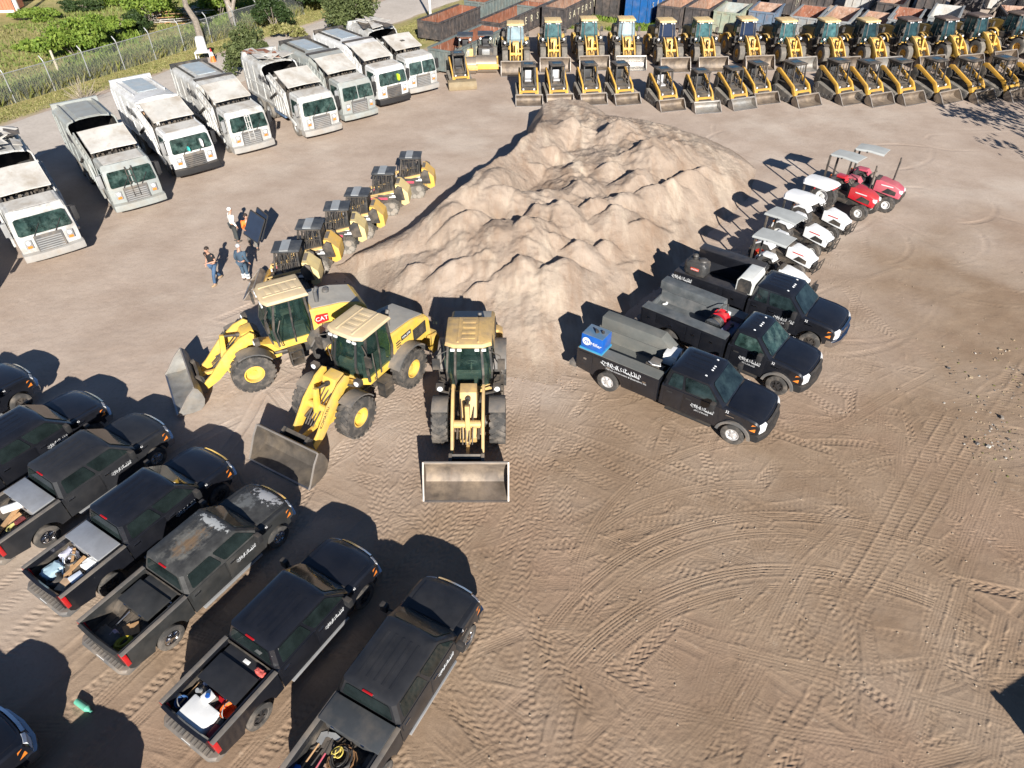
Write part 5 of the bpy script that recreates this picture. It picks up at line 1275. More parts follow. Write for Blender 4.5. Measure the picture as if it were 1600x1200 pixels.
    for sd in (-1, 1):
        hs = MB().slices(hop, sorted([sd * 1.12, sd * 1.18])); hs.obj('hopper_side', paint, root)
        rb = MB()
        for k in range(5):
            x = -3.6 + .36 * k; rb.box(x, x + .10, sd * 1.18, sd * 1.235, 1.0, 3.02 - (x + 3.9) * .365)
        rb.obj('side_rib', paint, root)
        # folded lift arms along the flanks
        MB().bar((-4.1, sd * 1.27, 2.9), (-2.1, sd * 1.27, 2.05), .10, .20).bar((-2.15, sd * 1.27, 2.12), (-1.75, sd * 1.27, 1.05), .10, .20).bar((-1.8, sd * 1.27, 1.1), (-.9, sd * 1.30, .85), .10, .16).obj('lift_arm', paint, root, bevel=.015)
        MB().cyl((-4.2, sd * 1.27, 1.6), (-3.0, sd * 1.27, 2.2), .07).obj('arm_cylinder', M_DARKM, root)
    MB().box(-3.9, -2.0, -1.12, 1.12, .95, 1.35).obj('hopper_floor', M_DARKM, root)
    MB().slices([(-1.62, 2.74), (-2.55, 3.02), (-3.25, 3.30), (-3.25, 3.34), (-2.55, 3.06), (-1.62, 2.78)], [-1.08, -1.05, 0, 1.05, 1.08], lambda x, y, z: (x, y, z + (.02 if abs(y) > 1.06 else 0) + .03 * (y == 0))).obj('canopy_sheet', plate, root)
    cs = MB()
    for sd in (-1, 1):
        for x, z in ((-1.75, 2.78), (-2.4, 2.98), (-3.15, 3.25)): cs.bar((x, sd * .95, 2.2), (x, sd * .95, z), .07, .07)
    cs.box(-2.0, -1.96, -1.1, 1.1, 1.3, 2.45)
    cs.obj('canopy_frame', M_DARKM, root)
    # main body: rounded shell, open at the front when top == 'open'
    x0, x1 = -3.85, -8.1
    n = 8
    def sect(hw, zb, zt, r=.22, cr=.10):
        pts = [(-hw * .92, zb), (hw * .92, zb), (hw, zb + .3)]
        pts += [(hw - r + r * math.cos(R(a)), zt - r - cr + r * math.sin(R(a))) for a in (0, 30, 60, 90)]
        pts += [(hw * .45, zt - cr * .2), (0, zt), (-hw * .45, zt - cr * .2)]
        pts += [(-hw + r + r * math.cos(R(a)), zt - r - cr + r * math.sin(R(a))) for a in (90, 120, 150, 180)]
        pts += [(-hw, zb + .3)]
        return pts
    hw, zb, zt = 1.19, .95, 3.40
    mb = MB()
    so = sect(hw, zb, zt); si = sect(hw - .06, zb + .08, zt - .07)
    xf = x0 - (.0 if top != 'open' else 1.25)
    def R3(s, x): return [(x, y, z) for y, z in s]
    if top == 'open':
        # shell with a scooped mouth
        ringa = [(x0 if z < 2.4 else xf, y, z) for y, z in so]; ringb = [(x0 - .002 if z < 2.4 else xf - .002, y, z) for y, z in si]
        mb.loft([R3(so, x1), ringa], cap=False); mb.add(R3(so, x1 + .01), [tuple(range(len(so)))])
        n_ = len(so); mb.add(ringa + ringb, [(i, (i + 1) % n_, n_ + (i + 1) % n_, n_ + i) for i in range(n_)])
        li = MB().loft([ringb, R3(si, x1 + .6)], cap=False); li.add(R3(si, x1 + .6), [tuple(range(n_))]); li.obj('hopper_lining', M_DARKM, root)  # dark inner shell added so the open mouth looks dark
    else:
        mb.loft([R3(so, x1), R3(so, x0)])
    mb.obj('body', paint, root, ang=35)
    rb = MB()
    for x in (x0 - .02, x0 - .1, -5.2, -6.4, -7.4, x1 + .12):
        for sd in (-1, 1): rb.box(x - .05, x + .05, sd * hw, sd * (hw + .035), 1.2, zt - .36)
    for sd in (-1, 1): rb.box(x1, x0, sd * hw, sd * (hw + .03), 2.0, 2.06).box(x1, x0, sd * hw, sd * (hw + .04), 1.2, 1.3)
    rb.obj('body_rib', paint, root)
    if top == 'open':
        MB().box(-4.4, -3.9, -1.0, 1.0, 1.3, 1.6).box(-3.95, -3.88, -1.2, 1.2, 2.72, 2.84).obj('hopper_crossbar', paint, root)
        MB().cyl((-4.35, 0.05, 2.62), (-4.3, .75, 2.72), .16).ball((-4.4, .45, 2.35), (.4, .45, .3)).obj('packer', M_GREYP, root)
    elif top == 'cover':
        c_ = MB().slices([(x0 - .02, zt + .0), (x0 + .62, zt - .12), (x0 + .62, zt - .08), (x0 - .02, zt + .05)], [-1.1, 1.1]); c_.obj('hopper_cover', paint, root)
        MB().box(x0 - .35, x0 + .05, -1.12, 1.12, zt + .0, zt + .07).obj('front_rail', M_DARKM, root)
    elif top == 'trash':
        l_ = lump(.9, 1.9, .5, 4, 20, 10, .12).obj('cardboard_load', mat('cardboard_trash', (.42, .24, .12), .8, var=.5, scale=6, dirt=.6, dirtcol=(.6, .5, .4)), root); l_.location = (-3.55, 0, 2.55)
        MB().box(-3.95, -3.75, -1.15, 1.15, 3.2, 3.3).box(-3.3, -3.15, -1.15, 1.15, 3.0, 3.12).obj('hopper_crossbar', paint, root)
    if junk:
        rj = random.Random(len(label)); jw = MB(); jd = MB()
        for k in range(13):
            x, y = rj.uniform(x1 + .4, xf - .1), rj.uniform(-.9, .9); a = rj.uniform(-.4, .4); l, w_ = rj.uniform(.3, .8), rj.uniform(.15, .4); z_ = zt + .05 + rj.uniform(0, .12)
            c_, s_ = math.cos(a), math.sin(a); q_ = [(x + l * c_ * u - w_ * s_ * v, y + l * s_ * u + w_ * c_ * v, z_ + rj.uniform(-.03, .2)) for u, v in ((-1, -1), (1, -1), (1, 1), (-1, 1))]
            (jw if k % 3 else jd).loft([[Vector(p_) for p_ in q_], [Vector(p_) + Vector((0, 0, .03)) for p_ in q_]])
        jo = jw.obj('torn_roof_sheet', plate, root); jd.obj('rusted_sheet', M_RUST if 'wrecked' in label else M_DARKM, jo)
    # roof rails and panels
    rl = MB()
    for sd in (-1, 1): rl.box(x1 + .1, x0 - 1.0, sd * .86 - .03, sd * .86 + .03, zt - .06, zt + .05)
    rl.box(x1 + .05, x1 + .22, -1.15, 1.15, zt - .22, zt + .10)
    rl.obj('roof_rail', M_DARKM if top == 'cover' else paint, root)
    MB().slices([(x0 - 1.2, zt + .0), (x1 + .4, zt + .0), (x1 + .4, zt + .03), (x0 - 1.2, zt + .03)], [-.55, .55]).obj('roof_panel', mat('faded_blue_grey_panel', (.36, .42, .46), .5, dirt=.5, dirtcol=(.5, .47, .42)) if top != 'open' else paint, root)
    tgm = MB().slices([(x1, .85), (x1 - .32, 1.1), (x1 - .30, 3.0), (x1, 3.36)], [-1.14, 1.14]).obj('tailgate', paint, root, bevel=.02)
    for sd in (-1, 1):
        MB().box(x1 - .36, x1 - .25, sd * .95 - .1, sd * .95 + .1, 1.2, 1.4).obj('taillight', M_RED, root)
        MB().box(x1, -2.0, sd * .38, sd * .52, .62, .95).obj('chassis_rail', M_DARKM, root)
        MB().box(-4.8, -3.2, sd * .9 - .1, sd * .9 + .2, .55, .90).obj('side_tank', mat('blue_side_tank', (.10, .16, .26), .5, dirt=.3), root, bevel=.04)
        if logo:
            s_ = put('script_logo', LOGO_BK, root, (-4.9, sd * 1.235, 2.55), (0, 0, 0 if sd < 0 else PI)); s_.scale = (.95, .6, 1.2)
    return root
GT = [((95, 408), 'white garbage truck at the left edge of the photo with a gaping dark hopper', M_WPAINT, 'open', 'grey', False, False),
      ((226, 331), 'grey garbage truck with a wide open curved hopper and ladder on its windshield', M_GPAINT, 'open', 'paint', True, True),
      ((314, 277), 'bright white garbage truck with black bumper and cardboard in its hopper', M_WPAINTC, 'trash', 'black', False, False),
      ((401, 242), 'white garbage truck with a white ladder between its two windshields', M_WPAINT, 'cover', 'grey', True, True),
      ((508, 216), 'white garbage truck with wrecked roof sheets and a dark torn hopper mouth', M_WPAINT, 'open', 'grey', False, False),
      ((566, 191), 'pale grey garbage truck with a long flat roof, between two white ones', M_GPAINT, 'cover', 'paint', False, True),
      ((619, 167), 'white garbage truck with a yellow vest behind its windshield', M_WPAINTC, 'cover', 'black', False, False),
      ((664, 149), 'white garbage truck at the right end of its row, holed sheet above the cab', M_WPAINT, 'open', 'grey', False, True)]
for i, (px, lb, pt, top, bmp, gd, spl) in enumerate(GT):
    o = garbage_truck(lb, pt, None, top, bmp, gd, split=spl, junk=i in (0, 4, 7))
    p = P(*px); place(o, (p.x, p.y, 0), -50 + (0, 0, 1, 0, -1, 0, 1, -1)[i], scale=1.04)
o = garbage_truck('white garbage truck outside the left edge, seen only by its shadow', M_WPAINT, None, 'open'); place(o, (-22.9, 22.7, 0), -50, scale=.97)
for o in [q for q in bpy.data.objects if q.name.startswith('garbage_truck')]:
    if 'yellow vest' in o['label']:
        lump(.45, .12, .4, 2).obj('safety_vest', mat('hi_vis_yellow', (.55, .85, .03), .6), o).location = (-.045, .4, 1.65)
    if 'cardboard' in o['label']:
        lump(.5, .1, .22, 6).obj('dashboard_clutter', mat('teal_rag', (.05, .5, .45), .6), o).location = (-.0, -.2, 1.55)
        lump(.5, .1, .4, 8).obj('dashboard_clutter', M_WHITE, o).location = (-.03, .55, 1.6)
    if 'holed' in o['label']:
        MB().box(-2.55, -2.30, -.12, .16, 3.09, 3.115).obj('sheet_hole', M_DARKM, o)

# ------------------------------------------------------------------ roll-off dumpsters
def dumpster(label, out, L=6.6, w=2.35, h=1.7, txt=None, txtm=None, inner=None, slope=0., group='open roll-off dumpsters crowded behind the loaders', blue=False):
    """x along its length, door end at x = 0"""
    root = thing('dumpster', label, 'dumpster', group=group)
    inner = inner or M_RUST
    hw = w / 2
    for sd in (-1, 1):
        MB().slices([(0, .2), (L - slope, .2), (L, h), (0, h)], sorted([sd * hw, sd * (hw - .04)])).obj('side_wall', out, root)
        MB().slices([(.05, .3), (L - slope - .05, .3), (L - .08, h - .02), (.05, h - .02)], sorted([sd * (hw - .045), sd * (hw - .055)])).obj('inner_lining', inner, root)
        rb = MB()
        k = 0; x = .25
        while x < L - slope - .1:
            rb.box(x, x + .09, sd * hw, sd * (hw + .08), .25, h - .05); x += .62
        rb.box(-.03, L + .03, sd * (hw - .08), sd * (hw + .09), h - .04, h + .07).box(0, L - slope, sd * hw, sd * (hw + .08), .16, .32)
        rb.obj('rib', out, root)
        if txt:
            mm = txtm or mat('cream_lettering', (.62, .58, .42), .6, dirt=.3)
            n = len(txt)
            for i, ch in enumerate(txt if sd < 0 else txt[::-1]):
                letters(ch, .85, mm, root, (.9 + (L - 1.8) * i / max(1, n - 1), sd * (hw + .082), h * .62), (PI / 2, 0, 0 if sd < 0 else PI), 'letter')
    d = MB().box(-.06, 0, -hw, hw, .2, h)
    for y in (-hw + .05, -hw * .33, hw * .33, hw - .05): d.box(-.13, -.06, y - .045, y + .045, .22, h)
    d.box(-.12, -.06, -hw, hw, h - .1, h + .05).box(-.11, -.06, -hw, hw, .22, .34)
    d.obj('door', out, root)
    MB().slices([(L - slope, .2), (L - slope + .05, .2), (L + .05, h), (L, h)], [-hw, hw]).obj('front_wall', out, root)
    MB().slices([(L - slope - .03, .24), (L - slope - .01, .24), (L - .02, h), (L - .04, h)], [-hw + .05, hw - .05]).obj('inner_lining', inner, root)
    MB().box(0, L - slope, -hw + .04, hw - .04, .2, .26).obj('floor', inner, root)
    for sd in (-1, 1): MB().box(0, L - slope * .8, sd * .5 - .08, sd * .5 + .08, .0, .2).obj('skid_rail', M_DARKM, root)
    return root
M_DBLK = mat('scuffed_black_steel', (.055, .05, .05), .6, var=.35, dirt=.5, dirtcol=(.2, .15, .12), streak=.1, streakcol=(.4, .36, .33))
M_DGRN = mat('faded_green_grey_steel', (.13, .16, .155), .6, var=.25, dirt=.5, dirtcol=(.22, .18, .14), streak=.15, streakcol=(.4, .38, .34))
M_DLG = mat('pale_green_steel', (.26, .30, .23), .6, var=.2, dirt=.6, dirtcol=(.35, .25, .15), streak=.2)
M_DBLU = mat('faded_blue_steel', (.105, .16, .23), .6, var=.2, dirt=.6, dirtcol=(.22, .15, .11), streak=.2)
M_DBLUE = mat('bright_blue_steel', (.012, .10, .30), .42, var=.12, dirt=.15)
M_DGRY = mat('grey_steel', (.24, .26, .27), .55, var=.2, dirt=.5, streak=.2)
M_DWH = mat('whitish_steel', (.42, .42, .40), .55, var=.15, dirt=.5, streak=.25)
M_LRUST = mat('pale_rust', (.29, .165, .11), .8, var=.4, dirt=.5, dirtcol=(.5, .40, .32), streak=.25, streakcol=(.65, .6, .55))
M_INGRY = mat('grey_interior', (.30, .33, .31), .6, var=.2, dirt=.5, dirtcol=(.35, .25, .18))
# (near-left foot in the photo, heading, colour, length, height, lettering, lining, slope, label)
DP = [((672, 112), 62, M_DGRN, 8.2, 1.75, 'SATER WAY', M_RUST, 0, 'long grey green dumpster with rusty lining nearest the last garbage truck'),
      ((655, 62), 62, M_DBLK, 7.0, 1.6, None, M_RUST, 0, 'rust-lined dumpster beside the grass at the left end of the dumpsters'),
      ((748, 66), 62, M_DBLK, 9.0, 1.75, 'SATERST', M_RUST, 0, 'long dark dumpster with big letters behind the first two loaders'),
      ((727, 29), 62, M_DGRN, 7.5, 1.6, None, M_RUST, 0, 'slate grey dumpster with rusty lining just right of the light pole'),
      ((806, 38), 62, M_DGRN, 7.0, 1.7, None, M_LRUST, 0, 'greenish dumpster with whitish lining behind the second loader'),
      ((847, 45), 62, M_DBLK, 7.6, 1.9, 'SATERST', M_LRUST, 0, 'black dumpster with cream letters left of the weedy patch'),
      ((930, 27), 60, M_DBLK, 7.0, 2.5, None, M_DBLK, 0, 'tall plain black dumpster standing behind the weeds'),
      ((975, 36), 60, M_DBLUE, 7.0, 2.5, 'SATER', M_DBLUE, .5, 'bright blue dumpster with pale lettering'),
      ((1024, 43), 60, M_DBLK, 7.4, 1.9, 'SATERST', M_LRUST, .4, 'dark dumpster with white streaked lining right of the blue one'),
      ((1067, 46), 60, M_DBLK, 7.2, 1.9, 'SATER', M_LRUST, .4, 'dark dumpster with its far wall pale grey, third right of the blue one'),
      ((1110, 53), 62, M_DLG, 4.4, 1.9, None, M_INGRY, 1.4, 'short pale green tub dumpster with blotched end'),
      ((1164, 50), 62, M_DBLU, 4.2, 1.8, None, M_LRUST, 1.5, 'short faded blue tub dumpster with orange brown lining'),
      ((1198, 23), 62, M_DBLK, 7.0, 1.8, 'SATER', M_RUST, 0, 'dark dumpster at the top edge behind the faded blue tub'),
      ((1228, 57), 60, M_DGRY, 5.2, 1.7, None, M_RUST, 1.2, 'grey tub dumpster with vivid orange rust lining'),
      ((1275, 60), 58, M_DGRY, 6.2, 1.6, 'SATE', M_LRUST, .8, 'grey tub dumpster with lettered side and brown lining'),
      ((1330, 64), 58, M_DGRY, 5.4, 1.5, None, M_LRUST, .8, 'low grey dumpster with pink white streaked lining'),
      ((1362, 34), 58, M_DBLK, 5.0, 1.7, None, M_LRUST, .6, 'dumpster with bright reddish lining in the second rank'),
      ((1378, 60), 58, M_DGRY, 5.8, 1.6, None, M_RUST, .8, 'rust lined dumpster behind the last tan-roofed loaders'),
      ((1440, 56), 58, M_DGRY, 6.2, 1.6, None, M_DWH, .8, 'dumpster with whitish streaked lining behind the dark-roofed loaders'),
      ((1318, 14), 58, M_DWH, 6.0, 1.9, None, M_DWH, .5, 'white lined dumpster at the top edge'),
      ((1250, 14), 58, M_DBLK, 6.0, 1.9, None, M_RUST, .5, 'orange lined dumpster at the top edge left of the white one'),
      ((1425, 27), 60, M_DBLK, 6.0, 2.2, None, M_DBLK, .3, 'deep black dumpster near the top right, left of the bare tree'),
      ((1482, 30), 64, M_DBLK, 6.0, 2.3, None, M_DGRY, .3, 'tall dark dumpster next to the bare tree'),
      ((1378, 18), 60, M_DBLK, 6.0, 2.0, None, M_LRUST, .3, 'dark dumpster at the top edge with a pale brown end'),
      ((1565, 62), 70, M_DBLK, 6.0, 1.7, None, M_LRUST, .3, 'brown lined dumpster behind the tallest loader at the right edge'),
      ((1596, 30), 72, M_DWH, 6.5, 2.0, None, M_DWH, .3, 'white dumpster at the far right top corner'),
      ((1150, 12), 62, M_DBLK, 7.0, 1.8, None, M_DBLK, 0, 'black dumpster at the top edge between green tub and grey tub'),
      ((1540, 16), 70, M_DWH, 6.5, 2.0, None, M_DWH, .3, 'chalky white dumpster right of the bare tree')]
for (px, dg, c, L, h, tx, inn, slp, lb) in DP:
    o = dumpster(lb, c, L, 2.35, h, tx, None, inn, slp)
    p = P(*px); a = R(dg); hw = 1.18
    place(o, (p.x + hw * math.sin(a), p.y - hw * math.cos(a), 0), dg)
o = dumpster('dark dumpster outside the right edge whose shadow crosses the lower corner', M_DBLK, 6, 2.4, 1.9); place(o, (16.35, -1.15, 0), 118)  # unseen object of guessed kind, added to cast the corner shadow

# ------------------------------------------------------------------ people
def skin(name, nodes, edges, material, parent, root='pelvis', sub=1):
    me = bpy.data.meshes.new(name); keys = list(nodes)
    me.from_pydata([nodes[k][:3] for k in keys], [(keys.index(a), keys.index(b_)) for a, b_ in edges], [])
    o = bpy.data.objects.new(name, me); col.objects.link(o); o.parent = parent
    md = o.modifiers.new('skin', 'SKIN'); sv_ = me.skin_vertices[0].data
    for i, k in enumerate(keys):
        r = nodes[k][3]; sv_[i].radius = (r, r) if not isinstance(r, tuple) else r
        sv_[i].use_root = (k == root)
    md.use_smooth_shade = True
    o.modifiers.new('sub', 'SUBSURF').levels = sub; o.modifiers['sub'].render_levels = sub
    me.materials.append(material)
    return o
M_SKIN = mat('skin', (.45, .25, .17), .55, var=.08)
def person(label, loc, deg, top, trousers, hair, shoes, pose, stripes=False, long_sleeve=True, hood=False):
    """facing +x; pose gives the two feet, knees, hands and elbows as (x, y, z)"""
    t = thing('person', label, 'person', loc, deg)
    g_ = dict(pelvis=(0, 0, .95, (.15, .12)), waist=(.01, 0, 1.12, (.145, .11)), chest=(.03, 0, 1.32, (.17, .12)), neckbase=(.03, 0, 1.47, .07), neck=(.05, 0, 1.54, .055), jaw=(.09, 0, 1.61, .072), head=(.075, 0, 1.68, .092), crown=(.06, 0, 1.75, .065),
              nosetip=(.185, 0, 1.655, .012))
    E_ = [('pelvis', 'waist'), ('waist', 'chest'), ('chest', 'neckbase'), ('neckbase', 'neck'), ('neck', 'jaw'), ('jaw', 'head'), ('head', 'crown'), ('head', 'nosetip')]
    for s, sd in (('l', 1), ('r', -1)):
        el, ha = pose['e' + s], pose['h' + s]; kn, ft = pose['k' + s], pose['f' + s]
        g_['sh' + s] = (.02, sd * .19, 1.42, .062); g_['el' + s] = (*el, .045); g_['wr' + s] = (*ha, .030)
        d = (Vector(ha) - Vector(el)).normalized(); hp_ = Vector(ha) + d * .07
        g_['pa' + s] = (*hp_, (.038, .022))
        E_ += [('chest', 'sh' + s), ('sh' + s, 'el' + s), ('el' + s, 'wr' + s), ('wr' + s, 'pa' + s)]
        side_ = d.cross(Vector((0, 0, 1))); side_ = side_.normalized() if side_.length > .1 else Vector((1, 0, 0))
        for i, (off, ln) in enumerate(((-.030, .075), (-.010, .088), (.010, .082), (.030, .062))):
            q1 = hp_ + side_ * off + d * ln * .55; q2 = hp_ + side_ * off * 1.05 + d * ln + Vector((.012, 0, -.01))
            g_[f'fa{s}{i}'] = (*q1, .0095); g_[f'fb{s}{i}'] = (*q2, .008); E_ += [('pa' + s, f'fa{s}{i}'), (f'fa{s}{i}', f'fb{s}{i}')]
        q1 = hp_ - d * .02 + side_ * .045; q2 = q1 + d * .035 + side_ * .012
        g_['ta' + s] = (*q1, .0105); g_['tb' + s] = (*q2, .009); E_ += [('pa' + s, 'ta' + s), ('ta' + s, 'tb' + s)]
        g_['hip' + s] = (0, sd * .095, .90, .095); g_['kn' + s] = (*kn, .062); g_['an' + s] = (ft[0], ft[1], ft[2] + .08, .045); g_['toe' + s] = (ft[0] + .14, ft[1] + sd * .02, ft[2] + .04, .042)
        E_ += [('pelvis', 'hip' + s), ('hip' + s, 'kn' + s), ('kn' + s, 'an' + s), ('an' + s, 'toe' + s)]
    body = skin('body', g_, E_, M_SKIN, t, sub=1)
    sh = {k: v for k, v in g_.items() if k in ('pelvis', 'waist', 'chest', 'neckbase', 'shl', 'shr', 'ell', 'elr')}
    for k in ('pelvis', 'waist', 'chest'): r = sh[k][3]; sh[k] = (*sh[k][:3], (r[0] + .03, r[1] + .03))
    sh['neckbase'] = (*sh['neckbase'][:3], .08)
    for s in 'lr':
        sh['sh' + s] = (*g_['sh' + s][:3], .082)
        a, b_ = Vector(g_['sh' + s][:3]), Vector(g_['el' + s][:3])
        if not long_sleeve: sh['el' + s] = (*(a.lerp(b_, .62)), .066)
        else: sh['el' + s] = (*b_, .064)
    se = [('pelvis', 'waist'), ('waist', 'chest'), ('chest', 'neckbase')] + [x for s in 'lr' for x in (('chest', 'sh' + s), ('sh' + s, 'el' + s))]
    if long_sleeve:
        for s in 'lr': sh['wr' + s] = (*g_['wr' + s][:3], .046); se.append(('el' + s, 'wr' + s))
    if hood: sh['hood'] = (.03, 0, 1.60, .10); se.append(('neckbase', 'hood'))
    skin('shirt', sh, se, top, t)
    tn = dict(pelvis=(0, 0, .96, (.165, .14))); te = []
    for s in 'lr':
        tn['hip' + s] = (*g_['hip' + s][:3], .112); tn['kn' + s] = (*g_['kn' + s][:3], .082); tn['an' + s] = (g_['an' + s][0], g_['an' + s][1], g_['an' + s][2] + .02, .070)
        te += [('pelvis', 'hip' + s), ('hip' + s, 'kn' + s), ('kn' + s, 'an' + s)]
    skin('trousers', tn, te, trousers, t)
    for s in 'lr':
        f = g_['an' + s]; MB().ball((f[0] + .05, f[1], f[2] - .03), (.16, .058, .052), 10, 6).obj('shoe', shoes, t)
        if stripes:
            k_ = Vector(g_['kn' + s][:3]); a_ = Vector(g_['an' + s][:3])
            for q in (.45, .75):
                c = k_.lerp(a_, q); MB().cyl(c - Vector((0, 0, .035)), c + Vector((0, 0, .035)), .093, n=12).obj('reflective_band', M_WHITE, t)
    if hair: MB().ball((.045, 0, 1.715), (.108, .098, .092), 12, 8).obj('hair', hair, t)
    for y in (-.035, .035): MB().ball((.155, y, 1.69), (.012, .016, .01), 6, 4).obj('eye', M_DARKM, t)
    MB().ball((.155, 0, 1.60), (.012, .026, .007), 6, 4).obj('mouth', mat('lips', (.3, .1, .08), .6), t)
    for y in (-.095, .095): MB().ball((.07, y, 1.675), (.025, .012, .035), 6, 4).obj('ear', M_SKIN, t)
    return t
M_BSHIRT = mat('black_cotton', (.012, .012, .014), .8); M_JEANS = mat('blue_denim', (.05, .10, .18), .8, var=.3); M_WSHIRT = mat('white_cotton', (.80, .79, .74), .8, var=.04)
M_GTROUS = mat('dark_grey_cloth', (.045, .05, .05), .8); M_NAVY = mat('navy_coverall', (.05, .085, .125), .8, var=.2); M_OSHIRT = mat('orange_cotton', (.85, .19, .03), .8); M_KHAKI = mat('grey_cloth', (.16, .155, .14), .8)
M_HAIRD = mat('dark_hair', (.03, .02, .015), .7); M_HAIRG = mat('grey_hair', (.45, .45, .46), .7); M_TANSHOE = mat('tan_leather', (.38, .27, .16), .7); M_BOOT = mat('dusty_boot', (.08, .07, .06), .8)
stand = dict(kl=(.02, .1, .5), kr=(.02, -.1, .5), fl=(0, .11, 0), fr=(0, -.11, 0), el=(-.02, .27, 1.15), er=(-.02, -.27, 1.15), hl=(.08, .29, .92), hr=(.08, -.29, .92))
walk = dict(stand, kl=(.20, .1, .50), fl=(.28, .1, 0), kr=(-.04, -.1, .50), fr=(-.32, -.11, .05))
p = P(341, 441); person('man in a black shirt and blue jeans walking with one forearm raised', (p.x, p.y, 0), -115, M_BSHIRT, M_JEANS, M_HAIRD, M_TANSHOE, dict(walk, el=(.02, .27, 1.14), hl=(.26, .08, 1.12)), long_sleeve=False)
p = P(386, 438); person('grey-haired man in navy coveralls with white bands around the legs', (p.x, p.y, 0), 75, M_NAVY, M_NAVY, M_HAIRG, M_BOOT, stand, stripes=True)
p = P(371, 378); person('person in a loose white shirt and white cap with dark trousers', (p.x, p.y, 0), 40, M_WSHIRT, M_GTROUS, mat('white_cap', (.75, .74, .7), .7), M_BOOT, dict(stand, hl=(.15, .30, .95)))
p0 = p = P(397, 387); person('man in an orange shirt and grey trousers holding up two dark panels', (p.x, p.y, 0), -60, M_OSHIRT, M_KHAKI, M_HAIRD, M_BOOT, dict(walk, el=(.12, .27, 1.2), er=(.12, -.27, 1.2), hl=(.36, .25, 1.2), hr=(.36, -.25, 1.2)))
M_PANEL = mat('navy_panel', (.012, .022, .045), .4, var=.2)
def panel(label, a, b_, hh):
    t = thing('panel', label, 'panel', group='dark panels held by the man in orange')
    MB().plate([Vector(a), Vector(b_), Vector(b_) + Vector(hh), Vector(a) + Vector(hh)], .04).obj('sheet', M_PANEL, t)
    fr = MB(); c = [Vector(a), Vector(b_), Vector(b_) + Vector(hh), Vector(a) + Vector(hh)]
    for i in range(4): fr.bar(c[i], c[(i + 1) % 4], .05, .05)
    fr.obj('frame', M_TRIM, t)
def PY(px, py, Y):
    """survey point on a sight line at a given distance into the yard"""
    lo, hi = 0., 5.
    for k in range(40):
        md = (lo + hi) / 2
        if P(px, py, md).y > Y: lo = md
        else: hi = md
    return P(px, py, lo)
a_, b_, t_ = PY(381, 365, p0.y - .35), PY(403, 380, p0.y - .55), PY(391.5, 328, p0.y - .15)
panel('front one of two navy panels held upright by the man in orange', a_, b_, t_ - a_)
a_, b_, t_ = PY(393, 362, p0.y - .05), PY(409, 375, p0.y - .25), PY(402, 324, p0.y + .15)
panel('rear navy panel standing parallel behind the front one', a_, b_, t_ - a_)
# ------------------------------------------------------------------ fence, trees, shrubs, grass, odds and ends along the track
def leafmat(name, c1, c2):
    m, nt, N, L, b = nodemat(name)
    g = N.new('ShaderNodeNewGeometry'); tc = N.new('ShaderNodeTexCoord')
    cc = n_mix(nt, g.outputs['Random Per Island'], c1, c2)
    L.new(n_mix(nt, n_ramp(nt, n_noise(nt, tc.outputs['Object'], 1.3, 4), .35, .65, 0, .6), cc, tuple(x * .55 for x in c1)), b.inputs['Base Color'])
    b.inputs['Roughness'].default_value = .6; b.inputs['Specular IOR Level'].default_value = .3
    tr = N.new('ShaderNodeBsdfTranslucent'); L.new(cc, tr.inputs[0]); mx = N.new('ShaderNodeMixShader'); mx.inputs[0].default_value = .25
    L.new(b.outputs[0], mx.inputs[1]); L.new(tr.outputs[0], mx.inputs[2]); L.new(mx.outputs[0], N['Material Output'].inputs[0])
    return m
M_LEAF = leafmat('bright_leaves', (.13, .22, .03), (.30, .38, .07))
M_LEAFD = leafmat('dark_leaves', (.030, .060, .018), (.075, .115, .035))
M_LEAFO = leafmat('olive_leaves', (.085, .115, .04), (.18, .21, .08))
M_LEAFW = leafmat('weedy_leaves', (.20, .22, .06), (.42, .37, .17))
M_FIELD = leafmat('field_grass', (.16, .22, .05), (.34, .37, .12))
M_BARK = mat('grey_bark', (.27, .23, .19), .9, var=.3, scale=5, bump=.8, bscale=14)
M_TWIG = mat('pale_twigs', (.34, .29, .23), .9, var=.2)
def quads(cent, size, rnd, flat=.6):
    """leaf faces: one bent quad per centre, random facing; returned as numpy verts and faces"""
    n = len(cent); d = rnd.normal(size=(n, 3)); d[:, 2] = np.abs(d[:, 2]) * flat + .15; d /= np.linalg.norm(d, axis=1)[:, None]
    a = np.cross(d, rnd.normal(size=(n, 3))); a /= np.linalg.norm(a, axis=1)[:, None]; b_ = np.cross(d, a)
    s = size * rnd.uniform(.6, 1.3, (n, 1)); a *= s; b_ *= s * .55
    v = np.stack([cent - a, cent - b_ + d * s * .12, cent + a, cent + b_ + d * s * .12], 1).reshape(-1, 3)
    return v
def leaf_obj(name, v, material, parent=None):
    n = len(v) // 4; me = bpy.data.meshes.new(name)
    me.vertices.add(len(v)); me.vertices.foreach_set('co', v.reshape(-1).astype(np.float32))
    me.loops.add(n * 4); me.loops.foreach_set('vertex_index', np.arange(n * 4, dtype=np.int32))
    me.polygons.add(n); me.polygons.foreach_set('loop_start', np.arange(0, n * 4, 4, dtype=np.int32))
    me.update(calc_edges=True); me.materials.append(material)
    o = bpy.data.objects.new(name, me); col.objects.link(o)
    if parent is not None: o.parent = parent
    return o
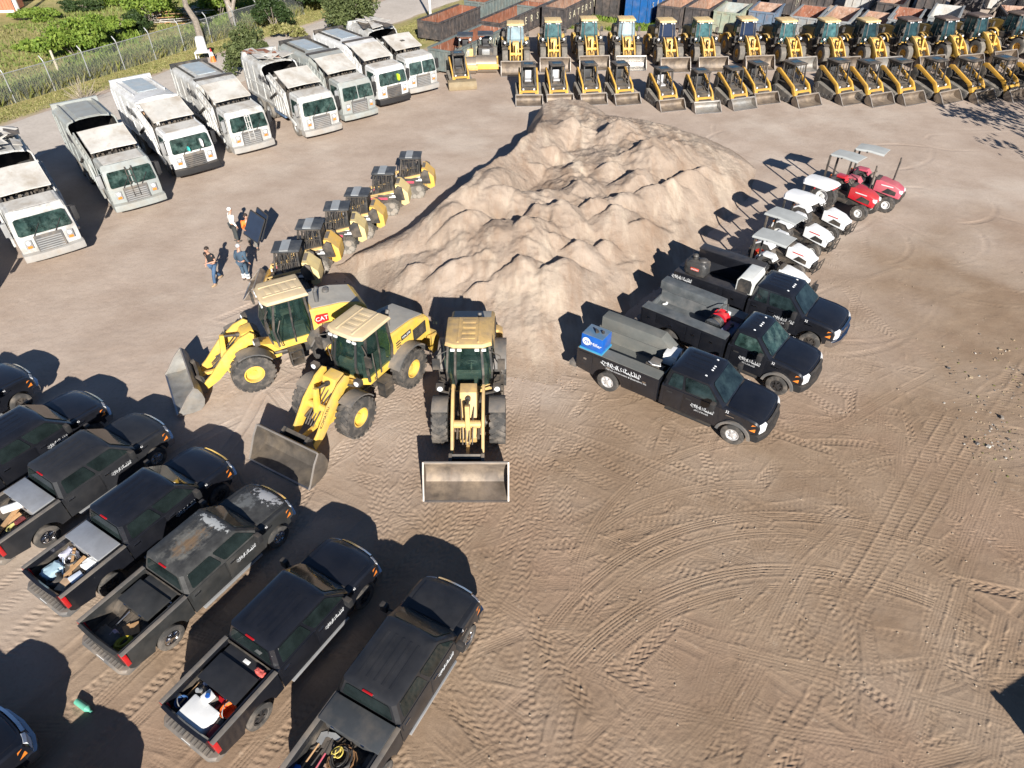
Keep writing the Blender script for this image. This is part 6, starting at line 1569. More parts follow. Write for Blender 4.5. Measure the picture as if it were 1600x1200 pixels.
def crown_points(n, rad, c, rnd, clumps=26, shell=.75, low=.0):
    out = []
    cs = rnd.normal(size=(clumps, 3)); cs /= np.linalg.norm(cs, axis=1)[:, None]; cs[:, 2] = np.where(cs[:, 2] < -.5 + low, -cs[:, 2] * .5, cs[:, 2])
    rr = rnd.uniform(.35, 1, (clumps, 1)) ** .6; cs = cs * rr
    per = n // clumps
    for k in range(clumps):
        p = rnd.normal(size=(per, 3)); p /= np.linalg.norm(p, axis=1)[:, None]
        q = cs[k] + p * rnd.uniform(.2, 1, (per, 1)) ** .5 * rnd.uniform(.20, .38)
        out.append(q)
    q = np.concatenate(out); return q * np.array(rad) + np.array(c)
def limbs(mb, p, d, L, r, depth, rnd, tips, spread=.6):
    p = Vector(p); pts = [p.copy()]; d = Vector(d).normalized()
    for i in range(4):
        d = (d + Vector(rnd.normal(0, .13, 3))).normalized(); p = p + d * L / 4; pts.append(p.copy())
    rings = []
    for k, q in enumerate(pts):
        dd = (pts[min(k + 1, 4)] - pts[max(k - 1, 0)]).normalized(); a = dd.orthogonal().normalized(); b_ = dd.cross(a); rr = r * (1 - .45 * k / 4)
        rings.append([q + (a * math.cos(2 * PI * i / 7) + b_ * math.sin(2 * PI * i / 7)) * rr for i in range(7)])
    mb.loft(rings)
    if depth == 0: tips.append(p); return
    for k in range(int(rnd.integers(2, 4))):
        nd = (d + Vector(rnd.normal(0, spread, 3))).normalized(); nd.z = max(nd.z, -.1)
        limbs(mb, pts[-1] if k < 2 else pts[2], nd, L * rnd.uniform(.6, .85), r * .5, depth - 1, rnd, tips, spread)
def tree(label, loc, h, rad, material, n=5000, leaf=.22, seed=0, trunk_h=.45, lean=(0, 0, 1), depth=3, trunk_r=.22, name='tree', group='trees along the fence', clumps=26, spread=.6):
    rnd = np.random.default_rng(seed); t = thing(name, label, 'tree', loc, 0, group)
    mb = MB(); tips = []
    limbs(mb, (0, 0, -.1), lean, h * trunk_h, trunk_r, depth, rnd, tips, spread)
    mb.obj('trunk', M_BARK, t)
    pts = []
    per = max(1, n // max(1, len(tips)))
    for tp in tips:
        q = rnd.normal(size=(per, 3)); q /= np.linalg.norm(q, axis=1)[:, None]; q *= rnd.uniform(.15, 1, (per, 1)) ** .5 * np.array([rad, rad, rad * .7]) * rnd.uniform(.7, 1.15)
        pts.append(q + np.array(tp))
    if n: leaf_obj('crown', quads(np.concatenate(pts), leaf, rnd), material, t)
    return t
def shrub(label, loc, rad, material, n=2500, leaf=.14, seed=0, name='shrub', cat='shrub', group=None, clumps=22):
    rnd = np.random.default_rng(seed); t = thing(name, label, cat, loc, 0, group)
    leaf_obj('foliage', quads(crown_points(n, rad, (0, 0, rad[2] * .8), rnd, clumps), leaf, rnd), material, t)
    mb = MB()
    for k in range(7):
        a = rnd.uniform(0, 6.28); mb.tube([(0, 0, -.05), (rad[0] * .3 * math.cos(a), rad[1] * .3 * math.sin(a), rad[2] * .7), (rad[0] * .6 * math.cos(a), rad[1] * .6 * math.sin(a), rad[2] * 1.2)], .03, 5)
    mb.obj('stem', M_BARK, t)
    return t
p = P(316, 72); tree('tall leafy tree with straight grey trunk behind the water cooler', p, 9.5, 1.9, M_LEAF, 7000, .2, 3, .52, (-.12, .1, 1), 2, .34)
p = P(373, 50); tree('forked pale tree with thick twisting limbs by the fence', p, 11, 1.8, M_LEAFO, 4500, .2, 9, .30, (-.15, .1, 1), 3, .42, spread=.5)
p = P(437, 26); tree('dark shady tree behind the fence right of the forked one', p + Vector((0, 2.5, 0)), 8, 2.3, M_LEAFD, 7000, .22, 5, .4, (0, 0, 1), 2, .3)
p = P(497, 24); tree('slim tree with a bare pale trunk at the top of the fence', p + Vector((-.5, 3, 0)), 7, 1.5, M_LEAFO, 3000, .2, 15, .5, (0, 0, 1), 2, .14)
p = P(465, 4); tree('leafy tree at the top edge above the fence', p, 8, 2.2, M_LEAFD, 5000, .24, 25, .4, (0, 0, 1), 2, .25)
p = P(392, 116); shrub('round olive bush at the rear of the fourth garbage truck', p, (1.75, 1.75, 1.8), M_LEAFO, 7500, .12, 4, group='olive bushes by the garbage trucks', clumps=40)
p = P(550, 52); shrub('taller olive bush at the edge of the gravel track', p, (2.3, 2.2, 2.3), M_LEAFO, 9500, .13, 8, group='olive bushes by the garbage trucks', clumps=46)
SH = [((118, 88), (3.4, 2.0, 1.5), M_LEAF, 'broad bright green thicket behind the left part of the fence'), ((170, 62), (2.6, 1.8, 1.1), M_LEAF, 'lower green thicket right of the broad one'), ((240, 38), (2.9, 1.8, 1.7), M_LEAF, 'dense green thicket left of the lumber heap'),
      ((215, 50), (1.6, 1.2, .9), M_LEAFD, 'small dark shrub between two thickets'), ((55, 82), (1.5, 1.2, .5), M_LEAF, 'low green weeds at the left of the field'), ((62, 32), (2.2, 1.3, .6), M_LEAF, 'bright low weeds under the leaning pole'),
      ((345, 30), (1.8, 1.6, 1.4), M_LEAF, 'green shrub between tree trunk and forked tree'), ((430, 46), (1.9, 1.4, 1.7), M_LEAFD, 'dark shrub against the fence below the shady tree'), ((492, 10), (1.7, 1.4, .9), M_LEAF, 'bright green shrub at the end of the fence'),
      ((130, 18), (2.2, 1.2, .6), M_LEAFD, 'dull green weeds at the top of the field'), ((190, 10), (2.2, 1.5, 1.2), M_LEAF, 'shrub at the top edge left of the trees'), ((450, 60), (1.6, .9, .7), M_LEAFW, 'yellowish tall weeds at the fence foot'), ((520, 6), (1.8, 1.2, 1.1), M_LEAFO, 'olive shrub at the top edge beside the track')]
for i, (px, rad, mt, lb) in enumerate(SH):
    shrub(lb, P(*px), rad, mt, int(1500 * rad[0]), .15 if mt is M_LEAF else .12, 30 + i, group='wild shrubs beyond the fence', clumps=int(12 * rad[0]))
# dead bush by the second truck
t = thing('dry_bush', 'small dry leafless bush behind the grey garbage truck', 'bush', P(133, 162))
rnd = np.random.default_rng(5); mb = MB()
for k in range(60):
    a, e = rnd.uniform(0, 6.28), rnd.uniform(.5, 1.5); l = rnd.uniform(.8, 1.7); d = Vector((math.cos(a) * math.cos(e), math.sin(a) * math.cos(e), math.sin(e)))
    mb.tube([(0, 0, 0), d * l * .5, d * l + Vector(rnd.normal(0, .1, 3))], .012, 4)
mb.obj('twig', M_TWIG, t)
# weeds and rough grass as ground cover
def blades(name, x, y, hgt, material, seed, zoff=0.):
    rnd = np.random.default_rng(seed); n = len(x); a = rnd.uniform(0, 2 * PI, n); h = hgt * rnd.uniform(.4, 1.3, n); w = .035 + .03 * rnd.random(n) + h * .05
    lx, ly = rnd.normal(0, .35, n) * h, rnd.normal(0, .35, n) * h
    dx, dy = np.cos(a) * w, np.sin(a) * w
    v = np.stack([np.stack([x - dx, y - dy, np.full(n, zoff)], 1), np.stack([x + dx, y + dy, np.full(n, zoff)], 1), np.stack([x + lx + dx * .2, y + ly + dy * .2, h], 1), np.stack([x + lx - dx * .2, y + ly - dy * .2, h], 1)], 1).reshape(-1, 3)
    o = leaf_obj(name, v, material); return tag(o, kind='stuff')
rnd = np.random.default_rng(77)
def along(n, s0, s1, o0, o1):
    s = rnd.uniform(s0, s1, n); o = rnd.uniform(o0, o1, n)
    return FENCE_A.x + FENCE_D.x * s + FENCE_N.x * o, FENCE_A.y + FENCE_D.y * s + FENCE_N.y * o
x, y = along(11000, -4, 46, -1.6, .0); blades('fence_weeds', x, y, .65, M_LEAFW, 1)
x, y = along(6000, -4, 46, -2.4, -.3); blades('fence_weeds', x, y, .8, M_FIELD, 2)
x, y = along(15000, -6, 50, .2, 3.0); blades('grass', x, y, .09, M_LEAFW, 3)
x, y = along(30000, -14, 50, -22, -1); k = fbm(x * .25, y * .25, 91, 3) > -.05; blades('grass', x[k], y[k], .28, M_FIELD, 4); blades('grass', x[~k], y[~k], .22, M_LEAFW, 5)
x, y = along(9000, -4, 46, -9, -1.2); k = fbm(x * .4, y * .4, 93, 3) > .05; blades('grass', x[k], y[k], .55, M_LEAF, 6)
x, y = rnd.uniform(4.5, 14.5, 5200), rnd.uniform(70, 77, 5200); k = fbm(x * .4, y * .4, 95, 3) > -.05; blades('grass', x[k], y[k], .3, M_LEAF, 7)
x, y = along(9000, 26, 52, 11.8, 16.5); k = (y > 60) & (x < 2); blades('grass', x[k], y[k], .12, M_LEAFW, 8)

# chain-link fence
fence = thing('chain_link_fence', 'galvanised chain link fence with angled post tops along the gravel track', 'fence', FENCE_A)
FH = 2.0; nseg = 15; seg_l = 3.05; s0 = -4.2
def fpt(s, z, o=0.): return FENCE_D * s + FENCE_N * o + Vector((0, 0, z))
for k in range(nseg + 1):
    s = s0 + k * seg_l
    MB().tube([fpt(s, -.1), fpt(s, FH), fpt(s, FH + .18, -.06), fpt(s, FH + .42, -.30)], .042, 7).obj('post', M_GALV, fence)
MB().cyl(fpt(s0, FH - .02), fpt(s0 + nseg * seg_l, FH - .02), .03).obj('top_rail', M_GALV, fence)
m, nt, N, L, b = nodemat('chain_link')
tc = N.new('ShaderNodeTexCoord'); b.inputs['Base Color'].default_value = (.24, .26, .26, 1); b.inputs['Roughness'].default_value = .5; b.inputs['Metallic'].default_value = .3
fac = None
for sg in (1, -1):
    cmb = N.new('ShaderNodeVectorMath'); cmb.operation = 'DOT_PRODUCT'; L.new(tc.outputs['Object'], cmb.inputs[0]); cmb.inputs[1].default_value = tuple(FENCE_D + Vector((0, 0, sg)))
    mu = N.new('ShaderNodeMath'); mu.operation = 'MULTIPLY'; mu.inputs[1].default_value = 42.; L.new(cmb.outputs['Value'], mu.inputs[0])
    sn = N.new('ShaderNodeMath'); sn.operation = 'SINE'; L.new(mu.outputs[0], sn.inputs[0])
    gt = N.new('ShaderNodeMath'); gt.operation = 'GREATER_THAN'; gt.inputs[1].default_value = .93; L.new(sn.outputs[0], gt.inputs[0])
    if fac is None: fac = gt.outputs[0]
    else:
        mx_ = N.new('ShaderNodeMath'); mx_.operation = 'MAXIMUM'; L.new(fac, mx_.inputs[0]); L.new(gt.outputs[0], mx_.inputs[1]); fac = mx_.outputs[0]
tr = N.new('ShaderNodeBsdfTransparent'); mx = N.new('ShaderNodeMixShader'); L.new(fac, mx.inputs[0]); L.new(tr.outputs[0], mx.inputs[1]); L.new(b.outputs[0], mx.inputs[2]); L.new(mx.outputs[0], N['Material Output'].inputs[0])
MB().plate([fpt(s0, .03), fpt(s0 + nseg * seg_l, .03), fpt(s0 + nseg * seg_l, FH), fpt(s0, FH)], .006).obj('wire_mesh', m, fence)
o = MB().cyl((0, 0, 0), (0, 0, 2.0), .10, .09).obj('marker_post', mat('weathered_post', (.50, .44, .33), .8)); o.location = P(96, 122); tag(o, 'weathered wooden post leaning just inside the fence', 'post')
# poles
t = thing('light_pole', 'slim white pole beside the gravel track, casting a thin shadow', 'pole', P(673, 30))
MB().cyl((0, 0, 0), (0, 0, 8), .13, .10).obj('shaft', M_WHITE, t); MB().cyl((0, 0, 0), (0, 0, .12), .28).obj('base', M_GALV, t); MB().bar((0, 0, 7.9), (1.2, 0, 8.05), .1, .1).obj('arm', M_WHITE, t)
t = thing('utility_pole', 'stout pale pole in the field at the upper left corner', 'pole', P(33, 27))
MB().cyl((0, 0, -.1), (0, 0, 9), .22, .18).obj('shaft', mat('pale_pole', (.58, .55, .5), .8), t); MB().bar((-1, 0, 8.4), (1, 0, 8.4), .12, .14).obj('cross_arm', M_WOOD, t)
# shipping container, parked van
t = thing('shipping_container', 'orange corrugated shipping container with pale lower rail in the upper left corner', 'container', P(-18, 21), 8)
M_CONT = mat('faded_orange_container', (.52, .17, .09), .6, var=.15, dirt=.3)
mb = MB().box(-6, 2.6, 0, 2.4, .15, 2.5)
for k in range(28): mb.box(-5.9 + .305 * k, -5.75 + .305 * k, -.05, 0, .3, 2.35)
mb.obj('body', M_CONT, t); MB().box(-6, 2.65, -.08, .05, .02, .25).obj('lower_rail', M_WHITE, t)
for x_ in (-6, 2.55): MB().box(x_ - .02, x_ + .1, -.09, .06, .1, 2.55).obj('corner_post', M_CONT, t)
t = thing('white_van', 'white van mostly cut off by the top edge left of the field', 'van', P(62, -2), 12)
MB().slices([(-2.4, .35), (2.3, .35), (2.4, .8), (2.2, 1.15), (1.5, 1.3), (.9, 2.0), (-2.35, 2.1)], [-.98, -.9, .9, .98], lambda x, y, z: (x, y, z - (.06 if abs(y) > .95 and z > 1.9 else 0))).obj('body', M_WHITE, t)
for sd in (-1, 1):
    MB().slices([(.1, 1.2), (1.35, 1.25), (.85, 1.85), (.1, 1.9)], sorted([sd * .975, sd * .99])).obj('window', M_GLASS, t)
    for x_ in (-1.5, 1.5): wheel(t, (x_, sd * .85, .36), .36, .24, .22, sd)
MB().slices([(2.15, 1.18), (1.52, 1.33), (.98, 1.95), (1.0, 1.98), (1.56, 1.37), (2.16, 1.22)], [-.8, .8]).obj('windshield', M_GLASS, t)
# lumber heap behind the fence
lum = thing('lumber_heap', 'untidy heap of weathered grey boards behind the big tree', 'lumber heap', P(276, 34))
rnd2 = random.Random(4); M_BOARD = mat('weathered_boards', (.42, .39, .35), .85, var=.4, scale=4)
for k in range(70):
    a = rnd2.uniform(-.5, .4); x_, y_, z_ = rnd2.uniform(-2.6, 2.6), rnd2.uniform(-1.2, 1.2), rnd2.uniform(.1, 1.1); l = rnd2.uniform(.8, 1.8)
    MB().bar((x_ - l * math.cos(a), y_ - l * math.sin(a), z_), (x_ + l * math.cos(a), y_ + l * math.sin(a), z_ + rnd2.uniform(-.3, .3)), .18, .05).obj('board', M_BOARD if k % 4 else M_WOOD, lum)
# water cooler on its stand and the cone beside it
t = thing('water_cooler', 'white drum cooler standing on a white frame at the foot of the tree', 'water cooler', P(321, 95), 10)
MB().cyl((0, 0, .75), (0, 0, 1.75), .42, .36, 18).cyl((0, 0, 1.75), (0, 0, 1.85), .34, .30, 18).obj('drum', M_WHITE, t, bevel=.02)
MB().box(-.6, .6, -.45, .45, .70, .76).obj('stand_top', M_WHITE, t)
for x_ in (-.55, .55):
    for y_ in (-.4, .4): MB().bar((x_, y_, 0), (x_, y_, .72), .08, .08).obj('leg', M_WHITE, t)
t = thing('traffic_cone', 'red and white traffic cone right of the water cooler', 'cone', P(334, 97))
MB().cyl((0, 0, .04), (0, 0, .5), .24, .15, 14).obj('lower_band', M_ORANGE, t); MB().cyl((0, 0, .5), (0, 0, .8), .15, .09, 14).obj('white_band', M_WHITE, t); MB().cyl((0, 0, .8), (0, 0, 1.05), .09, .04, 14).obj('tip', M_RED, t); MB().box(-.28, .28, -.28, .28, 0, .04).obj('base', M_ORANGE, t)
# bare trees at the right
def bare(label, loc, h, seed, n=0, trunk=.3):
    rnd = np.random.default_rng(seed); t = thing('bare_tree', label, 'tree', loc, 0, 'bare trees at the right side')
    mb = MB(); tips = []; limbs(mb, (0, 0, -.1), (0, 0, 1), h * .36, trunk, 4, rnd, tips, .7); mb.obj('trunk', M_BARK, t)
    q = np.concatenate([rnd.normal(0, .4, (20, 3)) + np.array(tp) for tp in tips]); leaf_obj('crown', quads(q, .2, rnd), M_LEAFO, t)
bare('bare branching tree among the dumpsters near the top right', P(1532, 40), 7.5, 3)
bare('leafless tree outside the right edge shading the last track loaders', (36.5, 36.5, 0), 9, 6)
bare('leafless tree outside the right edge, nearer the camera', (33.8, 32.5, 0), 7, 8)
# ------------------------------------------------------------------ cargo in the pick-up beds; every piece is a thing of its own
def at(key, x, y, z=.853): return bed(key, x, y, z)
def deg_of(key): return PICK[key][1]
TB = 'tool boxes fitted across the pick-up beds'
def tb(key, label, x0, x1, z0, z1, paint, hw=.84): return toolbox(label, x0, x1, hw, z0, z1, paint, PICK[key][0], PICK[key][0], deg_of(key), SC)
tb(2, 'silver tool box behind the cab of the truck carrying rakes', -3.98, -3.30, 1.02, 1.46, M_ALU)
tb(3, 'silver tool box behind the cab of the truck heaped with junk', -3.98, -3.30, 1.02, 1.46, M_ALU)
tb(4, 'worn black tool box with chrome edge in the rusty-roofed truck', -4.25, -3.55, .95, 1.34, M_BLACKW, .66)
tb(4, 'dark narrow fuel tank against the cab of the rusty-roofed truck', -3.50, -3.27, .86, 1.28, M_BLACKW, .6)
tb(5, 'flat black tool box ahead of the red engine', -4.35, -3.62, .95, 1.33, M_BLACKD, .70)
tb(5, 'low black tank behind the cab of the shiny truck', -3.58, -3.27, .86, 1.26, M_BLACKD, .72)
tb(6, 'wide dark grey tool box behind the cab of the charcoal truck', -3.95, -3.28, 1.02, 1.42, mat('dark_grey_lid', (.05, .055, .06), .5, dirt=.15), .90)
def plank(key, label, a, b_, w=.14, h=.045, m=None, group=None, name='plank', cat='plank'):
    o = MB().bar(Vector(a), Vector(b_), w, h).obj(name, m or M_WOOD); o.location = PICK[key][0]; o.rotation_euler = (0, 0, R(deg_of(key))); o.scale = (SC,) * 3
    return tag(o, label, cat, group)
def shovel(key, label, a, b_, handle, blade, name='shovel', cat='shovel', group=None, bl=.32, bw=.24):
    t = thing(name, label, cat, PICK[key][0], deg_of(key), group, SC); a, b_ = Vector(a), Vector(b_); d = (b_ - a).normalized()
    MB().cyl(a, b_, .024).obj('handle', handle, t)
    s_ = d.cross(Vector((0, 0, 1))).normalized() * bw / 2
    MB().plate([b_ - s_ * .7, b_ + s_ * .7, b_ + s_ + d * bl * .7, b_ + d * bl, b_ - s_ + d * bl * .7], .02).obj('blade', blade, t)
    MB().bar(a - s_ * .5, a + s_ * .5, .03, .03).obj('grip', M_TRIM, t)
    return t
def coil(key, label, c, r, n, m, tube=.016, tilt=0, name='cable_coil', cat='cable', seed=0, group=None):
    rr = random.Random(seed); pts = []
    for k in range(n * 14):
        a = 2 * PI * k / 14; q = r * (1 + .14 * math.sin(k * .37 + seed) + rr.uniform(-.03, .03))
        pts.append((c[0] + q * math.cos(a), c[1] + q * .85 * math.sin(a) + .05 * math.sin(k * .21), c[2] + .05 + k * .010 / n * 8 * .1 + .03 * math.sin(a + k * .1)))
    o = MB().tube(pts, tube, 5).obj(name, m); o.location = PICK[key][0]; o.rotation_euler = (0, 0, R(deg_of(key))); o.scale = (SC,) * 3
    return tag(o, label, cat, group)
def cloth(key, label, loc, sx, sy, sz, m, seed, rot=0, name='bag', cat='bag', amp=.14):
    o = lump(sx, sy, sz, seed, 18, 10, amp).obj(name, m); o.location = at(key, *loc); o.rotation_euler = (0, 0, R(deg_of(key) + rot)); o.scale = (SC,) * 3
    return tag(o, label, cat)
def block(key, label, loc, sx, sy, sz, m, rot=0, tilt=0, name='box', cat='box', bev=.02):
    o = MB().box(-sx / 2, sx / 2, -sy / 2, sy / 2, 0, sz).obj(name, m, bevel=bev); o.location = at(key, *loc); o.rotation_euler = (R(tilt), 0, R(deg_of(key) + rot)); o.scale = (SC,) * 3
    return tag(o, label, cat)
def tub(key, label, loc, r, h, m, name='bucket', cat='bucket', rot=0, inner=None):
    t = thing(name, label, cat, at(key, *loc), deg_of(key) + rot, None, SC)
    MB().loft([[(q * math.cos(2 * PI * i / 16), q * math.sin(2 * PI * i / 16), z) for i in range(16)] for q, z in ((r * .8, 0), (r, h), (r * 1.06, h), (r * .92, h), (r * .74, .03))], cap=True).obj('shell', m, t)
    MB().tube([(r * math.cos(a), r * math.sin(a) * .3, h + .0 + r * .8 * math.sin(a)) for a in [PI * i / 8 for i in range(9)]], .012, 5).obj('handle', M_GALV, t)
    return t
def tyre_thing(key, label, loc, r=.28, tilt=25):
    o = MB().lathe([(r * .6, -.08), (r * .8, -.1), (r, -.07), (r, .07), (r * .8, .1), (r * .6, .08), (r * .6, -.08)], 22).obj('loose_tyre', M_RUBBER); o.location = at(key, *loc); o.rotation_euler = (R(90 - tilt), 0, R(deg_of(key) + 30)); o.scale = (SC,) * 3
    return tag(o, label, 'tyre')
# truck with the rakes
plank(2, 'long pale plank lying along the bed beside the silver tool box', (-5.1, -.1, .88), (-4.05, .25, 1.05), .16)
plank(2, 'second pale plank under the roll of paper', (-5.2, .1, .87), (-4.1, .05, .98), .12)
o = MB().cyl((0, -.25, 0), (0, .25, 0), .11, n=16).obj('paper_roll', M_WHITE); o.location = at(2, -4.15, .2, 1.25); o.rotation_euler = (0, .3, R(deg_of(2) + 60)); tag(o, 'white paper roll next to the silver tool box', 'roll')
coil(2, 'yellow strap bundle in the bed beside the planks', (-4.45, -.40, .86), .26, 3, mat('yellow_strap', (.55, .5, .18), .7), .022, seed=2, name='strap_bundle', cat='strap')
cloth(2, 'dark red jacket on the yellow straps', (-4.3, -.35, .95), .3, .25, .16, mat('maroon_cloth', (.16, .03, .03), .8), 5, name='jacket', cat='jacket')
# junk truck
cloth(3, 'pale blue bag in the middle of the junk', (-4.85, .32), .55, .5, .34, mat('pale_blue_bag', (.42, .58, .66), .5), 11)
cloth(3, 'crumpled white and blue sack beside the tool box', (-4.25, .5), .42, .45, .30, mat('white_blue_sack', (.55, .55, .65), .5, var=.4, scale=9), 12, name='sack', cat='sack')
plank(3, 'long tan board lying across the junk', (-5.05, -.15, 1.06), (-4.05, -.1, 1.18), .10)
plank(3, 'second tan board crossing the first one', (-4.05, .42, 1.2), (-4.75, -.35, 1.06), .08)
tyre_thing(3, 'small black tyre standing in the junk near the tailgate', (-5.0, -.02, 1.08), .24)
block(3, 'white and tan carton leaning in the junk', (-4.95, -.42), .42, .3, .30, mat('tan_carton', (.55, .38, .24), .7, var=.3), 20)
block(3, 'white box with blue side at the right of the junk', (-4.62, -.52), .36, .30, .32, mat('white_blue_box', (.62, .68, .78), .5), -10)
cloth(3, 'white rag with a tan star-shaped scrap by the tool box', (-4.15, -.40, .95), .34, .4, .26, M_WHITE, 14, name='rag', cat='rag')
cloth(3, 'dark heap of scrap under the boards', (-4.55, .05), .8, 1.0, .22, M_DARKM, 15, name='scrap_heap', cat='scrap')
tub(3, 'dark bucket buried in the junk beside the tool box', (-4.35, .15, .9), .17, .3, M_GREYP)
shovel(3, 'pale blue handled tool lying across the bag', (-4.4, .5, 1.1), (-4.75, -.02, 1.1), mat('pale_blue_handle', (.5, .6, .7), .5), M_ALU, 'hand_tool', 'tool')
shovel(3, 'chrome jack handle lying along the left of the junk', (-4.9, .62, 1.0), (-4.3, .66, 1.0), M_CHROME, M_DARKM, 'jack_handle', 'tool', bl=.1, bw=.1)
block(3, 'wooden frame resting against the small tyre', (-5.18, -.12), .30, .12, .10, M_WOOD, 25, name='wooden_frame', cat='frame')
# rusty-roofed truck
plank(4, 'short board beside the worn black tool box', (-4.42, -.05, .88), (-4.62, -.38, .88), .24, .05)
plank(4, 'second short board under the first one', (-4.58, .1, .86), (-4.74, -.32, .86), .20, .05)
cloth(4, 'pink white rag in the bed of the rusty-roofed truck', (-4.92, .12), .22, .18, .12, mat('pink_rag', (.72, .5, .52), .8), 21, name='rag', cat='rag')
coil(4, 'thick yellow strap coiled by the tailgate', (-4.97, -.42, .90), .20, 3, mat('dark_yellow_strap', (.38, .30, .02), .7), .04, seed=5, name='strap', cat='strap')
block(4, 'chrome hand tools piled beside the narrow tank', (-3.62, -.58, 1.02), .18, .22, .2, M_CHROME, 15, name='hand_tools', cat='tools')
shovel(4, 'steel pry bar lying by the boards', (-4.3, .15, 1.15), (-4.7, .3, .92), M_CHROME, M_CHROME, 'pry_bar', 'tool', bl=.06, bw=.05)
cloth(4, 'dark tarp folded near the tailgate', (-5.05, .2), .4, .8, .12, M_DARKM, 23, name='tarp', cat='tarp')
# shiny truck
def cooler2(key, label, loc, rot, s):
    x, y, z = at(key, *loc); return cooler(label, (x, y, z), deg_of(key) + rot, s[0] * SC, s[1] * SC, s[2] * SC)
cooler2(5, 'big white cooler filling the tail of the shiny truck bed', (-4.98, -.02), 90, (.92, .62, .42))
t = thing('engine_pump', 'small engine with white tank and red base ahead of the cooler', 'engine', at(5, -4.55, .15), deg_of(5) + 80, None, SC)
MB().box(-.35, .35, -.2, .2, 0, .12).obj('base', M_REDP, t, bevel=.02); MB().box(-.25, .05, -.16, .16, .12, .36).obj('engine', M_GREYP, t, bevel=.03)
MB().box(-.22, .04, -.14, .14, .36, .50).obj('fuel_tank', M_WHITE, t, bevel=.04); MB().cyl((-.12, 0, .5), (-.12, 0, .55), .06).obj('fuel_cap', M_BLUE, t)
MB().cyl((.1, 0, .22), (.36, 0, .22), .15, n=16).obj('pump', M_DARKM, t); MB().cyl((.25, 0, .3), (.25, .1, .46), .06).obj('outlet', M_GALV, t)
plank(5, 'bright red beam standing across the bed behind the black tool box', (-4.42, .52, 1.02), (-4.42, -.42, 1.02), .10, .20, M_RED, name='red_beam', cat='beam')
tub(5, 'orange plastic bucket at the right of the engine', (-4.52, -.58, .86), .21, .34, M_ORANGE, rot=20)
block(5, 'dark red case wedged by the tailgate', (-5.0, -.64), .40, .16, .32, mat('dark_red_case', (.25, .015, .02), .4), 0, name='case', cat='case')
tub(5, 'blue bucket in the left tail corner of the bed', (-4.98, .62, .86), .17, .3, mat('blue_bucket', (.04, .10, .24), .5), rot=50)
shovel(5, 'wooden handled shovel along the left bed wall', (-4.35, .66, 1.1), (-5.05, .70, 1.0), M_WOOD, M_DARKM)
cloth(5, 'dark blue duffel bag under the red beam', (-4.48, .40, .9), .3, .3, .3, mat('navy_bag', (.02, .03, .07), .7), 31)
block(5, 'white sticker-faced pad on the low black tank', (-3.42, -.05, 1.265), .10, .2, .015, M_WHITE, 0, name='white_pad', cat='pad', bev=.004)
cloth(5, 'red and white lock box at the corner of the low tank', (-3.45, -.60, 1.27), .16, .3, .14, mat('red_white', (.6, .12, .10), .5, var=.6, scale=12), 33, name='lock_box', cat='box')
block(5, 'black jerry can beside the orange bucket', (-4.78, -.62), .2, .16, .34, M_TRIM, 10, name='jerry_can', cat='can')
# charcoal truck
coil(6, 'tangled ring of brown copper cable against the tool box', (-4.42, -.12, .98), .33, 7, mat('copper_cable', (.24, .13, .06), .6), .012, seed=7)
coil(6, 'black cable wound inside the copper ring', (-4.38, -.08, 1.04), .24, 6, M_TRIM, .02, seed=9)
coil(6, 'yellow cord ring on top of the cables', (-4.32, .05, 1.12), .11, 3, mat('yellow_cord', (.62, .48, .10), .6), .016, seed=11)
for k, (y0, y1, hm, lb) in enumerate(((.70, .62, M_WOOD, 'shovel with pale wooden handle nearest the left bed wall'), (.55, .45, M_TRIM, 'black handled shovel second from the left bed wall'), (.38, .34, M_REDF, 'red gripped shovel third from the left bed wall'))):
    shovel(6, lb, (-5.15, y0 - .05, 1.0), (-4.35 - .05 * k, y1, 1.08), hm, M_GALV if k == 0 else M_DARKM)
shovel(6, 'landscape rake with steel tines by the tool box', (-5.0, .30, 1.0), (-4.12, .38, 1.12), M_TRIM, M_GALV, 'rake', 'rake', bl=.14, bw=.36)
plank(6, 'rusty steel channel lying along the charcoal bed', (-5.2, -.25, .92), (-4.68, -.12, .96), .2, .1, M_RUST, name='steel_channel', cat='steel channel')
plank(6, 'second rusty steel channel beside the first', (-5.0, .12, .9), (-4.6, .15, .93), .18, .1, M_LRUST, name='steel_channel', cat='steel channel')
block(6, 'grey reel case inside the cable tangle', (-4.55, -.25, .9), .3, .35, .22, M_GREYP, 30, name='reel_case', cat='case')
cloth(6, 'bright blue tarp corner at the bottom of the bed', (-5.15, .72), .4, .3, .2, mat('bright_blue_tarp', (.02, .16, .6), .5), 41, name='tarp', cat='tarp')
cloth(6, 'dark duffel bags along the right bed wall', (-4.7, -.62), .9, .34, .3, mat('dark_bag', (.02, .025, .035), .7), 43)
tub(6, 'grey bucket at the tail of the charcoal bed', (-5.0, -.55, .86), .16, .3, M_GREYP)
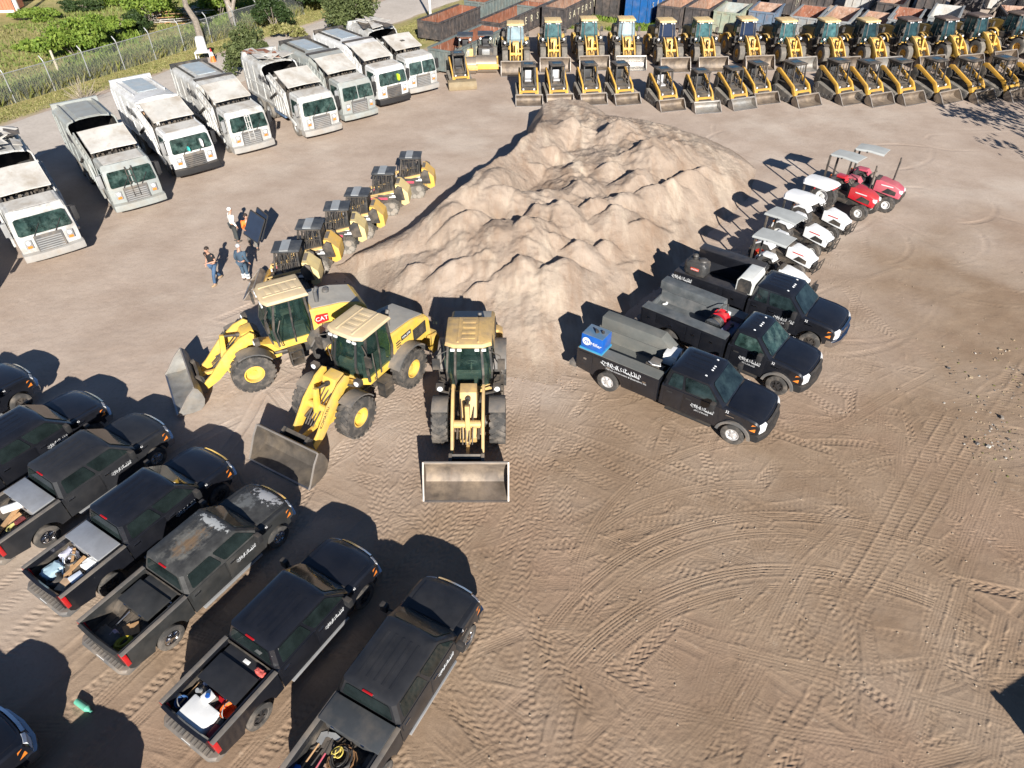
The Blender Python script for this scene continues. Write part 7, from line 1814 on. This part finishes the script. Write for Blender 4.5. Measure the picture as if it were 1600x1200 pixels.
# litter on the ground
o = MB().cyl((0, 0, .08), (.36, 0, .075), .075, .08, 12).cyl((.36, 0, .075), (.47, 0, .07), .08, .025, 12).cyl((.47, 0, .07), (.53, 0, .07), .03, .03, 8).obj('green_bottle', mat('green_bottle', (.12, .42, .30), .35, dirt=.3)); o.location = P(122, 1098) ; o.rotation_euler = (0, 0, R(-28)); tag(o, 'green bottle lying on the dirt beside the lower left shadows', 'bottle')
rnd = np.random.default_rng(19); mb = MB(); pal = [mat('pale_debris', (.46, .43, .38), .8), mat('dark_debris', (.10, .085, .07), .9), M_LEAFW, M_GREYP, mat('tan_debris', (.34, .26, .17), .9)]
bits = [MB() for _ in pal]
for k in range(300):
    c = [(1526, 655), (1555, 690), (1580, 640), (1565, 560), (1500, 590), (1590, 600), (1548, 705)][rnd.integers(0, 7)]
    p = P(c[0] + rnd.normal(0, 22), c[1] + rnd.normal(0, 24)); s = rnd.uniform(.012, .048) * (2.2 if rnd.random() < .05 else 1)
    a = rnd.uniform(0, 6.28); dx, dy = math.cos(a) * s, math.sin(a) * s; h = s * rnd.uniform(.2, .8)
    bits[(0, 1, 2, 3, 3, 3, 4, 4, 4, 4, 4, 2)[rnd.integers(0, 12)]].hexa([(p.x - dx, p.y - dy, 0), (p.x + dy, p.y - dx, 0), (p.x + dx, p.y + dy, 0), (p.x - dy, p.y + dx, 0), (p.x - dx * .7, p.y - dy * .5, h), (p.x + dy * .8, p.y - dx, h * 1.3), (p.x + dx * .7, p.y + dy, h), (p.x - dy, p.y + dx * .6, h * .6)])
for b_, m_ in zip(bits, pal): tag(b_.obj('debris', m_, smooth=False), kind='stuff')
mb = MB()
for k in range(260):
    p = P(rnd.uniform(760, 1600), rnd.uniform(200, 1195)); s = rnd.uniform(.012, .035)
    mb.ball((p.x, p.y, s * .2), (s, s * rnd.uniform(.6, 1.2), s * .6), 6, 4)
tag(mb.obj('pebbles', mat('pebbles', (.34, .27, .2), .9)), kind='stuff')
mb = MB(); rnd = np.random.default_rng(23); nb = len(BASE)
for k in range(160):
    i = rnd.integers(0, 9); t_ = rnd.random(); ax, ay = BASE[i]; bx, by = BASE[i + 1]
    nx, ny = by - ay, -(bx - ax); L_ = math.hypot(nx, ny); o_ = rnd.exponential(.35) - .2
    x_, y_ = ax + (bx - ax) * t_ - nx / L_ * -o_ , ay + (by - ay) * t_ - ny / L_ * -o_; s_ = rnd.uniform(.012, .035)
    mb.ball((x_, y_, s_ * .3), (s_, s_ * rnd.uniform(.6, 1.2), s_ * .7), 6, 4)
tag(mb.obj('clods', mat('clod', (.33, .24, .175), .95, var=.25)), kind='stuff')
